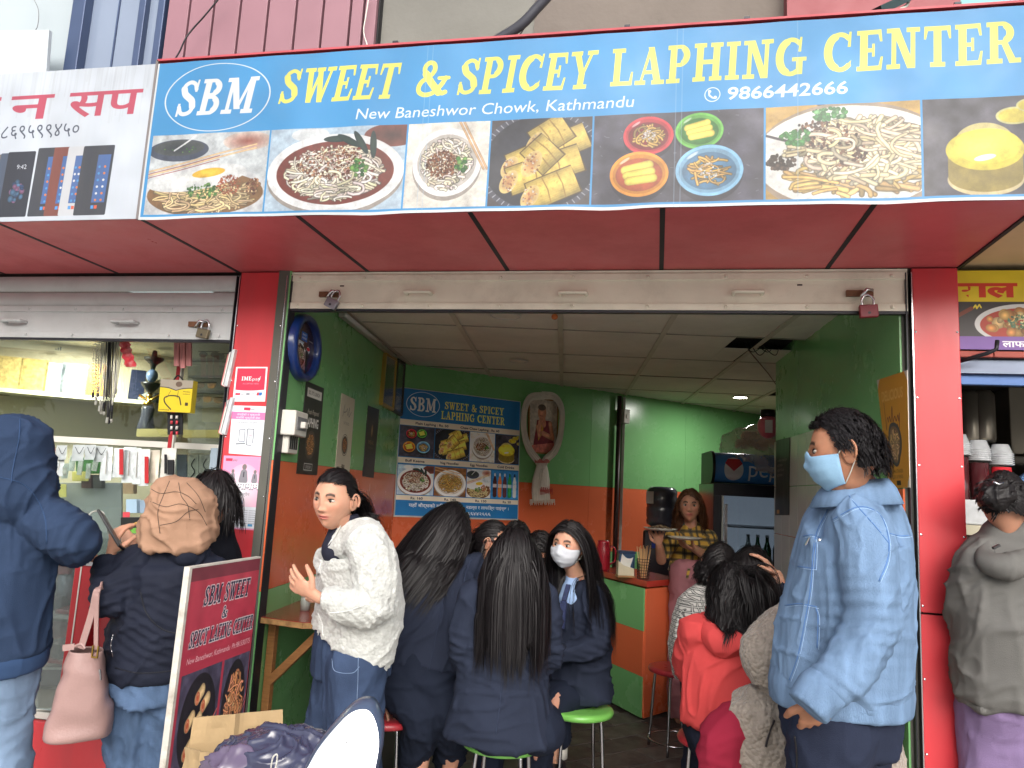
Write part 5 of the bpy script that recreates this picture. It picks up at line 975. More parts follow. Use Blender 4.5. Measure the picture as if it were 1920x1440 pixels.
for i, (x, y, lab) in enumerate([(-1.6, .26, 'small clear shaker with white top, left one on the wall table'), (-1.52, .3, 'small clear shaker with white top, right one on the wall table')]):
    lathe_thing('shaker', (x, y, .824), [(.022, 0), (.024, .05), (.02, .06), (0, .061)], mat('shaker_clear', (150, 156, 150), .15, coat=.5), lab, 'shaker', ([(.022, .058), (.022, .08), (.0, .084)], wht, 'cap'))
# red table hidden behind the girls with a crumpled bag
t_ = thing('eating_table', 'low maroon eating table against the orange wall behind the leaning girl', 'table', (-1.3, 1.6, 0)); k = MB(); k.prism([(-1.72, 1.2, .72), (-.9, 1.0, .72), (-.62, 1.65, .72), (-1.3, 2.3, .72), (-1.75, 2.0, .72)], (0, 0, .03)); k.build('tabletop', maroon_top, t_, bevel=.003)
for x, y in [(-1.6, 1.35), (-.95, 1.2), (-.85, 1.6), (-1.5, 1.95)]: k = MB(); k.box(x-.02, x+.02, y-.02, y+.02, 0, .719); k.build('leg', dkmetal, t_)
p = np.array([-1.45, 1.32, .75]); k = MB(); k.ell(p+[0, 0, .06], (.13, .09, .09), 30, 20); t_ = k.build('crumpled_bag', mat('grey_plastic_bag', (150, 142, 150), .35, var=.1, coat=.2), None, True); vv = np.array([v.co[:] for v in t_.data.vertices]); cc_ = p+[0, 0, .06]; nn = (vv-cc_); vv = vv+nn*(.9*(1-np.abs(noise3(vv*22, 8)))[:, None]**2-.25); vv[:, 2] = np.maximum(vv[:, 2], .7505); t_.data.vertices.foreach_set('co', vv.ravel()); t_.data.update(); setup(t_, 'crumpled grey plastic bag on the table behind the woman in white', 'plastic bag')

# ================================================================ ACROSS THE STREET (seen as reflections)
def far_house(x0, x1, y, h, c, label, nx, nz):
    t = thing('house', label, 'house', ((x0+x1)/2, y, -.3)); k = MB(); k.box(x0, x1, y-8, y, -.3, h); k.build('wall', mat('house_%d' % c[0], c, .9, var=.1, vs=.5), t)
    w0 = None
    for i in range(nx):
        for j in range(nz):
            X_ = x0+(x1-x0)*(i+.5)/nx; Z_ = 1.2+j*3.
            if Z_+1.4 > h: continue
            if w0 is None: k = MB(); k.box(-.6, .6, .001, .06, 0, 1.4); w0 = k.build('window', mat('far_window', (60, 70, 84), .15), t); w0.location = Vector((X_, y, Z_))
            else: q = w0.copy(); COL.objects.link(q); q.location = Vector((X_, y, Z_))
    k = MB(); k.box(x0-.3, x1+.3, y-8.2, y+.25, h+.001, h+.3); k.build('parapet', concrete, t)
far_house(-30, -18, -34, 8, (206, 196, 176), 'cream house across the street, leftmost behind the camera', 4, 4)
far_house(-17, -6, -35, 7, (186, 186, 186), 'low grey house across the street between the cream and brick houses', 3, 3)
far_house(-5, 6, -34, 9, (170, 110, 90), 'brick coloured house across the street behind the camera', 4, 4)
far_house(7, 19, -35, 8, (200, 204, 206), 'white house across the street, rightmost behind the camera', 4, 3)
leaf = mat('far_foliage', (70, 92, 50), .8, var=.3, vs=3)
def far_tree(x, y, h, label):
    t = thing('street_tree', label, 'tree', (x, y, -.3), 'trees across the street'); k = MB(); k.tube([(x, y, -.3), (x+.1, y, h*.3), (x, y+.1, h*.6)], [.2, .15, .08], 8); k.build('trunk', wood, t, True)
    rg = np.random.default_rng(int(abs(x)*10)); n = 1500; c = rg.normal(0, 1, (n, 3)); c /= np.linalg.norm(c, axis=1)[:, None]; c *= (rg.uniform(.3, 1, (n, 1))**.5)*np.array([h*.3, h*.3, h*.33])*(1+.3*noise3(c*2, 4)[:, None]); c += [x, y, h*.68]
    a = rg.normal(0, .22, (n, 3)); b = rg.normal(0, .22, (n, 3)); V = np.concatenate([c-a, c+b, c+a]); mesh_obj('crown', V, [(i, i+n, i+2*n) for i in range(n)], leaf, t)
far_tree(-11, -19, 7, 'leafy street tree in front of the grey house across the street'); far_tree(-5.5, -18, 8, 'taller leafy street tree across the street behind the camera'); far_tree(4.5, -20, 7, 'leafy street tree in front of the brick house across the street')

# ================================================================ PHONE SHOP
def pxbox(u0, v0, u1, v1, Y, th=.02, par=None, name='box', m=None, bevel=0, sh=0.):
    """upright box facing the street whose face spans the given picture rectangle at distance Y"""
    a = atY(u0, v0, Y); b = atY(u1, v0, Y); c = atY(u1, v1, Y); d = atY(u0, v1, Y); k = MB(); k.prism([a, b, c, d], (0, th, 0)); return k.build(name, m, par, bevel=bevel)
Pw = atD(250, 750, 4.9); wdv = nrm([.80, .60, 0]); WP, WQ = Pw[:2]-wdv[:2]*3.5, Pw[:2]+wdv[:2]*.62
k = MB(frame((*WP, 0), wdv)); k.box(0, 4.12, 0, .05, 0, 2.6); struct(k.build('phone_shop_wall', beige))
k = MB(); k.box(-5.2, -2.0, .06, 3, 2.20, 2.24); struct(k.build('phone_shop_ceiling', mat('cream_ceiling', (196, 190, 170), .8)))
downlight(152, 632, 24, 'round ceiling light glowing under the grey phone shop shutter', .06, 2.194)
def onb(u, v, off=.01): return onwall(u, v, WP, WQ, off)
def wallbox2(name, px4, off, th, m, label, cat, grp=None, frame_m=None, bevel=.003):
    c = np.array([onb(u, v, off) for u, v in px4]); o = quad_panel(name, c, m, th=th); return setup(o, label, cat, grp)
# shelf with boxes
c0, c1 = onb(-60, 648), onb(292, 690); t_ = thing('wall_shelf', 'long pale shelf high on the wall of the phone shop', 'shelf', (c0+c1)/2); zs = 1.86
c0[2] = c1[2] = zs; nW = np.array([wdv[1], -wdv[0], 0]); k = MB(); k.bar(c0+nW*.1, c1+nW*.1, .2, .025); k.build('board', mat('pale_shelf', (226, 220, 190), .5), t_)
zr = zs+.013
def shelfbox(u, w, h, d, m, label, name='gift_box', tilt=0, cat='box'):
    p = onb(u, 660, .1); p[2] = zr; k = MB(frame(p, wdv)); k.box(-w/2, w/2, -.02, d-.02, 0, h); o = k.build(name, m, None, bevel=.003); return setup(o, label, cat)
gold = mat('gold_pattern', (190, 166, 110), .35, var=.35, vs=60); shelfbox(18, .17, .2, .06, gold, 'gold patterned box, leftmost on the phone shop shelf'); shelfbox(70, .15, .2, .06, mat('gold_pattern2', (176, 152, 96), .35, var=.4, vs=45), 'gold patterned box, second on the phone shop shelf')
shelfbox(110, .11, .19, .05, mat('grey_box', (140, 150, 160), .5), 'grey box with small dark triangle mark on the phone shop shelf'); k = MB(); p = onb(110, 655, .125)
for i in range(3): q = p+wdv*(-.018+.012*i)+np.array([0, 0, -.006]); k.prism([q, q+wdv*.008, q+wdv*.008+[0, 0, .008+.006*i], q+[0, 0, .012+.006*i]], nW*.001)
o = k.build('triangle_mark', black); o.parent = bpy.data.objects['gift_box.002']; o['kind'] = 'stuff'
shelfbox(146, .15, .2, .05, mat('dark_photo_box', (110, 110, 116), .4, var=.2, vs=12), 'dark grey photo frame on the phone shop shelf', 'photo_frame', cat='photo frame'); shelfbox(186, .1, .21, .05, mat('orange_beads', (206, 146, 50), .5, var=.4, vs=60), 'orange beaded box on the phone shop shelf')
shelfbox(265, .09, .2, .02, mat('blue_phone_case', (40, 46, 70), .3), 'dark blue phone case standing on the phone shop shelf', 'phone_case', cat='phone case'); shelfbox(315, .1, .06, .06, black, 'low black box near the right end of the phone shop shelf')
p = onb(287, 660, .1); p[2] = zr; o = lathe_thing('glass_flask', p, [(.0, 0), (.055, .004), (.06, .02), (.04, .045), (.012, .06), (.012, .2), (.015, .205)], mat('flask_glass', (176, 180, 176), .1, coat=.6, alpha=.6), 'clear glass flask with a long neck on the phone shop shelf', 'flask')
# ring trays on the wall
for i, (px4, lab, n_) in enumerate([([(-30, 684), (24, 690), (18, 740), (-34, 736)], 'wooden framed ring tray at the left edge of the picture', 5), ([(35, 698), (94, 703), (90, 737), (31, 731)], 'small framed tray of rings on the phone shop wall', 5)]):
    c = np.array([onb(u, v, .012) for u, v in px4]); t_ = thing('ring_tray', lab, 'ring tray', c.mean(0)); quad_panel('tray', c, mat('tray_cloth', (176, 170, 154), .8), t_, th=.006)
    for a in range(4): k = MB(); k.bar(c[a], c[(a+1) % 4], .016, .03, up=nW); k.build('frame_edge', mat('tray_wood', (120, 104, 84), .6), t_)
    k = MB()
    for r in range(4):
        for s_ in range(6): q = c[0]+(c[1]-c[0])*(.12+.15*s_)+(c[3]-c[0])*(.16+.22*r)+nW*.01; k.ell(q, (.009, .009, .006), 6, 4)
    k.build('rings', chrome, t_, kind='stuff')
# hookah
p = onb(272, 812, .3); t_ = thing('hookah', 'dark glass hookah with brass arms standing in the phone shop', 'hookah', p); zz = lambda v: onb(272, v, .3)[2]-p[2]; H = zz(690)
k = MB(); k.lathe([(.0, 0), (.05, .0), (.055, .03), (.042, .08), (.036, .11), (.04, .15), (.03, .17), (.0, .17)], p, 24); k.build('base', mat('dark_blue_glass', (54, 56, 66), .12, coat=.6), t_, True)
k = MB(); k.lathe([(.03, .17), (.03, .19), (.012, .2), (.02, .23), (.012, .25)], p, 20); k.build('brass_stem', mat('brass', (196, 160, 80), .25, metal=1.), t_, True); k = MB(); k.tube([p+[-.07, 0, .235], p+[0, 0, .2], p+[.07, 0, .24]], .009, 8); k.build('brass_arms', MATS['brass'], t_, True)
k = MB(); k.lathe([(.012, .25), (.03, .27), (.055, .3), (.06, .315), (.015, .32)], p, 20); k.build('bowl', black, t_, True); k = MB(); k.ell(p+[0, 0, .36], (.035, .035, .042), 16, 12); k.build('glass_ball', mat('blue_glass_ball', (96, 116, 150), .1, coat=.6), t_, True); k = MB(); k.lathe([(.012, .4), (.02, .43), (.055, .46), (.06, .475), (.02, .48), (.012, .52), (0, .525)], p, 20); k.build('top_bowl', black, t_, True)
# necklaces hanging from the shutter housing
def hang(u, v, Y): return atY(u, v, Y)
silv = mat('silver_chain', (186, 184, 176), .3, metal=.7)
rg = np.random.default_rng(12)
for i in range(15):
    u0 = 178+i*3.3; u1 = 176+i*3.; vb = [735, 742, 748, 738, 760, 770, 755, 772, 782, 788, 770, 786, 760, 740, 728][i]; Y = .2+.015*(i % 4); dk = i in (7, 8, 9, 11)
    t_ = setup(bpy.data.objects.new('necklace', None), ['silver bead necklace, %s of the strands at the left end of the bunch' % w for w in ('first', 'second', 'third', 'fourth')][i] if i < 4 else '%s necklace, %s strand from the left in the hanging bunch' % ('black cord' if dk else 'silver chain', ['', '', '', '', 'fifth', 'sixth', 'seventh', 'eighth', 'ninth', 'tenth', 'eleventh', 'twelfth', 'thirteenth', 'fourteenth', 'fifteenth'][i]), 'necklace', 'necklaces hanging in the phone shop'); COL.objects.link(t_)
    P0, P1, P2 = hang(u0, 630, Y), hang(u1+rg.uniform(-2, 2), vb, Y), hang(u0+4, 630, Y); t_.location = P0; k = MB(); pts = crom([P0, (P0+P1)/2+[-.006, 0, 0], P1, (P1+P2)/2+[.006, 0, 0], P2], 7 if not i < 3 else 10)
    if i < 3:
        for q in pts: k.ell(q, (.0042,)*3, 6, 4)
    else: k.tube(pts, .0022 if not dk else .003, 5)
    o = k.build('chain', black if dk else silv, t_, True)
    if i < 3: o['kind'] = 'stuff'
    k = MB(); k.ell(P1-[0, 0, .008], (.009, .005, .011), 8, 6) if i % 2 else k.box(P1[0]-.006, P1[0]+.006, Y-.003, Y+.003, P1[2]-.03, P1[2]-.002); k.build('pendant', silv if i % 3 else dkmetal, t_)
# red foil packet strip
k = MB(); P = crom([atY(232, 632, .16), atY(236, 655, .14), atY(246, 688, .12)], 8); V = [];
for i, q in enumerate(P):
    for j in range(5): V.append(q+np.array([(j/4-.5)*.062, .008*sin(i*2+j), 0]))
o = mesh_obj('packet_strip', V, [(i*5+j, i*5+j+1, i*5+j+6, i*5+j+5) for i in range(len(P)-1) for j in range(4)], mat('red_foil', (186, 50, 60), .3, var=.25, vs=40, dirt=.6, dirtc=(220, 190, 190)), smooth=True); setup(o, 'strip of red foil packets hanging below the grey shutter', 'packet strip')
t_ = thing('incense_bundle', 'three striped incense packets hanging together near the sunglasses', 'packets', atY(342, 640, .2))
for i in range(3): pxbox(326+i*11.5, 641, 335+i*11.5, 690-abs(i-1)*4, .2, .01, t_, 'packet', mat('pink_striped', (186, 120, 120), .35, var=.3, vs=120, stretch=(1, 1, .05)))
# yellow earphone box
t_ = thing('earphone_box', 'yellow earphone box hanging from a hook in front of the red post', 'box', atY(330, 744, .1)); c = [atY(u, v, .1) for u, v in [(302, 711), (363, 714), (357, 774), (297, 771)]]; quad_panel('front', c, printmat('yellow_box', PR['yellow'], .35), t_, th=.002); k = MB(); k.prism([np.array(q) for q in c], (0, .035, 0)); k.build('carton', mat('yellow_carton', (190, 170, 50), .5), t_); k = MB(); k.tube(crom([atY(326, 712, .12), atY(334, 704, .12), atY(343, 712, .12)]), .004, 6); k.build('hook', black, t_)
# red and white posts with rail of the glass screen
rp = mat('red_post', (170, 36, 44), .35, coat=.2); S0, S1 = atY(60, 818, .2), atY(428, 843, .42); S0[2] = S1[2] = (S0[2]+S1[2])/2
t_ = thing('glass_screen', 'glass screen with red posts and a white rail above the phone counter', 'glass screen', (S0+S1)/2)
Sd = nrm(S1-S0); S00 = S0-Sd*1.2; k = MB(); k.bar(S00, S1, .03, .02, up=(0, 1, 0)); k.build('rail', mat('white_rail', (206, 204, 196), .4), t_)
def sx(u): 
    q = onwall(u, 830, S0[:2], S1[:2]); return q
q = sx(323); k = MB(); k.box(q[0]-.011, q[0]+.011, q[1]-.02, q[1]+.0, 1.0, 2.3); k.build('post', rp, t_); k = MB(); k.box(q[0]+.012, q[0]+.02, q[1]-.02, q[1], 1.3, 2.3); k.build('white_strip', wht, t_)
k = MB(); k.prism([S00+[0, .012, -.55], S1+[0, .012, -.55], S1+[0, .012, .9], S00+[0, .012, .9]], (0, .005, 0)); k.build('pane', glassmat('screen_glass', (222, 228, 222), .1, 1.), t_)
# pale yellow glow behind the glass, put in as weakly emissive bars
k = MB(); k.bar(sx(243)+[0, .06, .055], sx(315)+[0, .06, .055], .04, .05, up=(0, 1, 0)); o = k.build('lit_shelf', mat('lit_yellow', (214, 200, 140), .5, emit=(250, 226, 150), es=.12)); setup(o, 'pale yellow glowing strip left of the red post', 'shelf'); k = MB(); k.bar(sx(331)+[0, .06, .05], sx(425)+[0, .06, .05], .04, .05, up=(0, 1, 0)); o = k.build('lit_shelf', MATS['lit_yellow']); setup(o, 'pale yellow glowing strip right of the red post', 'shelf')
# sunglasses display
t_ = thing('sunglasses_display', 'slatted grey display board of sunglasses', 'display board', atY(392, 700, .6)); pxbox(352, 630, 446, 850, .62, .02, t_, 'board', mat('display_grey', (156, 156, 150), .6))
for v in (672, 704, 732, 760): pxbox(354, v, 440, v+4, .56, .05, t_, 'ledge', grey)
sg = mat('sunglass_lens', (60, 64, 76), .12, coat=.6)
for i, (u, v, m_, lab) in enumerate([(392, 664, 'aviator', 'large grey aviator sunglasses on the top ledge'), (386, 722, 'square', 'black square sunglasses on the second ledge'), (378, 748, 'aviator', 'small aviator sunglasses on the third ledge'), (424, 668, 'square', 'dark sunglasses at the right end of the top ledge'), (420, 750, 'square', 'dark sunglasses at the right end of the third ledge')]):
    t_ = thing('sunglasses', lab, 'sunglasses', atY(u, v, .52), 'sunglasses on display')
    for s_ in (-1, 1):
        q = atY(u+s_*11, v, .52); k = MB(); a_ = np.linspace(0, 2*pi, 17)[:-1]; k.prism([q+[.026*cos(a), .0, .019*sin(a)*(1 if m_ == 'square' or sin(a) < 0 else .7)] for a in a_], (0, .003, 0)); k.build('lens', sg, t_)
    k = MB(); k.tube([atY(u-20, v-5, .515), atY(u, v-5, .515), atY(u+20, v-5, .515)], .003, 6); k.build('bridge', dkmetal, t_)
# lipstick card and blisters
t_ = thing('lipstick_card', 'dark card holding two columns of lipstick tubes below the yellow box', 'card', atY(327, 795, .13)); pxbox(314, 774, 342, 815, .14, .006, t_, 'card', black)
for r in range(4):
    for c_ in range(2): q = atY(322+c_*10, 779+r*10, .13); k = MB(); k.tube([q, q-[0, 0, .016]], .006, 8); k.build('tube', mat('lip_%d' % (r % 2), [(206, 200, 196), (190, 60, 70)][r % 2], .3), t_, True)
# hanging packets on the rail
clear = mat('clear_packet', (196, 204, 206), .2, var=.12, vs=30, coat=.6, bump=.4, bs=40); pks = [(84, 105, 840, 876, 'pale'), (88, 104, 840, 890, 'red'), (106, 127, 835, 862, 'card'), (104, 121, 858, 893, 'pale'), (137, 160, 834, 864, 'card'), (160, 180, 834, 862, 'card'), (178, 202, 836, 866, 'card'), (190, 212, 838, 901, 'pale'), (213, 236, 840, 895, 'redpale'), (231, 256, 838, 905, 'pale'), (250, 266, 840, 908, 'pale'), (262, 282, 842, 911, 'redlow'), (281, 300, 844, 905, 'tan'), (303, 331, 840, 898, 'blister'), (394, 419, 840, 905, 'long'), ]
words = ['leftmost', 'second', 'third', 'fourth', 'fifth', 'sixth', 'seventh', 'eighth', 'ninth', 'tenth', 'eleventh', 'twelfth', 'thirteenth', 'fourteenth', 'last']
for i, (u0, u1, v0, v1, kd) in enumerate(pks):
    s_ = sx((u0+u1)/2); Y = s_[1]-.028-.008*(i % 3); lab = {'pale': 'clear crinkled packet of trinkets', 'red': 'red packet with pale lettering', 'card': 'short grey jewellery card with a fine chain', 'redpale': 'clear packet with a red stripe', 'redlow': 'clear packet with a red stick inside', 'tan': 'clear packet with tan paper', 'blister': 'white blister pack with dark bottle inside', 'long': 'pale blue grey hanging plastic bag'}[kd]
    t_ = thing('hanging_packet', '%s, %s from the left on the white rail' % (lab, words[i]), 'packet', atY((u0+u1)/2, v0, Y), 'packets hanging on the rail'); c = [atY(u0+1, v0, Y), atY(u1, v0, Y), atY(u1-4, v1, Y-.012), atY(u0-3, v1, Y-.012)]
    V = []; n = 6; m2 = 10
    for a in range(m2+1):
        for b in range(n+1): q = (c[0]*(1-b/n)+c[1]*b/n)*(1-a/m2)+(c[3]*(1-b/n)+c[2]*b/n)*a/m2; V.append(q+np.array([0, -.006*noise3(q*70, i)-.010*sin(pi*b/n)*sin(pi*a/m2), 0]))
    mesh_obj('sleeve', V, [(a*(n+1)+b, a*(n+1)+b+1, (a+1)*(n+1)+b+1, (a+1)*(n+1)+b) for a in range(m2) for b in range(n)], {'red': mat('red_packet', (176, 40, 44), .3, coat=.5), 'card': mat('jewel_card', (166, 174, 176), .5), 'long': mat('pale_blue_bag', (150, 166, 180), .35, coat=.3, bump=.3), 'blister': mat('blister_white', (206, 206, 200), .3, coat=.4), 'tan': mat('tan_packet', (190, 182, 166), .3, coat=.5, bump=.4)}.get(kd, clear), t_, True)
    cu = (u0+u1)/2
    if kd in ('redpale', 'redlow'): pxbox(cu-1, v0+(14 if kd == 'redlow' else 2), cu+6, v1-5, Y-.024, .004, t_, 'red_insert', MATS['red_packet'] if 'red_packet' in MATS else rp)
    if kd == 'red': pxbox(cu-4, v0+12, cu+3, v1-14, Y-.02, .003, t_, 'lettering_band', paper)
    if kd == 'card': k = MB(); k.tube(crom([atY(u0+4, v0+4, Y-.02), atY(cu, v0+16, Y-.022), atY(u1-3, v0+4, Y-.02)]), .0015, 4); k.build('chain', dkmetal, t_)
    if kd == 'blister': pxbox(cu-3, v0+22, cu+8, v1-8, Y-.03, .008, t_, 'dark_bottle', black); pxbox(cu-9, v0+12, cu-5, v1-10, Y-.03, .005, t_, 'brush', black)
    if kd == 'pale': k = MB(); k.tube([atY(cu, v0+8, Y-.022), atY(cu-3, v1-12, Y-.03)], .0025, 5); k.build('stick', silv, t_)
o0 = None
for i in range(22):
    u = 92+i*14.6; v = 862+7*(i % 3); s_ = sx(u); p = atY(u, v, s_[1]+.1+.02*(i % 2))
    if o0 is None: k = MB(); k.box(-.017, .017, 0, .006, -.06, .02); k.box(-.008, .008, -.002, -.0005, -.045, .0); o0 = k.build('trinket_packet', clear, None, bevel=.002); o = o0
    else: o = o0.copy(); COL.objects.link(o)
    o.location = Vector(p); o.rotation_euler = (0, .1*sin(i*2.3), .3*sin(i)); setup(o, 'small clear trinket packet in the crowded row behind the white rail', 'packet', 'trinket packets behind the rail')
# shelves below the rail, behind
def goods(name, px, Y, m, label, cat, th=.03, bevel=.002): return setup(pxbox(*px, Y, th, None, name, m, bevel=bevel), label, cat)
goods('back_board', (60, 905, 228, 1040), .5, mat('grey_board', (150, 156, 166), .4), 'plain grey board behind the phone counter', 'board', .01)
goods('green_box', (142, 858, 194, 888), .48, mat('green_carton', (70, 130, 70), .4, var=.2, vs=30), 'green carton behind the hanging packets', 'box'); goods('yellow_card', (135, 884, 166, 902), .46, mat('yellow_card', (214, 206, 120), .6), 'pale yellow card under the green carton', 'card', .004); goods('yellow_card', (92, 908, 124, 932), .4, MATS['yellow_card'], 'pale yellow note behind the navy hood', 'card', .004)
for i, (a, b, c_, lab) in enumerate([(152, 171, (80, 50, 50), 'small dark red carton below the green carton, left one'), (174, 190, (70, 70, 72), 'small grey carton below the green carton, right one')]): goods('small_carton', (a, 890, b, 915), .47, mat('carton_%d' % i, c_, .5, var=.3, vs=30), lab, 'box')
for i, (a, b, lab) in enumerate([(331, 350, 'dark blue earphone pack beside the post'), (351, 372, 'grey earphone pack with looped cable print'), (373, 398, 'grey earphone pack, rightmost below the sunglasses')]):
    o = goods('earphone_pack', (a, 852, b, 903), .45, mat('ear_%d' % i, [(60, 80, 110), (176, 178, 176), (166, 166, 166)][i], .4, var=.15, vs=30), lab, 'earphone pack', .01)
    if i: k = MB(); k.tube(crom([atY(a+14, 860, .445), atY(a+8, 872, .445), atY(a+14, 884, .445), atY(a+6, 896, .445)]), .003, 5); k.build('cable_print', dkmetal, o); 
goods('cosmetics_box', (236, 936, 256, 962), .3, mat('sky_box', (150, 176, 196), .4), 'small pale blue carton behind the scarf', 'box'); goods('cosmetics_box', (262, 938, 280, 962), .3, mat('sky_box2', (130, 150, 170), .4), 'small grey blue carton beside the pale blue one', 'box'); goods('cosmetics_box', (230, 906, 250, 926), .35, mat('peach_box', (206, 170, 140), .5), 'small peach carton above the pale blue one', 'box')
t_ = setup(pxbox(226, 970, 276, 1000, -.02, .05, None, 'phone_carton', mat('black_carton', (34, 36, 36), .4), .002), 'black carton with green base and gold print on the counter', 'box'); pxbox(226.5, 990, 275, 999.5, -.0215, .001, t_, 'green_band', mat('lime_band', (110, 170, 70), .5)); k = MB()
for i in range(4): k.tube([atY(236+i*6, 988-i*1.5, -.023), atY(250+i*6, 982-i*2, -.023)], .004, 6)
k.build('gold_print', mat('gold_print', (206, 160, 90), .5), t_, kind='stuff')
goods('receipt', (230, 960, 243, 970), .02, mat('red_receipt', (200, 70, 80), .5), 'small red and white slip beside the black carton', 'paper', .003)
cable('white_cable', [atZ(168, 1012, 1.1), atY(162, 985, -.2), atY(170, 962, -.15), atY(192, 960, -.1), atY(200, 985, -.12), atZ(205, 1010, 1.08)], .003, wht, 'looped white charging cable on the phone counter')
# glass display case and red counter front
cz = 1.055; cy = -.3; xL, xP0, xP1, xR = -4.0, atY(145, 1040, cy)[0], atY(184, 1040, cy)[0], -1.79
t_ = thing('display_case', 'red framed glass display case of the phone shop', 'display case', (-2.4, -.1, -.16))
gs = glassmat('case_glass', (226, 232, 232), .06, .6)
k = MB(); k.box(xL, xR, cy-.01, .42, cz, cz+.012); k.build('top_glass', glassmat('case_top', (190, 200, 200), .1, .8), t_); k = MB(); k.box(xL, xP1, cy-.012, cy, cz-.03, cz-.0008); k.build('top_edge', chrome, t_)
k = MB(); k.box(xP0, xP1, cy-.005, cy+.05, -.15, cz-.001); k.build('post', rp, t_, bevel=.004); k = MB(); k.box(xP0+.03, xP0+.036, cy-.008, cy-.0055, .1, cz-.03); k.build('worn_stripe', wht, t_)
k = MB(); k.box(xP1+.001, xR, cy+.03, cy+.05, -.15, cz-.03); k.build('side_panel', mat('dark_red_panel', (150, 30, 38), .3, var=.08, coat=.3), t_)
k = MB(); k.box(xL, xR-.005, cy-.02, cy+.005, -.15, .40); k.build('base_panel', red, t_, bevel=.003); k = MB(); k.box(xL, xP0-.001, cy-.0, cy+.03, .405, .43); k.build('bottom_rail', wht, t_)
for z in (.62, .80): k = MB(); k.box(xL, xP0-.002, cy+.01, .4, z, z+.014); k.build('shelf', [wht, rp][z < .7], t_)
k = MB(); k.box(xL, xP0-.002, cy+.002, cy+.006, .44, cz-.04); k.build('front_glass', gs, t_); k = MB(); k.box(xL, xP0, .4, .42, .4, cz-.02); k.build('back_panel', mat('case_back', (190, 186, 170), .6), t_)
rg = np.random.default_rng(31)
gc = [(60, 62, 70), (206, 210, 214), (90, 110, 140), (40, 42, 48), (176, 182, 190), (150, 50, 54), (180, 160, 90), (70, 80, 96)]
nm = ['black', 'white', 'blue grey', 'charcoal', 'silver', 'red', 'mustard', 'slate']
zt_ = [(.635, 'lower'), (.815, 'upper')]
for zi, (z, zn) in enumerate(zt_):
    for i in range(9):
        x = xP0-.06-.075*i; y = cy+.04+.05*(i % 2); h = rg.uniform(.02, .07); ci = (i*3+zi*5) % 8; k = MB(frame((x, y, z), (1, rg.uniform(-.4, .4), 0))); k.box(-.03, .03, -.02, .1, 0, h); o = k.build('phone_accessory', mat('acc_%d' % ci, gc[ci], .3, coat=.3), None, bevel=.005); setup(o, '%s accessory box, %s from the post on the %s case shelf' % (nm[ci], ['nearest', 'second', 'third', 'fourth', 'fifth', 'sixth', 'seventh', 'eighth', 'farthest'][i], zn), 'accessory box', 'accessories in the display case')
k = MB(); k.ell((xP0-.13, cy+.12, .93), (.05, .05, .09), 20, 14); o = k.build('silver_pouch', mat('silver_pouch', (150, 156, 166), .25, metal=.4, coat=.5, bump=.5), None, True); setup(o, 'silver crinkled pouch leaning inside the display case', 'pouch')
goods('red_pouch', (90, 1046, 128, 1078), cy+.05, mat('red_pouch', (150, 60, 66), .4, var=.3, vs=20, bump=.4), 'crumpled dusty red pouch under the case top', 'pouch', .03, .01)
for i, (a, b, lab) in enumerate([(1256, 1292, 'clear drawer with white front, upper one at the case bottom'), (1292, 1332, 'clear drawer with brown stones, lowest in the case')]):
    t_ = thing('drawer', lab, 'drawer', atY(105, (a+b)/2, cy)); pxbox(68, a, 134, b-3, cy+.012, .2, t_, 'tray', mat('drawer_%d' % i, [(60, 62, 74), (120, 108, 88)][i], .4, var=.3, vs=30)); 
    for (u0, v0, u1, v1) in [(66, a-4, 136, a), (66, b-4, 136, b), (66, a, 70, b-4), (132, a, 136, b-4)]: pxbox(u0, v0, u1, v1, cy+.0075, .004, t_, 'rim', wht)
# wrist-thick hanging goods beside the pillar
for i, (v0, v1, lab) in enumerate([(655, 725, 'upper bundle of packets hanging edge-on beside the left pillar'), (745, 815, 'lower bundle of packets hanging edge-on beside the left pillar')]):
    t_ = thing('packet_bundle', lab, 'packets', atY(430, v0, .0), 'packet bundles by the pillar')
    for j in range(4): k = MB(); k.prism([atY(436-i*4-j*3, v0+j*3, -.02+.01*j), atY(441-i*4-j*3, v0+j*2, -.02+.01*j), atY(426-i*5-j*2, v1, -.02), atY(420-i*5-j*2, v1-4, -.02)], (0, .02, 0)); k.build('packet', [clear, grey, paper, mat('pink_pk', (190, 110, 110), .4)][j], t_)

# ================================================================ RIGHT SHOP
t_ = thing('food_stall_sign', 'yellow and purple sign of the next food stall, cut by the picture edge', 'sign', (1.4, .05, 2.2)); K_ = .31/330*520
zt, zb = atY(1800, 508, .03)[2], atY(1800, 655, .03)[2]; w_ = (zt-zb)*520/330
quad_panel('sign_sheet', [(1.140, .03, zt), (1.140+w_, .03, zt), (1.140+w_, .03, zb), (1.140, .03, zb)], printmat('right_sign', PR['right'], .45), t_)
k = MB(); k.box(1.14, 3, .035, .06, zb, zt); k.build('backing', dkmetal, t_)
k = MB(); k.box(1.152, 4, -.7, .3, 2.40, 2.43); o = k.build('soffit', mat('beige_soffit', (206, 180, 140), .6, var=.06)); setup(o, 'beige underside of the next stall canopy at the right edge', 'canopy')
bz0, bz1 = atY(1850, 672, .05)[2], zb; t_ = thing('brick_band', 'band of red brick shaped tiles under the stall sign', 'brick band', (1.4, .05, bz0)); b0 = None
k = MB(); k.box(1.14, 2.6, .056, .09, bz0, bz1-.002); k.build('mortar', dkmetal, t_)
for i in range(7): k = MB(); k.box(1.142+i*.125, 1.142+i*.125+.121, .036, .0555, bz0+.003, bz1-.004); k.build('brick', mat('red_brick_tile', (170, 84, 74), .6, var=.15), t_, bevel=.002)
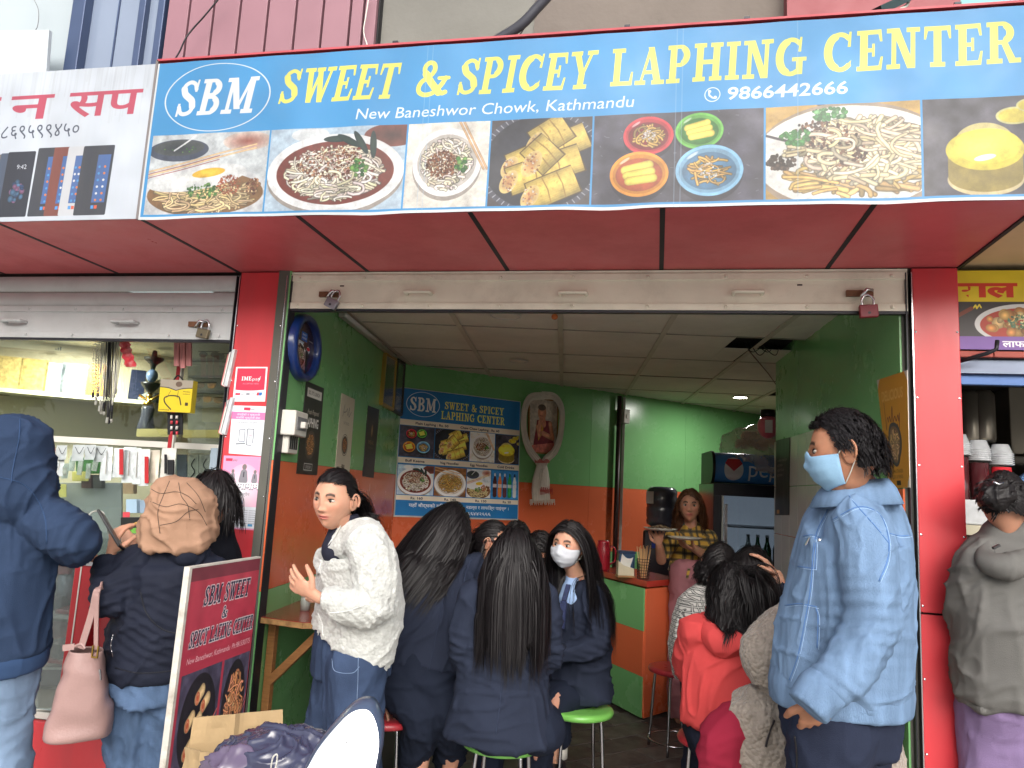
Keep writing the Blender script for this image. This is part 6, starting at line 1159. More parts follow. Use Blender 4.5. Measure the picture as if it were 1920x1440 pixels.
t_ = thing('stall_shutter_box', 'blue grey shutter housing above the next stall', 'shutter', (1.5, .1, 1.95)); k = MB(); k.box(1.14, 3, .07, .2, atY(1850, 700, .07)[2], bz0-.002); k.build('housing', mat('blue_grey_metal', (110, 120, 140), .4, metal=.3), t_); k = MB(); k.box(1.14, 3, .10, .13, atY(1850, 722, .1)[2], atY(1850, 702, .1)[2]); k.build('blue_rail', mat('blue_rail', (60, 90, 140), .35, metal=.3), t_, bevel=.003)
t_ = thing('pipe_arm', 'thin dark metal arm crossing under the stall sign', 'metal arm', atY(1855, 650, -.02)); k = MB(); k.tube([atY(1798, 678, .02), atY(1852, 662, -.03), atY(1868, 655, -.04), atY(1870, 638, -.04)], .008, 8); k.build('arm', dkmetal, t_, True)
k = MB(); k.box(1.14, 4, 1.7, 1.75, -.1, 2.5); struct(k.build('stall_wall', mat('dark_stall_wall', (84, 78, 72), .8, var=.15))); k = MB(); k.box(1.0, 1.03, .23, 1.7, -.1, 2.5); struct(k.build('stall_side_wall', mat('dark_stall_side', (70, 62, 64), .8))); k = MB(); k.box(1.03, 4, .2, 1.7, 2.1, 2.14); struct(k.build('stall_ceiling', mat('stall_ceiling', (60, 56, 54), .8)))
t_ = thing('steel_cabinet', 'grey steel cabinet on the wall of the next stall', 'cabinet', (1.7, 1.3, 1.5)); q = atY(1890, 700, 1.2); k = MB(); k.box(q[0]+.0, q[0]+1., 1.2, 1.6, 1.75, 2.1); k.build('upper_cabinet', mat('cabinet_grey', (130, 124, 112), .4, metal=.3), t_, bevel=.005); k = MB(); k.box(q[0]-.25, q[0]+1., 1.3, 1.6, 1.3, 1.748); k.build('lower_cabinet', mat('cabinet_dark', (92, 88, 80), .4, metal=.3), t_, bevel=.005); k = MB(); k.box(q[0]+.1, q[0]+.4, 1.14, 1.19, 1.42, 1.72); k.build('panel', wht, t_, bevel=.004)
for i, u in enumerate((1815, 1840)): p = atY(u, 830, 1.0); lathe_thing('steel_container', (p[0], p[1], p[2]), [(.06, 0), (.065, .02), (.065, .24), (.05, .26), (0, .265)], mat('brushed_steel', (140, 134, 124), .3, metal=.8), ['tall steel container, left one in the dark stall', 'tall steel container, right one in the dark stall'][i], 'container', None, 'steel containers')
ctp2 = atY(1850, 985, .3)[2]; t_ = thing('stall_counter', 'steel topped counter of the next stall', 'counter', (1.6, .4, 0)); k = MB(); k.box(1.15, 3, .2, .75, ctp2-.04, ctp2-.001); k.build('worktop', mat('worktop', (176, 170, 150), .3, metal=.4), t_); k = MB(); k.box(1.15, 3, .24, .7, -.1, ctp2-.041); k.build('base', mat('counter_base', (110, 84, 74), .6), t_)
cupm = mat('clear_cup', (206, 210, 214), .15, coat=.5, alpha=.7, var=.1, vs=40); lidm = mat('sauce_red', (190, 40, 50), .3, coat=.4)
for i, (u, vt, m2, lab) in enumerate([(1802, 815, mat('dark_syrup', (70, 30, 34), .15, coat=.5), 'stack of clear cups on a dark jar, leftmost beside the red pillar'), (1840, 826, MATS['dark_syrup'], 'stack of clear cups on a tall dark jar, the middle one'), (1882, 834, lidm, 'stack of clear cups with a red jar below, rightmost')]):
    Y = .32; p = atY(u, 985, Y); p[2] = ctp2; zt = atY(u, vt, Y)[2]; zm = atY(u, vt+38, Y)[2]; t_ = thing('cup_stack', lab, 'cups', p, 'cup stacks in the next stall'); k = MB(); k.lathe([(.0, 0), (.034, 0), (.036, zm-ctp2-.01), (.0, zm-ctp2-.01)], p, 18); k.build('jar', m2, t_, True)
    for j in range(6): k = MB(); zz_ = zm+j*.0085; hh = zt-zz_-(5-j)*.001 if j == 5 else .012; k.lathe([(.047, 0), (.0475, .003), (.044, .004), (.03 if j == 5 else .042, hh), (.0, hh) if j == 5 else (.041, hh)], (p[0], p[1], zz_), 24); k.build('cup', cupm, t_, True)
q = atY(1825, 962, .3); k = MB(); k.box(q[0]-.05, q[0]+.07, .26, .4, ctp2, ctp2+.1); o = k.build('clear_tub', cupm, None, bevel=.006); setup(o, 'frosted rectangular tub on the next stall counter', 'tub')

# ================================================================ IN FRONT
# standing sign board
c = [atD(359, 1066, 2.38), atD(487, 1045, 2.8), None, None]; c[1][2] = c[0][2]
dz = c[0][2]-.0; lean = np.array([.02, -.06, 0]); c[3] = c[0]-[0, 0, c[0][2]-(-.15)]+lean; c[2] = c[1]-[0, 0, c[1][2]-(-.15)]+lean
t_ = thing('standing_board', 'red standing board with dish pictures leaning by the left pillar', 'sign board', (c[2]+c[3])/2); quad_panel('board_sheet', c, printmat('aboard_print', paint_aboard(), .45), t_, th=.003)
fm = mat('weathered_white_frame', (196, 192, 184), .6, var=.15, vs=20, dirt=.6, dirtc=(110, 90, 60)); nB = nrm(np.cross(np.array(c[3])-c[0], np.array(c[1])-c[0])); nB = nB if nB@(EYE-c[0]) > 0 else -nB; xb = nrm(np.array(c[1])-c[0])
k = MB(); k.prism([c[0]-nB*.001, c[1]-nB*.001, c[2]-nB*.001, c[3]-nB*.001], -nB*.02); k.build('back_board', fm, t_)
k = MB(); k.bar(c[0]-xb*.008+nB*-.006, c[3]-xb*.008-nB*.006, .014, .02, up=nB); k.build('frame_edge', fm, t_); k = MB(); k.bar(c[0]-xb*.015-nB*.006+[0, 0, .003], c[1]-nB*.006+[0, 0, .003], .02, .006, up=(0, 0, 1)); k.build('frame_edge', fm, t_)
# cardboard box
cb = mat('cardboard', (176, 150, 112), .8, var=.08, vs=6, dirt=.2, dirtc=(120, 100, 76), bump=.25, bs=30)
t_ = thing('cardboard_box', 'opened cardboard box with a raised flap in front of the standing board', 'box', atD(440, 1420, 1.85))
q = [atD(363, 1345, 1.95), atD(530, 1330, 2.05), atD(528, 1450, 2.05), atD(343, 1470, 1.9)]
def sheet(q, m, par, name, th=.004, n=10, ribs=0.):
    q = [np.array(a) for a in q]; V = []; nn = nrm(np.cross(q[1]-q[0], q[3]-q[0])); nn = nn if nn@(EYE-q[0]) > 0 else -nn
    for a in range(n+1):
        for b in range(n*2+1): s_ = b/(2*n); p = (q[0]*(1-s_)+q[1]*s_)*(1-a/n)+(q[3]*(1-s_)+q[2]*s_)*a/n; V.append(p+nn*(ribs*noise3(np.array([b*.35, a*.5, 1.]), 5)+ribs*2*(abs(s_-.45) < .03)))
    F = [(a*(2*n+1)+b, a*(2*n+1)+b+1, (a+1)*(2*n+1)+b+1, (a+1)*(2*n+1)+b) for a in range(n) for b in range(2*n)]
    o = mesh_obj(name, V, F, m, par, False); md = o.modifiers.new('s', 'SOLIDIFY'); md.thickness = th; return o
sheet(q, cb, t_, 'flap', ribs=.004); sheet([q[0], q[0]+(q[0]-q[1])*.02+[0, .05, -.01], q[3]+[0.0, .14, 0], q[3]], cb, t_, 'side_panel'); sheet([atD(350, 1400, 1.88), atD(430, 1420, 1.7), atD(430, 1520, 1.7), atD(340, 1500, 1.85)], cb, t_, 'front_panel', ribs=.003)
# black bin bag
t_ = None; k = MB(); cbg = atD(535, 1470, 1.75); k.ell(cbg, (.19, .13, .13), 150, 100); o = k.build('bin_bag', mat('bin_bag_plastic', (58, 60, 84), .22, coat=.6, var=.1), None, True); vv = np.array([v.co[:] for v in o.data.vertices]); d_ = (vv-cbg)/[.19, .13, .13]
n_ = (1-np.abs(noise3(vv*[9, 9, 5]+noise3(vv*7, 2)[:, None]*1.5, 1)))**5*.3+(1-np.abs(noise3(vv*24+noise3(vv*12, 4)[:, None]*.8, 7)))**5*.16+(1-np.abs(noise3(vv*55, 3)))**4*.08+noise3(vv*5, 9)*.35; vv = vv+d_*np.array([.19, .13, .13])*(n_*.30-.1)[:, None]; o.data.vertices.foreach_set('co', vv.ravel()); o.data.update(); setup(o, 'glossy dark plastic bin bag beside the cardboard box', 'bin bag')
k = MB(); cb2 = atD(452, 1440, 1.72); k.ell(cb2, (.085, .06, .055), 60, 40); o = k.build('bin_bag', mat('mauve_bag', (96, 84, 108), .25, coat=.5), None, True); vv = np.array([v.co[:] for v in o.data.vertices]); n_ = (1-np.abs(noise3(vv*24, 11)))**3*.6+noise3(vv*12, 9)*.5; vv = vv+(vv-cb2)*(n_*.6-.2)[:, None]; o.data.vertices.foreach_set('co', vv.ravel()); o.data.update(); setup(o, 'crumpled mauve plastic bag inside the cardboard box', 'bag')
# scooter mirror
D_ = 1.15; out = [(575, 1440), (592, 1410), (615, 1383), (640, 1360), (662, 1350), (684, 1352), (700, 1372), (708, 1400), (706, 1430), (696, 1470), (670, 1495), (625, 1500), (585, 1480)]
t_ = thing('scooter_mirror', 'rear view mirror of a parked scooter at the bottom of the picture', 'mirror', atD(645, 1430, D_)); O = crom([atD(u, v, D_) for u, v in out]+[atD(*out[0], D_)], 5)[:-1]; cm = O.mean(0)
O = O+np.outer((O-cm)@UPV, FWD)*.62; nO = len(O)
k = MB(); rings = [(.99, .0), (1.03, .006), (1.06, .012), (1.07, .024), (1.02, .045), (.75, .065), (.3, .075), (.02, .078)]; k.add(np.concatenate([cm+(O-cm)*r+FWD*(z+.003) for r, z in rings]), [(i*nO+j, i*nO+(j+1) % nO, (i+1)*nO+(j+1) % nO, (i+1)*nO+j) for i in range(len(rings)-1) for j in range(nO)])
k.build('shell', mat('blue_grey_shell', (70, 84, 110), .35, coat=.4), t_, True)
def mbul(r): return cm+(O-cm)*r-FWD*(.006*(1-r*r))+FWD*.004
upm = nrm(np.array([0.0, -.35, .94])); 
k = MB(); RR = [1, .8, .6, .4, .2, .02]; k.add(np.concatenate([mbul(r*.985) for r in RR]), [(i*nO+j, i*nO+(j+1) % nO, (i+1)*nO+(j+1) % nO, (i+1)*nO+j) for i in range(5) for j in range(nO)]); k.build('mirror_glass', mat('mirror_glass', (250, 252, 252), .04, metal=1., var=0), t_, True)
k = MB(); 
for (a, b) in [((640, 1372), (657, 1368)), ((649, 1371), (646, 1386)), ((646, 1391), (652, 1390)), ((652, 1390), (646, 1396)), ((657, 1392), (662, 1391))]: k.tube([atD(*a, D_+.008), atD(*b, D_+.008)], .0005, 4)
k.build('scratches', grey, t_, kind='stuff'); k = MB(); k.tube(crom([atD(650, 1495, D_+.03), atD(640, 1560, D_+.05), atD(600, 1700, D_+.1)]), .007, 10); k.build('stalk', black, t_, True)
k = MB(); k.tube(crom([atD(508, 1440, 1.45), atD(512, 1420, 1.45), atD(520, 1416, 1.45), atD(516, 1445, 1.45)]), .0016, 5); o = k.build('brake_cable', wht, None, True); setup(o, 'thin white looped cable in front of the bin bag', 'cable')

# stools ---------------------------------------------------------------
def make_stool(m, label):
    t = thing('stool', label, 'stool', (0, 0, 0), 'round metal leg stools'); k = MB(); k.lathe([(0, .425), (.14, .425), (.158, .432), (.162, .445), (.156, .456), (.14, .46), (0, .455)], n=40); k.build('seat', m, t, True)
    for i in range(4):
        a = pi/4+i*pi/2; d = np.array([cos(a), sin(a), 0]); k = MB(); k.tube(crom([d*.02+[0, 0, .415], d*.11+[0, 0, .415], d*.125+[0, 0, .40], d*.14+[0, 0, .2], d*.155+[0, 0, 0]], 5), .0085, 8); k.build('leg', chrome, t, True)
    a = np.linspace(0, 2*pi, 33); k = MB(); k.tube([(.152*cos(x), .152*sin(x), .06) for x in a], .005, 6, False); k.build('foot_ring', chrome, t, True); k = MB(); k.lathe([(.0, .4555), (.02, .4562), (.022, .462), (0, .463)], n=12)
    for i in range(6): a = i*pi/3; k.lathe([(.012, .4562), (.011, .4585), (0, .459)], (.07*cos(a), .07*sin(a), 0), 10)
    k.build('dimples', m, t, True, kind='stuff'); return t
gr_ = mat('green_seat', (120, 190, 90), .3, coat=.4); rd_ = mat('red_seat', (176, 50, 60), .3, coat=.4); st = []
s0 = make_stool(gr_, 'green topped stool under the girl in the centre with her back turned'); s0.location = atZ(940, 1388, .46)*[1, 1, 0]+[0, .04, 0]; 
s1 = copy_tree(s0, atZ(1085, 1324, .46)*[1, 1, 0], .3, 'green topped stool under the masked girl')
r0 = make_stool(rd_, 'red topped stool on which the leaning girl rests her hand'); r0.location = atZ(722, 1336, .46)*[1, 1, 0]
copy_tree(r0, atZ(1268, 1250, .46)*[1, 1, 0], .5, 'red topped stool standing by the orange side of the counter'); copy_tree(r0, atZ(1330, 1378, .46)*[1, 1, 0]+[.03, 0, 0], .2, 'red topped stool under the woman in the red hoodie')

# ================================================================ PEOPLE
RH = nrm([cos(YAW), sin(YAW), 0]); AW = nrm([-sin(YAW), cos(YAW), 0]); ZZ = np.array([0, 0, 1.])
def vd(r, a, u=0.): return nrm(RH*r+AW*a+ZZ*u)
def J(u, v, d): return atD(u, v, d)
def interp_r(R, k):
    R = np.asarray(R, float); n = len(R); x = np.linspace(0, n-1, k); return np.interp(x, np.arange(n), R)
def et(mb, P, A, B=None, wd=None, n=18, k=6):
    """elliptical tube with rounded ends: A radii along wd, B across"""
    P = crom(P, k) if len(P) > 2 else np.linspace(P[0], P[1], k+1); K = len(P); A = interp_r(A, K); B = A if B is None else interp_r(B, K)
    t = np.gradient(P, axis=0); t /= np.linalg.norm(t, axis=1)[:, None]
    wd = wd if wd is not None else np.cross(t[0], [0.3, .9, .1]); x = nrm(wd); V = []; a = np.arange(n)*2*pi/n; ca, sa = np.cos(a)[:, None], np.sin(a)[:, None]
    def ring(p, x, y, ra, rb): V.append(p+ra*ca*x+rb*sa*y)
    X = []
    for i in range(K): x = nrm(x-t[i]*(x@t[i])); X.append((x, np.cross(t[i], x)))
    for f, o in ((.25, .95), (.7, .7), (.93, .35)): ring(P[0]-t[0]*o*min(A[0], B[0]), *X[0], A[0]*f, B[0]*f)
    for i in range(K): ring(P[i], *X[i], A[i], B[i])
    for f, o in ((.93, .35), (.7, .7), (.25, .95)) if not FLAT[0] else ((.99, .03), (.9, .06), (.3, .06)): ring(P[-1]+t[-1]*o*min(A[-1], B[-1]), *X[-1], A[-1]*f, B[-1]*f)
    m = len(V); mb.add(np.concatenate(V), [(i*n+j, i*n+(j+1) % n, (i+1)*n+(j+1) % n, (i+1)*n+j) for i in range(m-1) for j in range(n)]+[tuple(range(n))[::-1], tuple((m-1)*n+j for j in range(n))])
FLAT = [False]
def remesh(mb, voxel, smooth=3):
    me = bpy.data.meshes.new('r'); me.from_pydata(np.concatenate(mb.v).tolist(), [], mb.f); o = bpy.data.objects.new('r', me); COL.objects.link(o)
    m = o.modifiers.new('r', 'REMESH'); m.mode = 'VOXEL'; m.voxel_size = voxel
    if smooth: s = o.modifiers.new('s', 'SMOOTH'); s.iterations = smooth; s.factor = .6
    dg = bpy.context.evaluated_depsgraph_get(); ev = o.evaluated_get(dg); e = ev.to_mesh(); V = np.empty(len(e.vertices)*3); e.vertices.foreach_get('co', V); N = np.empty(len(e.vertices)*3); e.vertices.foreach_get('normal', N)
    F = [tuple(p.vertices) for p in e.polygons]; ev.to_mesh_clear(); bpy.data.objects.remove(o); bpy.data.meshes.remove(me); return V.reshape(-1, 3), N.reshape(-1, 3), F
def garment(par, name, m, fn, voxel=.010, fold=.006, fs=(7, 7, 4), seed=1, smooth=4, joints=(), puff=0., sharp=3.):
    mb = MB(); FLAT[0] = True; fn(mb); FLAT[0] = False; V, N, F = remesh(mb, voxel, smooth); s = np.array(fs); w = noise3(V*3.1, seed+5)[:, None]*.8
    r1 = 1-np.abs(noise3(V*s+w, seed)); r2 = 1-np.abs(noise3(V*s*2.3+w*2, seed+1)); r3 = 1-np.abs(noise3(V*[6, 6, 17]+w*3, seed+9)); r4 = 1-np.abs(noise3(V*[15, 15, 4]+w*2.5, seed+11)); mk = np.clip(noise3(V*4.5, seed+13)*1.4+.5, 0, 1); d = (r1**sharp-.35)*fold*.9+(r2**(sharp+1)-.3)*fold*.5+((r3**7-.15)*mk+(r4**7-.15)*(1-mk))*fold*1.1+noise3(V*2.5, seed+2)*fold*.8
    for (c, r, ax) in joints:
        q = V-c; g = np.exp(-(q**2).sum(1)/(r*r)); a = q@nrm(ax); d = d+g*(np.sin(a*2*pi/.032+3*noise3(V*9, seed+7))*.0045)
    d = d+puff*noise3(V*55, seed+3)
    return mesh_obj(name, V+N*d[:, None], F, m, par, smooth=True)
_G = lambda x, z, x0, z0, sx_, sz, a: a*np.exp(-((x-x0)/sx_)**2-((z-z0)/sz)**2)
def headpt(D, sc=1., ft=1.):
    p = D*np.array([.074, .096, .114]); x, y, z = p.T; t = np.clip(-z/.112, 0, 1); fr = np.clip(-y/.05, 0, 1)
    x = x*(1-.36*t**1.4); y = np.where(y < 0, y*(1-.06*t), y*(1-.6*t**1.2)); y = np.where(y < -.06, -.06-(-y-.06)*.82, y); z = np.where(z > 0, z*.98, z)
    ax = np.abs(x); f = _G(ax, z, .028, .030, .02, .008, .004)+_G(ax, z, .031, .012, .015, .010, -.009)+_G(ax, z, 0, .006, .007, .022, .008)+_G(ax, z, 0, -.022, .010, .010, .018)+_G(ax, z, .010, -.026, .007, .006, .009)
    f = f+_G(ax, z, 0, -.048, .020, .0045, .007)+_G(ax, z, 0, -.059, .016, .005, .007)+_G(ax, z, 0, -.0535, .02, .0018, -.004)+_G(ax, z, 0, -.092, .018, .014, .008)+_G(ax, z, .042, -.014, .018, .02, .005)
    return np.stack([x, y-f*fr*ft, z], 1)*sc
def headcol(P, skin, lip, sc=1.):
    x, y, z = (P/sc).T; ax = np.abs(x); c = np.tile(np.array(lin(skin)), (len(P), 1)); fr = (y < -.04).astype(float)
    def mix(w, rgb): 
        nonlocal c; w = np.clip(w*fr, 0, 1)[:, None]; c = c*(1-w)+np.array(lin(rgb))*w
    mix(_G(ax, z, .042, -.012, .02, .018, .3), (206, 120, 100)); mix(np.clip(1.6*np.exp(-((ax)/.021)**4-((z+.0535)/.0085)**4), 0, 1), lip); mix(_G(ax, z, 0, -.0535, .02, .0014, 1.), (90, 40, 40))
    bz = .030+.006*np.sin(np.clip((ax-.012)/.034, 0, 1)*pi); mix(np.clip(1.8*np.exp(-((z-bz)/.0040)**2)*((ax > .012) & (ax < .046)), 0, .95), (30, 22, 20)); mix(np.exp(-((ax-.008)/.003)**2-((z+.031)/.003)**2)*.7, (80, 40, 34))
    mix(_G(ax, z, .031, .012, .018, .009, .25), (120, 80, 66)); return c
def add_head(par_verts, H, R, sc, skin, lip, hi):
    nu, nv = (150, 100) if hi else (48, 34); U, Vv = np.meshgrid(np.arange(nu)/nu*2*pi, (np.arange(nv)+.5)/nv*pi); D = np.stack([np.sin(Vv)*np.sin(U), -np.sin(Vv)*np.cos(U), np.cos(Vv)], -1).reshape(-1, 3)
    P = headpt(D, sc); c = headcol(P, skin, lip, sc); F = [(j*nu+i, (j+1)*nu+i, (j+1)*nu+(i+1) % nu, j*nu+(i+1) % nu) for j in range(nv-1) for i in range(nu)]+[tuple(range(nu)), tuple((nv-1)*nu+i for i in range(nu))[::-1]]
    par_verts.append((P@R.T+H, F, c))
    for s in (-1, 1):   # ears
        mb = MB(); mb.ell((s*.073*sc, .012*sc, -.004*sc), (.008*sc, .019*sc, .031*sc), 16, 12); a = np.linspace(-2.2, 2.4, 14); mb.tube([(s*.081*sc, (.014+.017*sin(q))*sc, (.002+.028*cos(q))*sc) for q in a], .0038*sc, 6); V = np.concatenate(mb.v); V[:, 0] += s*np.clip(V[:, 1]-.01*sc, 0, 1)*.5
        par_verts.append((V@R.T+H, mb.f, np.tile(np.array(lin(skin))*.95, (len(V), 1))))
def hand_mesh(wr, d, pn, size=1., curl=.5, side=1, spread=.12, thumb=.5):
    d = nrm(d); pn = nrm(np.array(pn)-d*(np.array(pn)@d)); s_ = nrm(np.cross(d, pn))*side; mb = MB(); L = .078*size
    et(mb, [wr-d*.02, wr+d*.02, wr+d*L*.6, wr+d*L], [.022*size, .026*size, .036*size, .036*size], [.019*size, .016*size, .013*size, .011*size], s_, n=14)
    for i, (ln, o) in enumerate([(.066, .030), (.074, .010), (.070, -.010), (.055, -.029)]):
        b = wr+d*(L-.006)+s_*o*size; a = 0; fd = nrm(d+s_*spread*(1.5-i)*.5); P = [b]
        for q, fr in enumerate((.45, .32, .26)):
            a += curl*(1., 1.1, .7)[q]+.04*i; P.append(P[-1]+(fd*cos(a)+pn*sin(a))*ln*fr*size)
        et(mb, P, [.0098*size, .009*size, .0082*size, .007*size], None, s_, n=10, k=4)
    b = wr+d*.022*size+s_*.024*size; t1 = nrm(d*.55+s_*.8+pn*thumb*.5); t2 = nrm(d*.85+s_*.25+pn*thumb); et(mb, [b, b+t1*.034*size, b+t1*.034*size+t2*.03*size, b+t1*.034*size+t2*.055*size], [.013*size, .0115*size, .010*size, .008*size], None, pn, n=10, k=4)
    return remesh(mb, .0040, 2)
def skinmat():
    m = mat('skin', attr='tone', rough=.55, var=.09, vs=25, bump=.08, bs=250, spec=.35); b = m.node_tree.nodes['Principled BSDF']; b.inputs['Subsurface Weight'].default_value = .15; b.inputs['Subsurface Scale'].default_value = .01; return m
def make_body(par, limbs, heads=(), hands=(), skin=(186, 142, 120)):
    mb = MB(); limbs(mb); V, N, F = remesh(mb, .014, 2); V = V-N*.006; parts = [(V, F, np.tile(np.array(lin(skin)), (len(V), 1)))]
    for h in heads: add_head(parts, *h)
    for h in hands: V, N, F = hand_mesh(**h); parts.append((V, F, np.tile(np.array(lin(skin)), (len(V), 1))))
    n = 0; VV = []; FF = []; CC = []
    for V, F, c in parts: VV.append(V); FF += [tuple(i+n for i in f) for f in F]; CC.append(c); n += len(V)
    o = mesh_obj('body', np.concatenate(VV), FF, skinmat(), par, smooth=True); C_ = np.concatenate(CC); at = o.data.color_attributes.new('tone', 'FLOAT_COLOR', 'POINT'); at.data.foreach_set('color', np.concatenate([C_, np.ones((len(C_), 1))], 1).astype(np.float32).ravel()); return o
def hR(f, up=(0, 0, 1), tilt=0.):
    """rotation whose -Y is the face direction"""
    y = -nrm(f); up = np.array(up, float); z = nrm(up-y*(up@y)); x = np.cross(y, z)
    if tilt: z, x = z*cos(tilt)+x*sin(tilt), x*cos(tilt)-z*sin(tilt)
    return np.stack([x, y, z], 1)
def eyes(par, H, R, sc, look=(0, 0)):
    for s in (-1, 1):
        c = H+R@np.array([s*.031, -.0705, .0108])*sc; mb = MB(); mb.ell(c, (.0155*sc, .0090*sc, .0070*sc), 20, 14, A=R.T); o = mb.build('eye', mat('eye_white', (172, 162, 152), .2, var=0), par, True)
        q = c+R@np.array([look[0]*.01, -.0062, .0])*sc; mb = MB(); mb.ell(q, (.0066*sc, .0048*sc, .0066*sc), 14, 10, A=R.T); mb.build('iris', mat('iris_dark', (34, 22, 18), .1, var=0, coat=.5), o, True)
        mb = MB(); P = [H+R@(np.array([s*(.0160+.031*t), -.0812+.014*t*t*1.2, .0125+.0060*sin(pi*t)**.8])*sc) for t in np.linspace(0, 1, 9)]; mb.tube(P, [.0006, .001, .0014, .0016, .0017, .0017, .0016, .0014, .0008], 6); mb.build('eyelashes', mat('lash', (22, 18, 18), .6, var=0), par)
hairm = mat('black_hair', (24, 21, 23), .5, var=.35, vs=60, stretch=(3, 3, .4), spec=.35); brownh = mat('brown_hair', (88, 56, 36), .42, var=.3, vs=50, spec=.5)
def hair(par, H, R, sc, n=1400, L=.4, w=.0045, coll=(), tie=None, m=None, wave=0., part=0., back=.45, name='hair', k=30, spread=1., seed=3, hl=.60, Lvar=.12, vol=1.05, front=True, fall=None, jit=.02, tieR=.012, low=-.5, kids=6, fan=0., lift=0., kr=.007):
    m = m or hairm; rg = np.random.default_rng(seed); ABC = np.array([.074, .096, .114])*sc; n = max(60, n//5); D = rg.normal(0, 1, (n*6, 3)); D /= np.linalg.norm(D, axis=1)[:, None]
    fr = np.clip((-D[:, 1]+.1)/.6, 0, 1); fr = fr*fr*(3-2*fr); ok = (D[:, 2] > hl*fr+low*(1-fr)); ok &= ~((np.abs(D[:, 0]) > .8) & (D[:, 2] < .12) & (D[:, 1] < .25))
    D = D[ok][:n]; n = len(D); lay = rg.uniform(0, .09, n)
    P = D*ABC*(vol+lay[:, None]*.5); pts = [P.copy()]; kk = k; st = L/k*(1+rg.uniform(-Lvar, Lvar, n))
    sg = np.sign(D[:, 0]-part+rg.normal(0, .02, n)); g = (R.T@np.array([0, 0, -1.])) if fall is None else R.T@nrm(fall)
    if tie is not None:
        T = R.T@(np.asarray(tie)-H); Tn = nrm(T/ABC); m1 = k//2; pts = []
        for i in range(m1):
            t = (i/(m1-1))**.9; q = D*(1-t)+Tn*t; q /= np.linalg.norm(q, axis=1)[:, None]; pts.append(q*ABC*(vol+lay[:, None]*.4*(1-t)))
        off = rg.normal(0, tieR, (n, 3)); P = T+off; pts.append(P.copy()); dirv = nrm(T)*.9+off*10
    elif front: dirv = np.stack([np.where(D[:, 1] > .05, D[:, 0]*.6, sg*.9*np.clip(1.3-np.abs(D[:, 0]), .2, 1)), np.where(D[:, 1] < .3, back, -.05), -.4*np.ones(n)], 1)
    else: dirv = np.stack([D[:, 0]*.6, np.where(D[:, 1] < .4, .8, .1), -.3*np.ones(n)], 1)
    dirv = dirv+D*lift; dirv /= np.linalg.norm(dirv, axis=1)[:, None]
    ph = rg.uniform(0, 6, n); C2 = [(R.T@(np.asarray(c)-H), r) for c, r in coll if not isinstance(c, bpy.types.Object)]
    BV = [(BVHTree.FromPolygons([v.co+off_of(o) for v in o.data.vertices], [tuple(p.vertices) for p in o.data.polygons])) for o in coll_obj(coll)]
    for i in range(kk):
        inf = 1./(1+np.exp(-(i/kk-.05)*30)) if tie is None else 1.; dirv = dirv*(1-.28*inf)+g*.28*inf*spread; dirv[:, 0] += D[:, 0]*fan; dirv /= np.linalg.norm(dirv, axis=1)[:, None]
        P = P+dirv*st[:, None]
        if wave: P = P+R.T@np.array([1., 0, 0])*(wave*np.sin(ph*.3+i*.75))[:, None]*.6+wave*.35*np.stack([np.cos(ph+i*.6)]*3, 1)*.5
        q = P/ABC; r = np.linalg.norm(q, axis=1); lim = vol+.01+lay; ins = r < lim; P = np.where(ins[:, None], q/np.maximum(r, 1e-6)[:, None]*lim[:, None]*ABC, P)
        if front:
            fz = (P[:, 1] < -.02*sc) & (P[:, 2] < .055*sc) & (P[:, 2] > -.13*sc) & (np.abs(P[:, 0]) < .068*sc); P[:, 0] = np.where(fz, np.sign(P[:, 0]+1e-6)*(.068*sc+lay*.08), P[:, 0]); P[:, 1] = np.where(fz, np.maximum(P[:, 1], -.05*sc), P[:, 1])
        for c, rr in C2:
            q = P-c; r = np.linalg.norm(q, axis=1); ins = r < rr+lay*.15; P = np.where(ins[:, None], c+q/np.maximum(r, 1e-6)[:, None]*(rr+lay*.15)[:, None], P)
        for bv in BV:
            Wp = P@R.T+H
            for j in range(n):
                h = bv.find_nearest(Vector(Wp[j]), .12)
                if h[0] is not None:
                    dd = (Vector(Wp[j])-h[0]).dot(h[1]); th = .006+lay[j]*.12
                    if dd < th: Wp[j] = np.array(h[0]+h[1]*th)
            P = (Wp-H)@R
        pts.append(P.copy())
    A = np.stack(pts, 1); K = A.shape[1]; A = A@R.T+H; A = np.repeat(A, kids, 0); n = len(A); gr = np.linspace(.35, 1, K)[None, :, None]; A = A+rg.normal(0, kr, (n, 1, 3))*gr+rg.normal(0, kr*.4, (n, 1, 3))*gr**3+rg.normal(0, jit*.02, (n, K, 3))
    t = np.gradient(A, axis=1); o_ = A-np.array(H)[None, None]; o_[..., 2] *= .3; sd = np.cross(t, o_); sd /= np.linalg.norm(sd, axis=2)[..., None]+1e-9
    tw = rg.uniform(-.5, .5, n)[:, None, None]; on = np.cross(sd, t); on /= np.linalg.norm(on, axis=2)[..., None]+1e-9; sd = sd*np.cos(tw)+on*np.sin(tw); w = w*.56
    cut = rg.uniform(.82, 1., n)[:, None, None]; prof = np.clip((cut-np.linspace(0, 1, K)[None, :, None])*5, .0, 1)*w/2; V = np.stack([A-sd*prof, A+sd*prof], 2).reshape(-1, 3); base = (np.arange(n)[:, None]*K*2+np.arange(K-1)[None]*2).ravel(); F = np.stack([base, base+1, base+3, base+2], 1)
    ho = mesh_obj(name, V, F, m, par, smooth=True)
    nu, nv = 40, 28; U, Vv = np.meshgrid(np.arange(nu)/nu*2*pi, (np.arange(nv)+.5)/nv*pi); D = np.stack([np.sin(Vv)*np.sin(U), -np.sin(Vv)*np.cos(U), np.cos(Vv)], -1).reshape(-1, 3); fr = np.clip((-D[:, 1]+.1)/.6, 0, 1); fr = fr*fr*(3-2*fr)
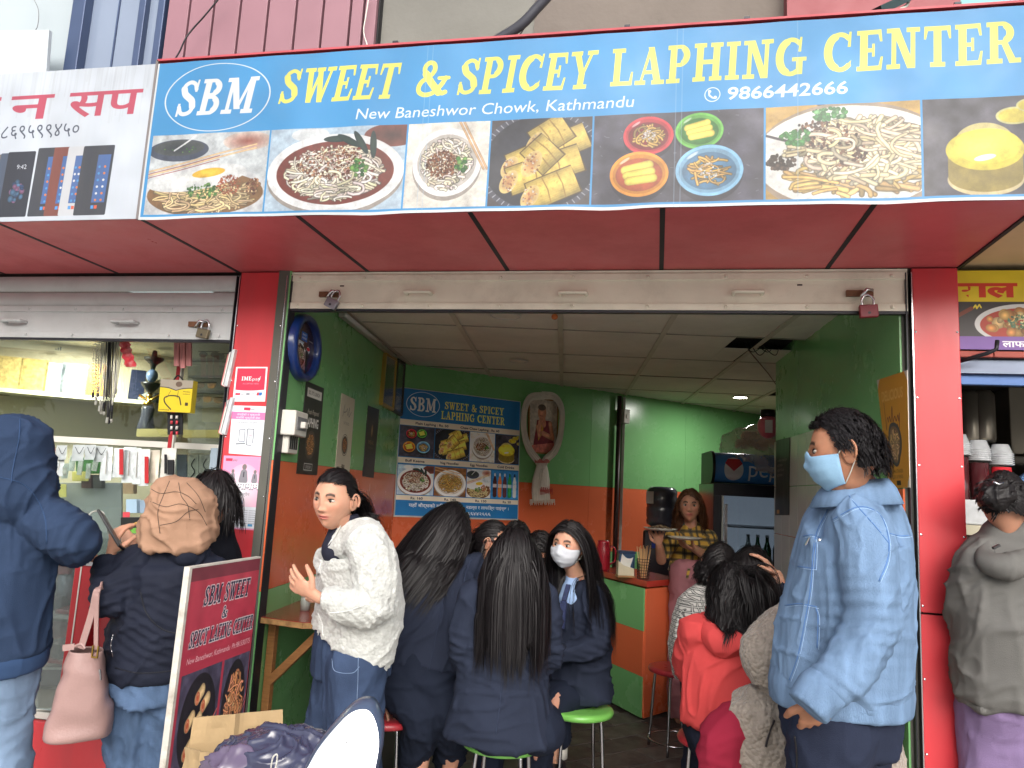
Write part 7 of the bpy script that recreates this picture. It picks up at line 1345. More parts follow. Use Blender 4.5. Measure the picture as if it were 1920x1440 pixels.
    ok = (D[:, 2] > hl*fr+low*(1-fr)+.02) & ~((np.abs(D[:, 0]) > .85) & (D[:, 2] < .1) & (D[:, 1] < .2)); F = [(j*nu+i, (j+1)*nu+i, (j+1)*nu+(i+1) % nu, j*nu+(i+1) % nu) for j in range(nv-1) for i in range(nu)]+[tuple(range(nu))]; F = [f for f in F if all(ok[v] for v in f)]
    mesh_obj('scalp', (D*ABC*(vol+.01))@R.T+H, F, m, ho, smooth=True); return ho
def coll_obj(c): return [x[0] for x in c if isinstance(x[0], bpy.types.Object)]
def bun(par, c, r):
    def fn(mb): mb.ell(c, (r, r*.9, r*.95), 20, 14); mb.ell(np.array(c)+[r*.4, 0, r*.3], (r*.6, r*.6, r*.6), 14, 10)
    return garment(par, 'hair_bun', hairm, fn, .006, .012, (16, 16, 30), 5, 1)
def mask(par, H, R, sc, m, label=None, loops=True):
    nu, nv = 40, 24; V = []
    for j in range(nv):
        for i in range(nu):
            az = (i/(nu-1)-.5)*2*radians(82); t = j/(nv-1); el = radians(-2-58*t*(1-.25*abs(az)/1.4)); el = el+radians(10)*(1-t)*np.exp(-(az/.35)**2); d = np.array([[sin(az)*cos(el), -cos(az)*cos(el), sin(el)]]); p = headpt(d, sc, .45)[0]
            e = min(1, (1-abs(i/(nu-1)-.5)*2)*4); b = sin(pi*t)*.008*e+.004; p = p*(1+b/np.linalg.norm(p)); p[1] -= .006*e*sin(pi*min(1, t*1.15+.15))*sc; p[1] -= .0012*sin(t*pi*7)*e; V.append(p)
    F = [(j*nu+i, (j+1)*nu+i, (j+1)*nu+i+1, j*nu+i+1) for j in range(nv-1) for i in range(nu-1)]; V = np.array(V); o = mesh_obj('face_mask', V@R.T+H, F, m, par, smooth=True); md = o.modifiers.new('s', 'SOLIDIFY'); md.thickness = .0015; md.offset = 1
    for s, i in ((-1, 0), (1, nu-1)):
        a, b = V[i], V[(nv-1)*nu+i]; e = np.array([s*.086, .03, -.005])*sc; k = MB(); up_ = np.array([s*.080, .014, .032])*sc; k.tube(crom(np.array([a, (a+up_)/2+[s*.004, 0, 0], up_, e, (e+b)/2+[s*.003, .004, 0], b])@R.T+H, 6), .0016, 6); k.build('ear_loop', wht, o, True)
    return o
def on_surf(objs, u, v, off=.001):
    best = None
    for o in objs:
        key = o.name
        if key not in _BV: ofs = off_of(o); _BV[key] = (BVHTree.FromPolygons([vv.co+ofs for vv in o.data.vertices], [tuple(p.vertices) for p in o.data.polygons]))
        h = _BV[key].ray_cast(Vector(EYE), Vector(ray(u, v)).normalized())
        if h[0] is not None and (best is None or h[3] < best[1]): best = (np.array(h[0])-nrm(ray(u, v))*off, h[3])
    return None if best is None else best[0]
_BV = {}
def seam(par, name, m, objs, pts, r=.0013, k=6, off=.001, dash=None):
    P = crom(np.array(pts, float), k); Q = [on_surf(objs, a, b, off) for a, b in P]; Q = [q for q in Q if q is not None]; mb = MB()
    if len(Q) < 3: return None
    mb.tube(Q, r, 5); return mb.build(name, m, par, True)
def person(label, at_, group=None): return thing('person', label, 'person', at_, group)

# ---- fabrics
def weave(name, rgb, rough=.85, bump=.25, bs=350, var=.08, vs=8, **k): return mat(name, rgb, rough, var=var, vs=vs, bump=bump, bs=bs, spec=.15, **k)
navy = weave('navy_blazer', (40, 46, 62), var=.12, vs=5); navyt = weave('navy_trousers', (31, 37, 52), var=.12)
hoodie = weave('blue_hoodie', (47, 62, 88), var=.12); blkj = weave('black_jacket', (34, 38, 52), .7, var=.15); jeans = weave('blue_jeans', (84, 106, 138), var=.35, vs=9, bump=.4, stretch=(1.5, 1.5, .5)); jeanl = weave('light_jeans', (122, 144, 172), var=.25, vs=8); jeand = weave('dark_jeans', (54, 68, 94), var=.3, vs=7)
denim = weave('washed_denim', (112, 138, 170), var=.26, vs=9, bump=.5, bs=240, stretch=(2.6, 2.6, .35)); fleece = mat('white_fleece', (226, 228, 226), .95, var=.12, vs=45, bump=1., bs=110, sheen=.6)
def knit(name, c, sc_=60, amt=1.):
    m = mat(name, c, .95, var=.14, vs=40, sheen=.3, spec=.1); t = m.node_tree; N = t.nodes; L = t.links; w1 = N.new('ShaderNodeTexVoronoi'); w1.inputs['Scale'].default_value = sc_; g = N.new('ShaderNodeNewGeometry'); L.new(g.outputs['Position'], w1.inputs['Vector']); b = N.new('ShaderNodeBump'); b.inputs['Strength'].default_value = amt; b.inputs['Distance'].default_value = .012; b.invert = True; L.new(w1.outputs['Distance'], b.inputs['Height']); L.new(b.outputs[0], N['Principled BSDF'].inputs['Normal']); return m
fleece = knit('white_fleece_knit', (190, 192, 189), 85, .35); greyknit = knit('grey_knit_coat', (158, 148, 138), 70, .8)
def pattern(name, c1, c2, c3, sc_, diag=False):
    m = mat(name, c1, .85, var=.08, sheen=.2); t = m.node_tree; N = t.nodes; L = t.links; g = N.new('ShaderNodeNewGeometry'); b = N['Principled BSDF']; prev = b.inputs['Base Color'].links[0].from_socket
    sp = N.new('ShaderNodeSeparateXYZ'); L.new(g.outputs['Position'], sp.inputs[0])
    def band(sock, f, thr, c, prev):
        a = N.new('ShaderNodeMath'); a.operation = 'MULTIPLY'; a.inputs[1].default_value = f; L.new(sock, a.inputs[0]); s = N.new('ShaderNodeMath'); s.operation = 'SINE'; L.new(a.outputs[0], s.inputs[0]); q = N.new('ShaderNodeMath'); q.operation = 'GREATER_THAN'; q.inputs[1].default_value = thr; L.new(s.outputs[0], q.inputs[0]); w = N.new('ShaderNodeMath'); w.operation = 'MULTIPLY'; w.inputs[1].default_value = .75; L.new(q.outputs[0], w.inputs[0])
        mx = N.new('ShaderNodeMix'); mx.data_type = 'RGBA'; L.new(w.outputs[0], mx.inputs[0]); L.new(prev, mx.inputs[6]); mx.inputs[7].default_value = (*lin(c), 1); return mx.outputs[2]
    xy = N.new('ShaderNodeMath'); xy.operation = 'ADD'; L.new(sp.outputs[0], xy.inputs[0]); L.new(sp.outputs[1], xy.inputs[1])
    p = band(xy.outputs[0], sc_, .1, c2, prev); p = band(sp.outputs[2], sc_, .1, c2, p); p = band(xy.outputs[0], sc_, .93, c3, p); p = band(sp.outputs[2], sc_, .93, c3, p); L.new(p, b.inputs['Base Color']); return m
plaid = pattern('yellow_plaid', (190, 150, 60), (60, 62, 56), (30, 30, 34), 130.); hound = pattern('houndstooth', (196, 194, 190), (40, 40, 44), (206, 206, 200), 240.)
def spheres(P, r): return [(np.array(p), r) for p in P]

# ---- man in washed denim jacket --------------------------------------
def man():
    d = 2.1; S_ = 1.02; H = J(1584, 850, d+.03); f = vd(-.90, .44, -.14); R = hR(f, (0, 0, 1)); t = person('man in a washed blue denim jacket and blue face mask standing by the right pillar', (H[0], H[1], 0))
    sk = (168, 118, 92); fw = nrm([f[0], f[1], 0]); near = np.cross(fw, ZZ); near = near if near@(EYE-H) > 0 else -near; sh = near
    nb = J(1612, 925, d+.06); 
    def limbs(mb):
        et(mb, [nb+fw*-.02-ZZ*.08, nb, H-ZZ*.06-fw*.01], [.062, .058, .058], None, sh); et(mb, [nb, J(1600, 1050, d+.12), J(1590, 1300, d+.12)], [.08, .15, .14], [.07, .11, .11], sh)
        et(mb, [J(1580, 1330, d+.12), J(1560, 1480, d+.05), [J(1560, 1600, d)[0], J(1550, 1600, d+.05)[1], .03]], [.06, .05, .04]); et(mb, [J(1580, 1330, d+.14), J(1600, 1480, d+.2), [J(1600, 1600, d)[0], J(1600, 1600, d+.2)[1], .03]], [.06, .05, .04])
        et(mb, [J(1612, 1000, d+.02), J(1628, 1165, d-.08), J(1525, 1320, d-.14)], [.03, .03, .028])
    wr = J(1520, 1322, d-.15)
    make_body(t, limbs, [(H, R, S_, sk, (150, 90, 80), True)], [dict(wr=J(1520, 1312, d-.13), d=vd(.38, .62, -1), pn=vd(.2, 1, 0), size=1., curl=.3, side=-1)], sk)
    eyes(t, H, R, S_); mask(t, H, R, S_, mat('blue_mask', (136, 174, 204), .7, var=.05, bump=.1, bs=200))
    sh0 = J(1618, 985, d-.04); el = J(1632, 1170, d-.10); wrj = J(1535, 1300, d-.15)
    def jk(mb):
        et(mb, [nb-ZZ*.02+fw*.01, J(1606, 985, d+.11), J(1592, 1110, d+.12), J(1577, 1235, d+.12), J(1574, 1300, d+.12)], [.10, .20, .215, .205, .19], [.085, .155, .185, .195, .19], sh, n=28)
    def slv(mb):
        et(mb, [J(1600, 965, d+.02), sh0, J(1628, 1080, d-.08), el, J(1590, 1250, d-.14), wrj], [.06, .082, .084, .079, .072, .06], None, sh, n=24)
    def both(mb): jk(mb); slv(mb); et(mb, [nb-ZZ*.09, (nb+sh0)/2-ZZ*.07+fw*.03, sh0+fw*.01-ZZ*.05], [.06, .075, .07], None, sh); et(mb, [J(1600, 975, d+.24), J(1560, 1080, d+.3), J(1500, 1180, d+.25)], [.07, .07, .055])
    jo = garment(t, 'jacket', denim, both, .007, .009, (6, 6, 4), 4, 3, joints=[(el, .12, el-sh0), (wrj, .09, wrj-el)], sharp=4.)
    hm = J(1574, 1304, d+.12); 
    def band(mb): et(mb, [hm+ZZ*.03, hm-ZZ*.02], [.203, .200], [.203, .200], sh, n=40)
    garment(t, 'hem_band', denim, band, .009, .004, (9, 9, 2), 6, 2)
    def cuff(mb): et(mb, [wrj+nrm(wrj-el)*-.01, wrj+nrm(wrj-el)*.05], [.064, .058], None, sh, n=20)
    cu = garment(t, 'cuff', denim, cuff, .008, .003, (12, 12, 12), 7, 2)
    # collar
    mb = MB(); a_ = np.linspace(-pi, pi, 40); V = []
    for r_, h_, in [(.076, .0), (.078, .040), (.084, .052), (.104, .026), (.122, -.018)]:
        for a in a_: q = nb+sh*sin(a)*r_*.95+(-fw)*cos(a)*r_*1.02+ZZ*(h_-.018+.012*cos(a))+fw*.01; V.append(q)
    mb.add(V, [(i*40+j, i*40+j+1, (i+1)*40+j+1, (i+1)*40+j) for i in range(4) for j in range(39)]); o = mb.build('collar', denim, t, True); md = o.modifiers.new('s', 'SOLIDIFY'); md.thickness = .006
    st_ = mat('denim_stitch', (84, 122, 176), .8, var=.1); sl = mat('pale_stitch', (176, 206, 240), .8, var=.1); O = [jo]
    for pts in [[(1572, 900), (1600, 940), (1640, 985), (1668, 1020)], [(1552, 955), (1528, 1010), (1520, 1100), (1510, 1160), (1496, 1230), (1480, 1275)], [(1668, 1000), (1690, 1005), (1716, 1002)], [(1472, 1135), (1500, 1132), (1532, 1138)], [(1530, 1140), (1534, 1160), (1532, 1215)], [(1506, 1005), (1522, 1003), (1538, 1008)], [(1530, 1010), (1528, 1060), (1524, 1065), (1496, 1062)], [(1560, 975), (1610, 950), (1650, 965), (1666, 1010), (1664, 1050), (1648, 1090)]]:
        seam(t, 'stitch_seam', st_, O, pts, .0017, off=.0002); seam(t, 'stitch_seam', sl, O, [(a+3, b+3) for a, b in pts], .0006)
    p = on_surf(O, 1518, 1008, .006)
    if p is not None: k = MB(); k.bar(p, p+[-.012, 0, -.022], .006, .004); k.build('zip_pull', chrome, t)
    p = on_surf(O, 1537, 1013, .004); k = MB(); k.ell(p, (.006, .004, .006), 10, 6); k.build('button', chrome, t)
    k = MB(); k.bar(J(1560, 1322, d-.2), J(1556, 1348, d-.2), .006, .004); k.build('cord_end', chrome, t)
    dark = weave('navy_joggers', (40, 46, 64), var=.1)
    def tr(mb):
        et(mb, [J(1582, 1290, d+.12), J(1578, 1380, d+.12)], [.155, .16], [.165, .165], sh, n=24); fl = lambda q: np.array([q[0], q[1], .06])
        et(mb, [J(1560, 1370, d+.03), J(1550, 1500, d+.02), fl(J(1550, 1600, d+.02))], [.115, .10, .07], None, sh); et(mb, [J(1600, 1370, d+.21), J(1600, 1500, d+.23), fl(J(1600, 1600, d+.23))], [.115, .10, .07], None, sh)
    to = garment(t, 'trousers', dark, tr, .0105, .010, (6, 6, 3), 9, 3); seam(t, 'pocket_zip', black, [to], [(1490, 1380), (1494, 1410), (1494, 1440)], .003)
    for q in (J(1540, 1600, d), J(1590, 1600, d+.23)): k = MB(); k.ell((q[0]-.03, q[1], .035), (.13, .05, .045)); k.build('shoe', black, t, True)
    hair(t, H, R, S_*1.03, 5600, .034, .0036, k=8, kids=5, kr=.003, lift=.12, wave=.0010, seed=8, hl=.62, low=-.42, Lvar=.4, vol=1.01, back=.6, jit=.05, spread=.45, front=False)
man()

# ---- woman in white fleece ---------------------------------------------
def white():
    d = 2.72; H = J(628, 938, d); f = vd(-.34, -.93, -.14); R = hR(f, vd(.03, 0, 1), 0.04); S_ = .93; t = person('woman in a white knitted fleece jacket and dark jeans looking left beside the wall table', (H[0], H[1], 0)); sk = (196, 148, 124)
    fw = nrm([f[0], f[1], 0]); sd = nrm(np.cross(fw, ZZ)); sd = sd if sd@(EYE-H) > 0 else -sd; nb = J(648, 985, d+.04)
    s0 = J(690, 1025, d-.08); el = J(692, 1135, d-.12); wr = J(600, 1122, d-.17); hd = vd(-.85, .1, .42)
    def limbs(mb):
        et(mb, [nb-ZZ*.08, nb, H-ZZ*.05+RH*.012], [.05, .046, .045], None, sd); et(mb, [nb-ZZ*.05, J(665, 1080, d+.06), J(660, 1220, d+.06)], [.08, .12, .11], [.06, .09, .09], sd); et(mb, [s0, el, wr], [.04, .035, .025])
        for a, b in ((0, 0), (-45, .16)): q = J(660+a*1.6, 1600, d+b); et(mb, [J(665, 1230, d+b), J(660+a, 1400, d+b), (q[0], q[1], .03)], [.08, .06, .04])
    make_body(t, limbs, [(H, R, S_, sk, (186, 110, 100), True)], [dict(wr=wr+hd*.02, d=hd, pn=vd(-.2, .8, .5), size=.92, curl=.22, side=-1, spread=.3), dict(wr=J(616, 1108, d+.16), d=vd(-.5, .4, -.2), pn=vd(-.3, -.8, .4), size=.9, curl=.6, side=1)], sk); eyes(t, H, R, S_, (-.1, -.1))
    def jk(mb):
        et(mb, [nb-ZZ*.06+RH*.012, J(664, 1030, d+.04), J(672, 1110, d+.05), J(664, 1190, d+.05), J(655, 1205, d+.05)], [.085, .18, .19, .18, .165], [.07, .115, .135, .142, .13], sd, n=26)
        et(mb, [J(672, 1010, d-.02), s0, J(705, 1085, d-.1), el, J(650, 1138, d-.16), wr+RH*.035], [.06, .077, .082, .078, .064, .048], None, ZZ, n=22); et(mb, [J(650, 1020, d+.2), J(620, 1090, d+.22), J(608, 1105, d+.17)], [.065, .065, .045])
    jo = garment(t, 'fleece_jacket', fleece, jk, .0075, .010, (6, 6, 6), 14, 3, joints=[(el, .12, vd(-.7, 0, -.7)), (J(640, 1180, d), .1, ZZ)], puff=.0012)
    def cf(mb): et(mb, [wr+RH*.052, wr+RH*.012+ZZ*-.003], [.046, .038], None, ZZ)
    garment(t, 'cuff', fleece, cf, .006, .002, seed=3, smooth=2, puff=.001); rb = knit('white_rib', (220, 222, 220), 160, .5)
    dk = weave('dark_turtleneck', (44, 46, 60)); 
    def tn(mb): et(mb, [nb-ZZ*.09-RH*.02, nb-ZZ*.0, nb+ZZ*.03-RH*.005], [.062, .053, .05], None, sd)
    garment(t, 'turtleneck', dk, tn, .007, .003, seed=6, smooth=2)
    seam(t, 'pocket_edge', rb, [jo], [(612, 1150), (650, 1146), (690, 1132)], .002, off=0); seam(t, 'front_edge', rb, [jo], [(606, 1195), (604, 1170), (596, 1150)], .003, off=0); seam(t, 'front_edge', rb, [jo], [(640, 985), (612, 1030), (594, 1080)], .003, off=0); seam(t, 'lanyard', wht, [jo], [(650, 968), (636, 990), (626, 1010)], .0016, off=.012)
    def tr(mb):
        et(mb, [J(660, 1205, d+.06), J(658, 1260, d+.06)], [.145, .155], [.125, .13], sd); fl = lambda q: np.array([q[0], q[1], .05])
        et(mb, [J(668, 1250, d-.02), J(662, 1400, d-.03), fl(J(655, 1620, d-.03))], [.112, .105, .11], None, RH); et(mb, [J(650, 1250, d+.12), J(612, 1400, d+.16), fl(J(585, 1600, d+.22))], [.105, .10, .10], None, RH)
    to = garment(t, 'jeans', jeand, tr, .0105, .009, (6, 6, 2.5), 18, 3); sl = mat('pale_stitch2', (110, 130, 160), .8)
    for pts in [[(672, 1225), (670, 1300), (664, 1380), (656, 1440)], [(622, 1235), (628, 1258), (660, 1262), (674, 1250)]]: seam(t, 'stitch_seam', sl, [to], pts, .0014)
    for q in (J(650, 1620, d-.05), J(590, 1600, d+.2)): k = MB(); k.ell((q[0]-.04, q[1], .035), (.12, .045, .04)); k.build('shoe', wht, t, True)
    tie = H+R@np.array([.02, .098, -.01])*S_; c_ = [(jo, 0)]
    ho = hair(t, H, R, S_*1.02, 1900, .30, .0045, coll=c_, tie=tie, k=26, seed=5, hl=.60, vol=1.04, tieR=.014, wave=.001, fall=vd(.12, .1, -1), low=-.5)
white()

# ---- school girls in navy blazers ---------------------------------------
def blazer_tubes(nb, mid, hem, wid, dep, sd, sL, eL, wL, sR, eR, wR, rs=(.056, .06, .052, .042)):
    def fn(mb):
        et(mb, [nb, (nb+mid)/2+(sL+sR)*.0, mid, (mid*.4+hem*.6), hem], wid, dep, sd, n=26)
        for s, e, w_ in ((sL, eL, wL), (sR, eR, wR)): et(mb, [s*.8+nb*.2, s, e, w_], rs, None, ZZ*.3+sd, n=18)
    return fn
def leaning():
    d = 3.35; H = J(846, 992, d+.12); f = vd(.25, .9, -.45); R = hR(f); S_ = .95; t = person('girl in a navy blazer leaning forward with long loose black hair', (J(790, 1260, 3.2)[0], J(790, 1260, 3.2)[1], 0)); sk = (190, 142, 120); sd = vd(1, .12, 0)
    nb = J(838, 1045, d+.04); mid = J(822, 1120, d-.05); hem = J(792, 1255, d-.18); sL, eL, wL = J(772, 1075, d-.02), J(738, 1185, d-.1), J(730, 1285, d-.2); sR, eR, wR = J(890, 1070, d+.02), J(905, 1150, d+.1), J(915, 1150, d+.35)
    def limbs(mb):
        et(mb, [nb, H], [.05, .05], None, sd); et(mb, [nb, mid, hem], [.07, .12, .11], [.05, .09, .09], sd); et(mb, [sL, eL, wL], [.035, .03, .024]); et(mb, [sR, eR, wR], [.035, .03, .022])
        for a, b, c, e in [(765, 800, 772, -.2), (815, 852, 835, -.1)]: q = J(c, 1455, 3.35+e); et(mb, [J(a, 1260, 3.15), J(b, 1350, 3.2+e*.3), q*[1, 1, 0]+[0, 0, .04]], [.07, .05, .032])
    hw = wL; make_body(t, limbs, [(H, R, S_, sk, sk, False)], [dict(wr=hw, d=vd(.12, -.1, -1), pn=vd(.2, -.8, .2), size=.95, curl=.25, side=1, spread=.25)], sk)
    fn0 = blazer_tubes(nb-ZZ*.0, mid, hem, [.085, .175, .175, .19, .20], [.07, .10, .115, .135, .13], sd, sL, eL, wL+ZZ*.02, sR, eR, wR)
    def fn(mb): fn0(mb); et(mb, [J(800, 1220, 3.18), J(830, 1278, 3.16), J(850, 1288, 3.18)], [.11, .08, .03], [.1, .06, .03], sd)
    jo = garment(t, 'blazer', navy, fn, .0078, .011, (5, 5, 3.5), 21, 3, joints=[(eL, .09, eL-sL)]); dk = mat('navy_seam', (36, 46, 70), .8)
    seam(t, 'back_seam', dk, [jo], [(842, 1075), (826, 1150), (810, 1230), (800, 1275)], .0016); seam(t, 'sleeve_seam', dk, [jo], [(884, 1050), (872, 1080), (866, 1130), (862, 1180)], .0025); seam(t, 'sleeve_seam', dk, [jo], [(778, 1066), (764, 1100), (752, 1140)], .0025)
    def tr(mb):
        et(mb, [J(778, 1235, 3.17), J(780, 1290, 3.15)], [.15, .155], [.13, .13], sd)
        for a, b, c, e in [(745, 790, 768, -.2), (812, 852, 838, -.08)]: q = J(c, 1430, 3.4+e); et(mb, [J(a, 1275, 3.12), J(b, 1350, 3.14+e*.3), q], [.105, .088, .062], None, sd)
    garment(t, 'trousers', navyt, tr, .0105, .012, (7, 7, 7), 23, 3, sharp=4)
    for c, e in ((772, -.2), (838, -.08)): q = J(c, 1430, 3.4+e); k = MB(); k.ell((q[0]+.03, q[1]+.05, .04), (.05, .12, .045)); k.build('shoe', black, t, True)
    hair(t, H, R, S_*1.03, 2600, w=.006, coll=[(jo, 0)], L=.42, k=24, seed=31, fall=vd(-.62, -.25, -1), back=-.1, front=False, low=-.6, hl=.3, Lvar=.14)
leaning()
def centre():
    d = 2.85; H = J(965, 1050, d+.03); f = vd(.05, 1, -.15); R = hR(f); S_ = .95; t = person('girl in a navy blazer with her back turned, seated on the front green stool', (H[0], H[1], 0)); sk = (190, 142, 120); sd = vd(1, 0, 0)
    nb = J(955, 1100, d+.02); mid = J(948, 1190, d+.0); hem = J(938, 1375, d-.02); sL, eL, wL = J(888, 1120, d), J(872, 1225, d+.0), J(895, 1265, d+.22); sR, eR, wR = J(1018, 1122, d), J(1034, 1225, d+.02), J(1010, 1255, d+.24)
    def limbs(mb):
        et(mb, [nb, H], [.05, .05], None, sd); et(mb, [nb, mid, hem+ZZ*.05], [.07, .12, .12], [.05, .09, .1], sd); et(mb, [sL, eL, wL], [.035, .03, .022]); et(mb, [sR, eR, wR], [.035, .03, .022])
        for a in (905, 995): q = J(a+15, 1420, d+.42); et(mb, [J(a+20, 1360, d+.0), J(a+12, 1352, d+.4), q*[1, 1, 0]+[0, 0, .04]], [.07, .055, .035])
    make_body(t, limbs, [(H, R, S_, sk, sk, False)], [], sk)
    fn = blazer_tubes(nb-ZZ*.01, mid, hem, [.085, .155, .165, .185, .215], [.06, .10, .11, .14, .165], sd, sL, eL, wL, sR, eR, wR)
    jo = garment(t, 'blazer', navy, fn, .0078, .011, (5, 5, 3), 41, 3, joints=[(eL, .09, eL-sL), (eR, .09, eR-sR)]); dk = mat('navy_seam', (36, 46, 70), .8)
    seam(t, 'back_seam', dk, [jo], [(950, 1190), (944, 1250), (936, 1330), (930, 1376)], .0016); seam(t, 'sleeve_seam', dk, [jo], [(893, 1105), (904, 1150), (902, 1190), (896, 1230)], .003); seam(t, 'sleeve_seam', dk, [jo], [(1012, 1108), (1004, 1150), (1010, 1200), (1018, 1240)], .003)
    def tr(mb):
        for a in (905, 995): q = J(a+15, 1440, d+.42); et(mb, [J(a+20, 1368, d-.02), J(a+12, 1358, d+.4), J(a+12, 1400, d+.45), q*[1, 1, 0]+[0, 0, .1]], [.095, .08, .07, .055], None, sd)
    garment(t, 'trousers', navyt, tr, .0105, .008, seed=43, smooth=2)
    for a in (905, 995): q = J(a+15, 1440, d+.42)*[1, 1, 0]; k = MB(); k.ell(q+[0, .05, .04], (.045, .11, .04)); k.build('shoe', black, t, True)
    hair(t, H, R, S_*1.04, 3000, .40, .0050, coll=[(jo, 0)], k=24, kr=.005, seed=42, fan=-.012, fall=vd(.03, -.02, -1), back=-.1, front=False, low=-.6, hl=.2, Lvar=.12)
centre()
def masked():
    d = 3.5; H = J(1066, 1024, d); f = vd(-.52, -.85, -.05); R = hR(f, vd(.08, 0, 1)); S_ = .93; t = person('girl in a navy blazer and pale grey face mask seated on the right green stool', (H[0], H[1], 0)); sk = (197, 148, 124); sd = vd(.75, -.65, 0)
    nb = J(1080, 1082, d+.05); mid = J(1090, 1180, d+.04); hem = J(1088, 1298, d+.03); s0, el, wr = J(1112, 1120, d-.05), J(1118, 1205, d-.1), J(1062, 1222, d-.12)
    def limbs(mb):
        et(mb, [nb-ZZ*.05, nb, H-ZZ*.05], [.05, .046, .045], None, sd); et(mb, [nb, mid, hem], [.07, .11, .12], [.05, .08, .1], sd); et(mb, [s0, el, wr], [.035, .03, .022])
        et(mb, [J(1080, 1310, d), J(1040, 1320, d-.15), J(1050, 1400, d-.1)*[1, 1, 0]+[0, 0, .06]], [.05, .04, .03]); et(mb, [J(1085, 1310, d+.1), J(1030, 1315, d+.2), J(1030, 1400, d+.3)*[1, 1, 0]+[0, 0, .06]], [.05, .04, .03])
    make_body(t, limbs, [(H, R, S_, sk, (180, 110, 100), True)], [], sk); eyes(t, H, R, S_, (-.25, .1)); mask(t, H, R, S_, mat('grey_mask', (196, 200, 208), .7, var=.04, bump=.1, bs=200))
    sh_ = weave('blue_school_shirt', (150, 176, 214))
    def sf(mb): et(mb, [nb-ZZ*.10+vd(-.5, -.8)*.02, nb-ZZ*.02, nb+ZZ*.02], [.07, .052, .05], None, sd)
    garment(t, 'shirt', sh_, sf, .007, .002, seed=2, smooth=2)
    def fn(mb):
        et(mb, [nb-ZZ*.05+RH*.01, J(1086, 1130, d+.04), mid, J(1086, 1250, d+.03), hem], [.08, .145, .15, .155, .17], [.06, .11, .115, .125, .135], sd, n=24); et(mb, [J(1098, 1110, d-.02), s0, el, wr, J(1042, 1228, d-.12)], [.055, .062, .062, .052, .045], None, ZZ); et(mb, [J(1045, 1120, d+.1), J(1025, 1190, d+.1), J(1045, 1225, d-.06)], [.055, .055, .045])
    jo = garment(t, 'blazer', navy, fn, .0078, .010, (6, 6, 5), 51, 3, joints=[(el, .1, vd(-.4, 0, -1))]); k = MB()
    P = [nb+vd(-.5, -.8)*.075-ZZ*.03, nb+vd(-.5, -.8)*.115-ZZ*.1, nb+vd(-.5, -.8)*.13-ZZ*.22]; k.bar(P[0], P[1], .022, .01, up=vd(-.5, -.8)); k.bar(P[1], P[2], .03, .01, up=vd(-.5, -.8)); k.build('tie', mat('spotted_tie', (44, 52, 84), .5, var=.5, vs=140), t, kind='stuff')
    def tr(mb): et(mb, [J(1085, 1300, d+.02), J(1045, 1318, d-.1), J(1048, 1370, d-.1), J(1052, 1395, d-.08)], [.1, .085, .062, .05]); et(mb, [J(1085, 1300, d+.1), J(1030, 1315, d+.2), J(1030, 1400, d+.3)], [.1, .08, .05])
    garment(t, 'trousers', navyt, tr, .0105, .007, seed=53, smooth=2); q = J(1050, 1412, d-.07)
    k = MB(); k.tube([q+ZZ*.05, q-ZZ*.02], .035, 14); k.build('sock', wht, t, True); k = MB(); k.ell((q[0]-.01, q[1]-.05, max(q[2]-.05, .045)), (.045, .12, .042)); k.build('shoe', black, t, True)
    hair(t, H, R, S_*1.03, 2400, .50, .0050, coll=[(jo, 0)], k=24, seed=55, fall=vd(.10, .02, -1), back=.35, low=-.6, part=.1, hl=.64)
    k = MB(); p = H+R@np.array([.083, .012, -.04])*S_; k.tube([p+R@np.array([0, .009*cos(a), .012*sin(a)]) for a in np.linspace(0, 2*pi, 14)], .0012, 5); k.build('earring', mat('brass', (196, 160, 80), .25, metal=1.), t, True)
masked()
def simple(label, H, f, S_, torso, wid, dep, sd, m, hairkw, sk=(182, 132, 108), arms=(), gname='blazer', hi=False, legs=(), lm=None, floor=True, hands=(), fold=.009, head=True, bare=()):
    t = person(label, (H[0], H[1], 0)); R = hR(f)
    def limbs(mb):
        et(mb, [torso[0], H-ZZ*.02], [.05, .046], None, sd); et(mb, torso, [w*.65 for w in wid[:len(torso)]], [w*.65 for w in dep[:len(torso)]], sd)
        for a in arms: et(mb, a[0], [r*.55 for r in a[1]])
        for a in legs: et(mb, a[0], [r*.6 for r in a[1]])
        for a in bare: et(mb, a[0], a[1])
    make_body(t, limbs, [(H, R, S_, sk, (170, 100, 90), hi)] if head else [], hands, sk)
    def fn(mb):
        et(mb, torso, wid, dep, sd, n=24)
        for a in arms: et(mb, a[0], a[1], None, ZZ)
    jo = garment(t, gname, m, fn, .0078, fold, (6, 6, 4.5), int(H[0]*100) % 50+60, 3)
    if legs:
        def lf(mb):
            for a in legs: et(mb, a[0], a[1], None, sd)
        garment(t, 'trousers', lm, lf, .012, .009, seed=int(H[1]*30) % 40+5, smooth=2)
    if hairkw is not None: hair(t, H, R, S_*1.03, **hairkw)
    return t, R, jo
def fl0(u, d): q = J(u, 1000, d); return np.array([q[0], q[1], .03])
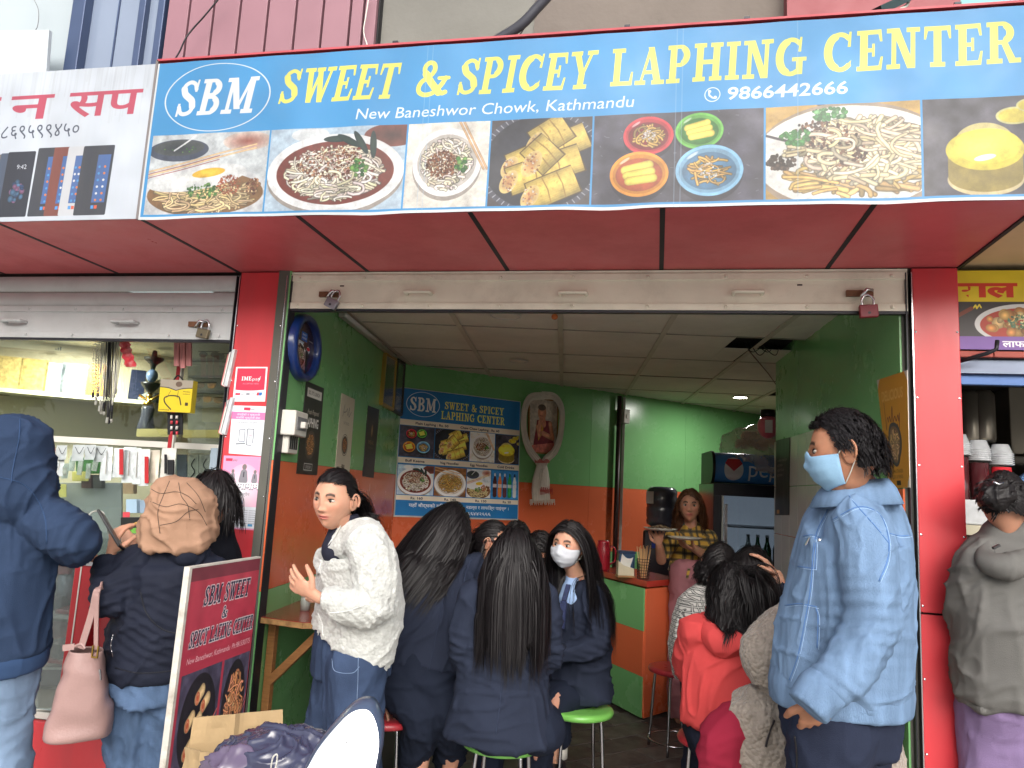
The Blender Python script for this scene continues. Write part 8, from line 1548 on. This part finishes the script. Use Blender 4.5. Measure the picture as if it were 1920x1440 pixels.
# girl with glasses
d = 3.85; H = J(922, 1018, d); f = vd(.95, -.12, -.2)
t, R, jo = simple('girl with glasses and tied back black hair between two blazers', H, f, .92, [J(905, 1075, d+.02), J(895, 1130, d+.03), J(892, 1230, d+.03)], [.07, .15, .15], [.06, .1, .11], vd(.3, -.9), navy, dict(n=1300, L=.16, w=.005, tie=H+hR(f)@np.array([0, .098, -.03])*.95, k=20, seed=61, hl=.62, tieR=.03, fall=vd(-.2, 0, -1)), hi=True, arms=[([J(905, 1110, d-.1), J(920, 1180, d-.1), J(945, 1190, d)], (.06, .055, .045))], legs=[([J(895, 1240, d), J(940, 1250, d+.1), fl0(945, d+.1)], (.09, .08, .05))], lm=navyt)
k = MB(); 
for s in (-1, 1): k.tube([H+R@(np.array([s*.034+.021*cos(a), -.101, .012+.017*sin(a)])*.92) for a in np.linspace(0, 2*pi, 21)], .0013, 6); k.tube([H+R@(np.array([s*.055, -.099, .014])*.92), H+R@(np.array([s*.078, -.05, .014])*.92), H+R@(np.array([s*.082, .01, .012])*.92)], .0015, 6)
k.tube([H+R@(np.array([-.013, -.103, .014])*.92), H+R@(np.array([.013, -.103, .014])*.92)], .0013, 6); k.build('glasses', mat('maroon_rim', (110, 40, 44), .3), t, True, kind='stuff'); eyes(t, H, R, .92)
def sf(mb): et(mb, [J(908, 1100, d-.03), J(912, 1062, d-.01)], [.062, .05], None, vd(1, 0))
garment(t, 'shirt', sh_ if 'sh_' in globals() else weave('blue_school_shirt', (150, 176, 214)), sf, .007, .002, seed=2, smooth=2)
# two more girls behind
d = 4.15; H = J(1014, 1035, d); simple('girl in dark clothes looking down behind the masked girl', H, vd(-.35, -.75, -.45), .93, [J(1018, 1080, d+.03), J(1015, 1140, d+.03), J(1010, 1240, d+.03)], [.07, .16, .16], [.06, .1, .11], vd(1, 0), weave('black_cardigan', (30, 32, 42)), dict(n=1300, L=.34, w=.0055, k=26, seed=71, coll=[(J(1018, 1100, d+.03), .1)], hl=.45), arms=[([J(985, 1110, d), J(975, 1180, d-.1), J(1000, 1200, d-.2)], (.06, .055, .045)), ([J(1050, 1110, d), J(1060, 1180, d-.1), J(1030, 1200, d-.2)], (.06, .055, .045))], gname='cardigan')
d = 4.5; H = J(968, 1013, d); simple('girl at the back of whom only the black crown of the head shows', H, vd(.2, -.9, -.3), .93, [J(968, 1060, d+.03), J(965, 1120, d+.03), J(960, 1220, d+.03)], [.07, .16, .16], [.06, .1, .11], vd(1, 0), navy, dict(n=900, L=.2, w=.006, k=20, seed=72, wave=.002, coll=[(J(968, 1100, d+.03), .1)]))

# ---- left shop customers -------------------------------------------------
def scarfwoman():
    d = 2.72; H = J(338, 958, d); f = vd(-.35, .9, -.25); R = hR(f); S_ = .95; t = person('woman with a peach headscarf and black jacket looking at her phone at the counter', (H[0], H[1], 0)); sk = (192, 144, 120); sd = vd(1, .05)
    nb = J(318, 1022, d+.02); s0, el, wr = J(248, 1062, d-.02), J(202, 1128, d-.12), J(207, 1046, d-.02)
    def limbs(mb):
        et(mb, [nb, H], [.05, .05], None, sd); et(mb, [nb, J(305, 1150, d), J(295, 1260, d)], [.08, .13, .13], [.06, .1, .1], sd); et(mb, [s0, el, wr], [.035, .032, .024]); et(mb, [J(385, 1070, d), J(395, 1150, d+.1), J(330, 1090, d+.25)], [.04, .035, .025])
        for a in (248, 330): et(mb, [J(a, 1270, d), J(a, 1440, d), fl0(a, d)], [.08, .06, .04])
    hd = vd(.03, .12, 1); make_body(t, limbs, [(H, R, S_, sk, sk, False)], [dict(wr=wr+hd*.01, d=hd, pn=vd(.55, .8, .0), size=.95, curl=.42, side=-1, spread=.2, thumb=.8), dict(wr=J(248, 1012, d+.22), d=vd(-.7, .5, .2), pn=vd(-.2, .8, .2), size=.9, curl=.4, side=1)], sk)
    def jk(mb):
        et(mb, [nb-ZZ*.02, J(318, 1062, d+.02), J(306, 1150, d), J(290, 1235, d), J(290, 1255, d)], [.10, .17, .175, .185, .18], [.09, .13, .14, .15, .145], sd, n=26)
        et(mb, [J(275, 1045, d), s0, J(218, 1110, d-.08), el, J(200, 1090, d-.08), wr-ZZ*.012], [.06, .072, .072, .066, .052, .045], None, RH, n=20); et(mb, [J(365, 1050, d), J(388, 1085, d+.02), J(392, 1150, d+.08), J(330, 1095, d+.22), J(262, 1020, d+.24)], [.06, .07, .065, .055, .04])
        et(mb, [J(305, 1035, d+.0), J(345, 1035, d-.06), J(385, 1040, d+.0)], [.03, .04, .035], None, ZZ)
    jo = garment(t, 'jacket', blkj, jk, .0075, .012, (5, 5, 6), 81, 3, joints=[(el, .13, vd(.3, 0, -1)), (J(300, 1180, d-.1), .15, vd(.5, 0, 1))]); sm = mat('black_seam', (18, 20, 30), .6)
    seam(t, 'stitch_seam', sm, [jo], [(215, 1252), (260, 1262), (320, 1258), (345, 1250)], .002); seam(t, 'stitch_seam', sm, [jo], [(262, 1105), (275, 1150), (305, 1180), (345, 1190)], .0025); seam(t, 'pocket_zip', chrome, [jo], [(212, 1190), (208, 1210), (212, 1232)], .0015)
    k = MB(); k.tube([wr-ZZ*.02-0*RH, wr+hd*.008], [.036, .033], 16); k.build('red_cuff', mat('red_knit', (150, 40, 50), .9), t, True)
    # headscarf
    sc = weave('peach_scarf', (162, 128, 106), .8, var=.08, vs=12)
    def sf(mb):
        mb.ell(H+[0, 0, .0], (.108, .12, .12), 24, 18, A=R.T); et(mb, [H+ZZ*.02+vd(.2, -.4)*.02, J(336, 985, d-.01), J(336, 1008, d-.0)], [.108, .122, .128], [.105, .115, .12], sd); et(mb, [J(362, 968, d-.02), J(378, 1005, d-.02)], [.06, .03])
    so = garment(t, 'headscarf', sc, sf, .006, .013, (6, 6, 11), 83, 2, sharp=4); ln = mat('scarf_line', (60, 46, 44), .8)
    for pts in [[(276, 912), (300, 925), (330, 922), (352, 930), (368, 945)], [(335, 905), (340, 930), (352, 948), (356, 975)], [(282, 940), (310, 950), (340, 945), (372, 960), (388, 985)], [(300, 985), (330, 978), (352, 960), (372, 955)], [(318, 902), (306, 930), (296, 960), (300, 1000)], [(350, 905), (372, 930), (385, 960)]]: seam(t, 'printed_line', ln, [so], pts, .0011)
    def tr(mb):
        et(mb, [J(292, 1245, d), J(290, 1300, d)], [.165, .165], [.14, .14], sd)
        for a, b in ((245, 0), (325, .02)): et(mb, [J(a+4, 1290, d+b), J(a, 1400, d+b), J(a, 1500, d+b), fl0(a, d+b)+[0, 0, .04]], [.105, .095, .08, .07], None, sd)
    garment(t, 'jeans', jeans, tr, .011, .012, (6, 6, 9), 85, 3, sharp=4)
    for a in (245, 325): q = fl0(a, d); k = MB(); k.ell(q+[0, .05, .01], (.045, .12, .04)); k.build('shoe', wht, t, True)
    # phone held in the left hand
    a = J(188, 960, d-.02); b = J(228, 1028, d-.06); dd = nrm(b-a); o = thing('phone', 'dark smartphone held up by the woman in the peach headscarf', 'phone', (a+b)/2); k = MB(); L = np.linalg.norm(b-a); k.bar(a, b, .009, .07, up=ray(205, 990)+RH*.15); k.build('phone_body', black, o, bevel=.003)
    return el, t
el_s, _ = scarfwoman()
# tote bag
def tote():
    d = 2.52; t = thing('tote_bag', 'pink leather tote bag hanging from the arm of the woman in the black jacket', 'handbag', J(150, 1300, d)); m = mat('pink_leather', (158, 128, 124), .45, var=.08, vs=6, bump=.15, bs=120, coat=.15, dirt=.12, dirtc=(150, 110, 100))
    rows = [(1218, 132, 192, .05), (1240, 124, 194, .06), (1290, 110, 200, .075), (1340, 96, 207, .08), (1378, 88, 208, .075), (1386, 92, 204, .04)]; n = 28; V = []
    P = np.array(rows, float); Q = crom(P, 6)
    for i, (v, ul, ur, th) in enumerate(Q):
        a, b = J(ul, v+ (0), d), J(ur, v-(v-1218)*.06, d+.05); c = (a+b)/2; x = (b-a)/2; y = np.cross(nrm(x), ZZ)*-1
        for j in range(n): an = 2*pi*j/n; ca, sa = cos(an), sin(an); V.append(c+x*np.sign(ca)*abs(ca)**.6+y*th*np.sign(sa)*abs(sa)**.7*(1+.12*noise3(np.array([j*.3, i*.25, 2.]), 3))+ZZ*0)
    K = len(Q); mb = MB(); V = np.array(V); V += noise3(V*[10, 10, 26], 5)[:, None]*.005; mb.add(V, [(i*n+j, i*n+(j+1) % n, (i+1)*n+(j+1) % n, (i+1)*n+j) for i in range(K-1) for j in range(n)]+[tuple((K-1)*n+j for j in range(n))]); o = mb.build('bag_body', m, t, True); md = o.modifiers.new('s', 'SOLIDIFY'); md.thickness = .003
    for (a, b, c_) in [((152, 1216), (172, 1150), (183, 1105)), ((180, 1218), (181, 1160), (184, 1110))]:
        dd = d+(.0 if a[0] < 160 else .0); k = MB(); P = crom([J(*a, dd), J(*b, dd), J(*c_, dd), J(c_[0]+14, c_[1]-6, d+.1), J(c_[0]+16, 1140, d+.2)], 6)
        for i in range(len(P)-1): k.bar(P[i], P[i+1]+(P[i+1]-P[i])*.04, .022 if a[0] < 160 else .014, .004, up=AW)
        k.build('strap', m, t)
    k = MB(); q = J(180, 1222, d-.012); k.box(q[0]-.014, q[0]-.009, q[1]-.004, q[1], q[2]-.02, q[2]+.02); k.box(q[0]+.006, q[0]+.011, q[1]-.004, q[1], q[2]-.02, q[2]+.02); k.box(q[0]-.0088, q[0]+.0058, q[1]-.004, q[1], q[2]-.02, q[2]-.015); k.build('buckle', mat('brass', (196, 160, 80), .25, metal=1.), t, kind='stuff')
    k = MB(); k.bar(J(118, 1215, d-.01), J(140, 1212, d), .02, .01, up=AW); k.tube(crom([J(140, 1212, d), J(152, 1208, d), J(160, 1216, d)]), .005, 6); k.build('tassel', m, t); k = MB(); k.bar(J(187, 1255, d-.01), J(188, 1275, d-.01), .006, .004, up=AW); k.build('charm', chrome, t)
    for u in (104, 136): k = MB(); k.ell(J(u, 1387, d-.01), (.007,)*3, 8, 6); k.build('stud', chrome, t, True)
tote()
def hoodman():
    d = 2.5; H = J(18, 862, d); f = vd(.35, .9, -.3); R = hR(f); S_ = 1.0; t = person('person in a navy blue hoodie with the hood up leaning on the phone counter', (H[0], H[1], 0)); sk = (186, 142, 120); sd = vd(1, .15); nb = J(15, 935, d+.02)
    s0, el, wr = J(68, 970, d+.02), J(140, 1010, d-.02), J(125, 1035, d+.3)
    def limbs(mb):
        et(mb, [nb, H], [.055, .055], None, sd); et(mb, [nb, J(-10, 1080, d), J(-15, 1240, d)], [.09, .15, .14], [.07, .1, .1], sd); et(mb, [s0, el, wr], [.04, .035, .028])
        for a in (-60, 5): et(mb, [J(a, 1260, d), J(a, 1440, d), fl0(a, d)], [.08, .06, .04])
    make_body(t, limbs, [(H, R, S_, sk, sk, False)], [dict(wr=wr, d=vd(.3, .9, 0), pn=vd(0, 0, -1), size=1., curl=.3, side=1)], sk)
    def jk(mb):
        et(mb, [nb-ZZ*.01, J(0, 1000, d+.02), J(-12, 1100, d), J(-15, 1210, d), J(-15, 1235, d)], [.11, .185, .18, .18, .165], [.10, .13, .14, .15, .14], sd, n=26)
        et(mb, [J(30, 960, d), s0, J(105, 985, d-.02), el, J(138, 1025, d+.12), wr], [.075, .082, .08, .073, .062, .045], None, ZZ, n=20); et(mb, [J(-60, 975, d), J(-110, 1080, d), J(-90, 1180, d+.1)], [.075, .07, .05])
        mb.ell(H+[0, 0, .012]-R[:, 1]*0, (.122, .145, .150), 24, 18, A=R.T); et(mb, [H-ZZ*.02, J(28, 915, d), nb+ZZ*.01], [.125, .13, .10], [.13, .13, .11], sd)
    jo = garment(t, 'hoodie', hoodie, jk, .0075, .010, (5, 5, 4), 91, 4, joints=[(el, .12, vd(1, 0, -.3))]); sm = mat('navy_rib', (44, 68, 104), .9)
    seam(t, 'stitch_seam', sm, [jo], [(38, 772), (36, 820), (24, 880), (22, 905)], .0022); seam(t, 'stitch_seam', sm, [jo], [(0, 895), (40, 906), (66, 930), (84, 970), (88, 1020)], .0022)
    def bd(mb): et(mb, [J(-15, 1228, d), J(-15, 1252, d)], [.172, .165], [.146, .14], sd, n=30)
    garment(t, 'hem_band', sm, bd, .009, .003, seed=4, smooth=2)
    def tr(mb):
        et(mb, [J(-15, 1235, d), J(-18, 1290, d)], [.15, .15], [.13, .13], sd)
        for a in (-62, 2): et(mb, [J(a+6, 1290, d), J(a, 1400, d), J(a-4, 1500, d), fl0(a, d)+[0, 0, .04]], [.098, .09, .08, .07], None, sd)
    garment(t, 'jeans', jeanl, tr, .0105, .010, (5, 5, 6), 95, 3)
hoodman()
d = 3.1; H = J(402, 935, d); simple('person in black bending over the phone counter behind the peach headscarf', H, vd(-.6, .6, -.5), .98, [J(400, 985, d+.02), J(385, 1060, d), J(380, 1200, d)], [.08, .15, .15], [.07, .11, .11], vd(1, .2), weave('black_coat', (26, 28, 36)), dict(n=1200, L=.12, w=.006, k=14, seed=98, low=-.7), gname='coat', legs=[([J(385, 1210, d), J(385, 1400, d), fl0(385, d)], (.12, .09, .06))], lm=blkj)

# ---- inside on the right --------------------------------------------------
def server():
    d = 5.0; H = J(1293, 950, d); f = vd(-.22, -.97, -.02); S_ = .93; R = hR(f, vd(.05, 0, 1)); sd = vd(1, -.1); sk = (182, 132, 108)
    aL = [J(1262, 1008, d), J(1240, 1050, d-.05), J(1236, 1008, d-.18)]; aR = [J(1328, 1008, d), J(1334, 1050, d-.08), J(1300, 1024, d-.22)]
    t, R_, jo = simple('smiling server in a yellow plaid shirt holding two plates behind the counter', H, f, S_, [J(1296, 990, d+.03), J(1296, 1018, d+.03), J(1294, 1050, d+.02), J(1292, 1072, d+.02)], [.07, .135, .13, .14], [.05, .085, .085, .10], sd, plaid, dict(n=1500, L=.24, w=.0055, m=brownh, k=22, seed=101, wave=.004, part=-.2, hl=.62, coll=[(J(1296, 1010, d+.03), .1)]), sk, arms=[([aL[0], aL[1]+ZZ*.03], (.06, .055)), ([aR[0], aR[1]+ZZ*.02], (.06, .055))], gname='plaid_shirt', hi=True,
        legs=[([J(1285, 1070, d), J(1282, 1160, d), fl0(1282, d)], (.11, .1, .08)), ([J(1302, 1070, d), J(1305, 1160, d+.05), fl0(1305, d)], (.11, .1, .08))], lm=weave('dusty_pink_trousers', (150, 100, 106)), bare=[([aL[1], aL[2]-ZZ*.04], [.042, .032]), ([aR[1], aR[2]-ZZ*.01], [.042, .032])],
        hands=[dict(wr=aL[2]-ZZ*.045, d=vd(-.2, -.5, .8), pn=vd(0, .2, 1), size=.9, curl=-.15, side=1, spread=.4), dict(wr=aR[2]-ZZ*.02, d=vd(-.7, -.4, .2), pn=vd(0, 0, 1), size=.9, curl=.2, side=-1)])
    eyes(t, H, hR(f, (0, 0, 1)), S_); k = MB(); k.bar(J(1292, 1066, d-.11), J(1288, 1084, d-.11), .016, .01, up=AW); k.build('shirt_knot', plaid, t)
    for (u, v, dd, lab, fill) in [(1238, 995, d-.25, 'white plate heaped with laphing, the higher one held by the server', 1), (1284, 1012, d-.32, 'white plate held level by the server, the lower one', 0)]:
        p = J(u, v, dd); q = thing('plate', lab, 'plate', p, 'plates carried by the server'); k = MB(); k.lathe([(.0, 0), (.06, 0), (.105, .014), (.107, .017), (.10, .016), (.06, .005), (0, .005)], p, 28); k.build('dish', wht, q, True)
        if fill:
            k = MB(); rg = np.random.default_rng(4)
            for i in range(40): a, r = rg.uniform(0, 6.3), rg.uniform(0, .07); k.ell(p+[r*cos(a), r*sin(a), .012+.02*(1-r/.08)], (.014, .009, .007), 6, 4)
            k.build('food', mat('dark_food', (90, 74, 54), .5, var=.4, vs=60), q, True, kind='stuff')
server()
def redhood():
    d = 3.0; H = J(1372, 1112, d); f = vd(-.55, .75, -.15); S_ = .93; R = hR(f); sd = vd(1, .25); red_ = weave('coral_hoodie', (206, 76, 76), .85, var=.05)
    t, R_, jo = simple('woman in a coral red hoodie with wavy half tied hair seated on a red stool', H, f, S_, [J(1368, 1155, d+.02), J(1368, 1195, d+.02), J(1362, 1270, d), J(1362, 1335, d), J(1362, 1345, d)], [.10, .165, .175, .185, .175], [.08, .12, .14, .155, .15], sd, red_, None, (197, 148, 124), arms=[([J(1310, 1185, d), J(1295, 1250, d+.12), J(1330, 1240, d+.3)], (.07, .065, .05)), ([J(1425, 1185, d), J(1440, 1250, d+.1), J(1415, 1240, d+.3)], (.07, .065, .05))], gname='hoodie', hi=True, legs=[([J(1335, 1375, d), J(1320, 1375, d+.35), fl0(1315, d+.4)], (.11, .09, .06)), ([J(1390, 1375, d), J(1400, 1375, d+.35), fl0(1400, d+.4)], (.11, .09, .06))], lm=blkj, fold=.012)
    def hd(mb): et(mb, [J(1322, 1160, d+.02), J(1335, 1195, d-.09), J(1368, 1212, d-.12), J(1402, 1195, d-.09), J(1418, 1165, d+.0)], [.03, .045, .055, .045, .03], [.03, .04, .045, .04, .03], ZZ)
    ho_ = garment(t, 'hood', red_, hd, .008, .010, seed=9, smooth=3)
    tie = H+R@np.array([.0, .10, .045])*S_; hair(t, H, R, S_*1.04, 1300, .34, .0055, coll=[(jo, 0), (ho_, 0)], tie=tie, k=20, seed=111, wave=.006, tieR=.02, fall=vd(.10, -.05, -1), hl=.6)
    hair(t, H, R, S_*1.05, 1500, .26, .0055, coll=[(jo, 0), (ho_, 0)], k=26, seed=112, wave=.005, fall=vd(.02, 0, -1), front=True, back=.2, hl=.5, name='loose_hair')
    k = MB(); p = tie; k.lathe([(.02, -.006), (.026, 0), (.02, .006)], p, 14, ax=R[:, 1]); k.build('hair_tie', mat('pink_tie', (214, 150, 180), .5), t, True); mask(t, H, R, S_, mat('blue_mask', (140, 196, 236), .7))
    k = MB(); k.tube([H+R@(np.array([-.078, -.02, .014])*S_), H+R@(np.array([-.072, -.08, .014])*S_), H+R@(np.array([-.06, -.1, .01])*S_)], .0015, 6); k.build('glasses', black, t)
redhood()
d = 3.65; H = J(1350, 1062, d); f = vd(.5, .8, -.35); t, R, jo = simple('woman in a houndstooth coat with a low hair bun behind the red hoodie', H, f, .95, [J(1338, 1105, d), J(1318, 1140, d), J(1308, 1200, d), J(1312, 1262, d)], [.07, .13, .14, .13], [.06, .12, .13, .12], vd(.8, .6), hound, dict(n=1300, L=.035, w=.0055, tie=J(1322, 1070, d-.02), k=14, seed=121, tieR=.02, wave=.002, hl=.5), gname='houndstooth_coat', arms=[([J(1345, 1130, d+.1), J(1370, 1180, d+.1)], (.06, .05))], legs=[([J(1315, 1270, d), J(1340, 1280, d+.25), fl0(1345, d+.3)], (.1, .08, .05))], lm=blkj)
bun(t, J(1320, 1072, d-.02), .045)
d = 3.4; H = J(1408, 1075, d); f = vd(.72, .5, -.45); wr = J(1448, 1075, d-.05)
t, R, jo = simple('person in dark navy holding a hand to the forehead at the right hand table', H, f, .97, [J(1415, 1125, d+.03), J(1430, 1165, d+.03), J(1430, 1260, d+.03)], [.08, .15, .16], [.07, .12, .13], vd(.8, -.5), navy, dict(n=1500, L=.10, w=.0055, k=12, seed=131, hl=.5, low=-.62, front=False), (186, 140, 118), arms=[([J(1440, 1140, d-.06), J(1466, 1150, d-.12), J(1462, 1095, d-.1)], (.06, .056, .045))], gname='sweater', hands=[dict(wr=J(1456, 1080, d-.08), d=vd(-.55, .1, .75), pn=vd(-.6, .2, -.7), size=1., curl=.25, side=1)], legs=[([J(1430, 1270, d), J(1460, 1280, d+.2), fl0(1460, d+.25)], (.1, .08, .05))], lm=blkj, bare=[([J(1464, 1110, d-.1), J(1456, 1078, d-.08)], [.042, .034])])
# seated person in grey knit coat
def coat():
    d = 2.72; H = J(1590, 1010, d+.1); f = vd(-.8, .5, -.3); t = person('person in a grey knitted coat and maroon trousers seated behind the man in denim', (H[0], H[1], 0)); sk = (182, 132, 108); sd = vd(.4, -.9); el = J(1432, 1222, d-.12)
    def limbs(mb): et(mb, [J(1570, 1075, d+.1), H], [.05, .045]); et(mb, [J(1570, 1080, d+.1), J(1570, 1200, d+.1), J(1560, 1340, d+.1)], [.08, .12, .12]); et(mb, [J(1500, 1150, d-.02), el, J(1500, 1275, d-.15)], [.04, .035, .025]); et(mb, [J(1540, 1370, d), J(1370, 1350, d-.1), fl0(1370, d-.1)], [.04, .04, .03])
    make_body(t, limbs, [(H, hR(f), .95, sk, sk, False)], [], sk)
    def fn(mb):
        et(mb, [J(1570, 1080, d+.12), J(1575, 1160, d+.12), J(1572, 1280, d+.12), J(1570, 1370, d+.1), J(1580, 1480, d+.1)], [.09, .18, .19, .22, .25], [.09, .15, .17, .2, .22], sd, n=26); et(mb, [J(1530, 1130, d+.02), J(1490, 1170, d-.04), el, J(1455, 1262, d-.14), J(1500, 1285, d-.15)], [.075, .082, .08, .07, .055], None, ZZ)
        et(mb, [J(1560, 1360, d), J(1480, 1350, d-.08), J(1400, 1340, d-.14)], [.15, .13, .09], [.15, .12, .085], ZZ); et(mb, [J(1440, 1340, d-.12), J(1450, 1400, d-.13), J(1470, 1520, d-.12)], [.13, .14, .16], [.09, .10, .11], vd(1, 0))
    jo = garment(t, 'knit_coat', greyknit, fn, .0078, .012, (5, 5, 5), 141, 3, puff=.0012); seam(t, 'pocket_slit', mat('dark_slit', (40, 36, 40), .8), [jo], [(1452, 1350), (1442, 1375), (1436, 1400)], .004)
    def tr(mb): et(mb, [J(1470, 1370, d-.02), J(1375, 1365, d-.1), J(1352, 1440, d-.1), J(1362, 1560, d-.08), fl0(1365, d-.08)+[0, 0, .05]], [.1, .085, .08, .07, .06])
    garment(t, 'trousers', weave('maroon_trousers', (150, 40, 62)), tr, .0105, .010, seed=143, smooth=3); hair(t, H, hR(f), 1., 500, .2, .007, k=16, seed=144)
coat()
def rightw():
    d = 2.62; H = J(1884, 945, d); f = vd(.35, .9, -.2); S_ = .95; sd = vd(1, .1); m = weave('olive_grey_jacket', (100, 99, 97), .75, var=.08)
    t, R, jo = simple('woman in an olive grey hooded jacket and purple trousers at the right stall', H, f, S_, [J(1896, 1012, d+.02), J(1890, 1050, d+.02), J(1884, 1160, d), J(1880, 1290, d), J(1880, 1300, d)], [.10, .165, .165, .17, .165], [.08, .12, .13, .135, .13], sd, m, dict(n=1700, L=.035, w=.005, tie=J(1868, 925, d-.05), k=14, seed=151, tieR=.02, wave=.001, hl=.5, kr=.003, fall=vd(0, .3, -.3)), arms=[([J(1830, 1060, d), J(1815, 1150, d+.05), J(1840, 1180, d+.2)], (.07, .065, .05)), ([J(1950, 1060, d), J(1965, 1150, d+.05), J(1940, 1180, d+.2)], (.07, .065, .05))], gname='jacket', legs=[([J(1862, 1310, d), J(1858, 1420, d), fl0(1858, d)], (.115, .105, .09)), ([J(1915, 1310, d), J(1918, 1420, d), fl0(1918, d)], (.115, .105, .09))], lm=weave('purple_trousers', (122, 104, 140), var=.15), fold=.013)
    def hd(mb): et(mb, [J(1846, 1022, d), J(1850, 1050, d-.08), J(1892, 1064, d-.12), J(1935, 1045, d-.08)], [.03, .04, .045, .035], None, ZZ)
    garment(t, 'hood', m, hd, .008, .009, seed=19, smooth=3); bun(t, J(1870, 928, d-.07), .055); k = MB(); k.tube([J(1862, 903, d-.11), J(1872, 908, d-.115), J(1882, 905, d-.11)], .004, 6); k.build('hair_clip', chrome, t, True)
    k = MB(); k.bar(J(1862, 1028, d-.14), J(1874, 1022, d-.14), .012, .008); k.build('cord_lock', black, t)
rightw()
d = 3.6; H = J(1975, 850, d); simple('vendor in a sky blue shirt at the right edge of whom only a sleeve shows', H, vd(-.4, -.9, -.2), .98, [J(1970, 900, d), J(1965, 940, d), J(1960, 1060, d)], [.08, .17, .17], [.07, .12, .12], vd(1, 0), weave('sky_shirt', (120, 160, 214)), None, arms=[([J(1935, 905, d), J(1908, 935, d-.1), J(1900, 975, d-.25)], (.06, .055, .045))], gname='shirt')
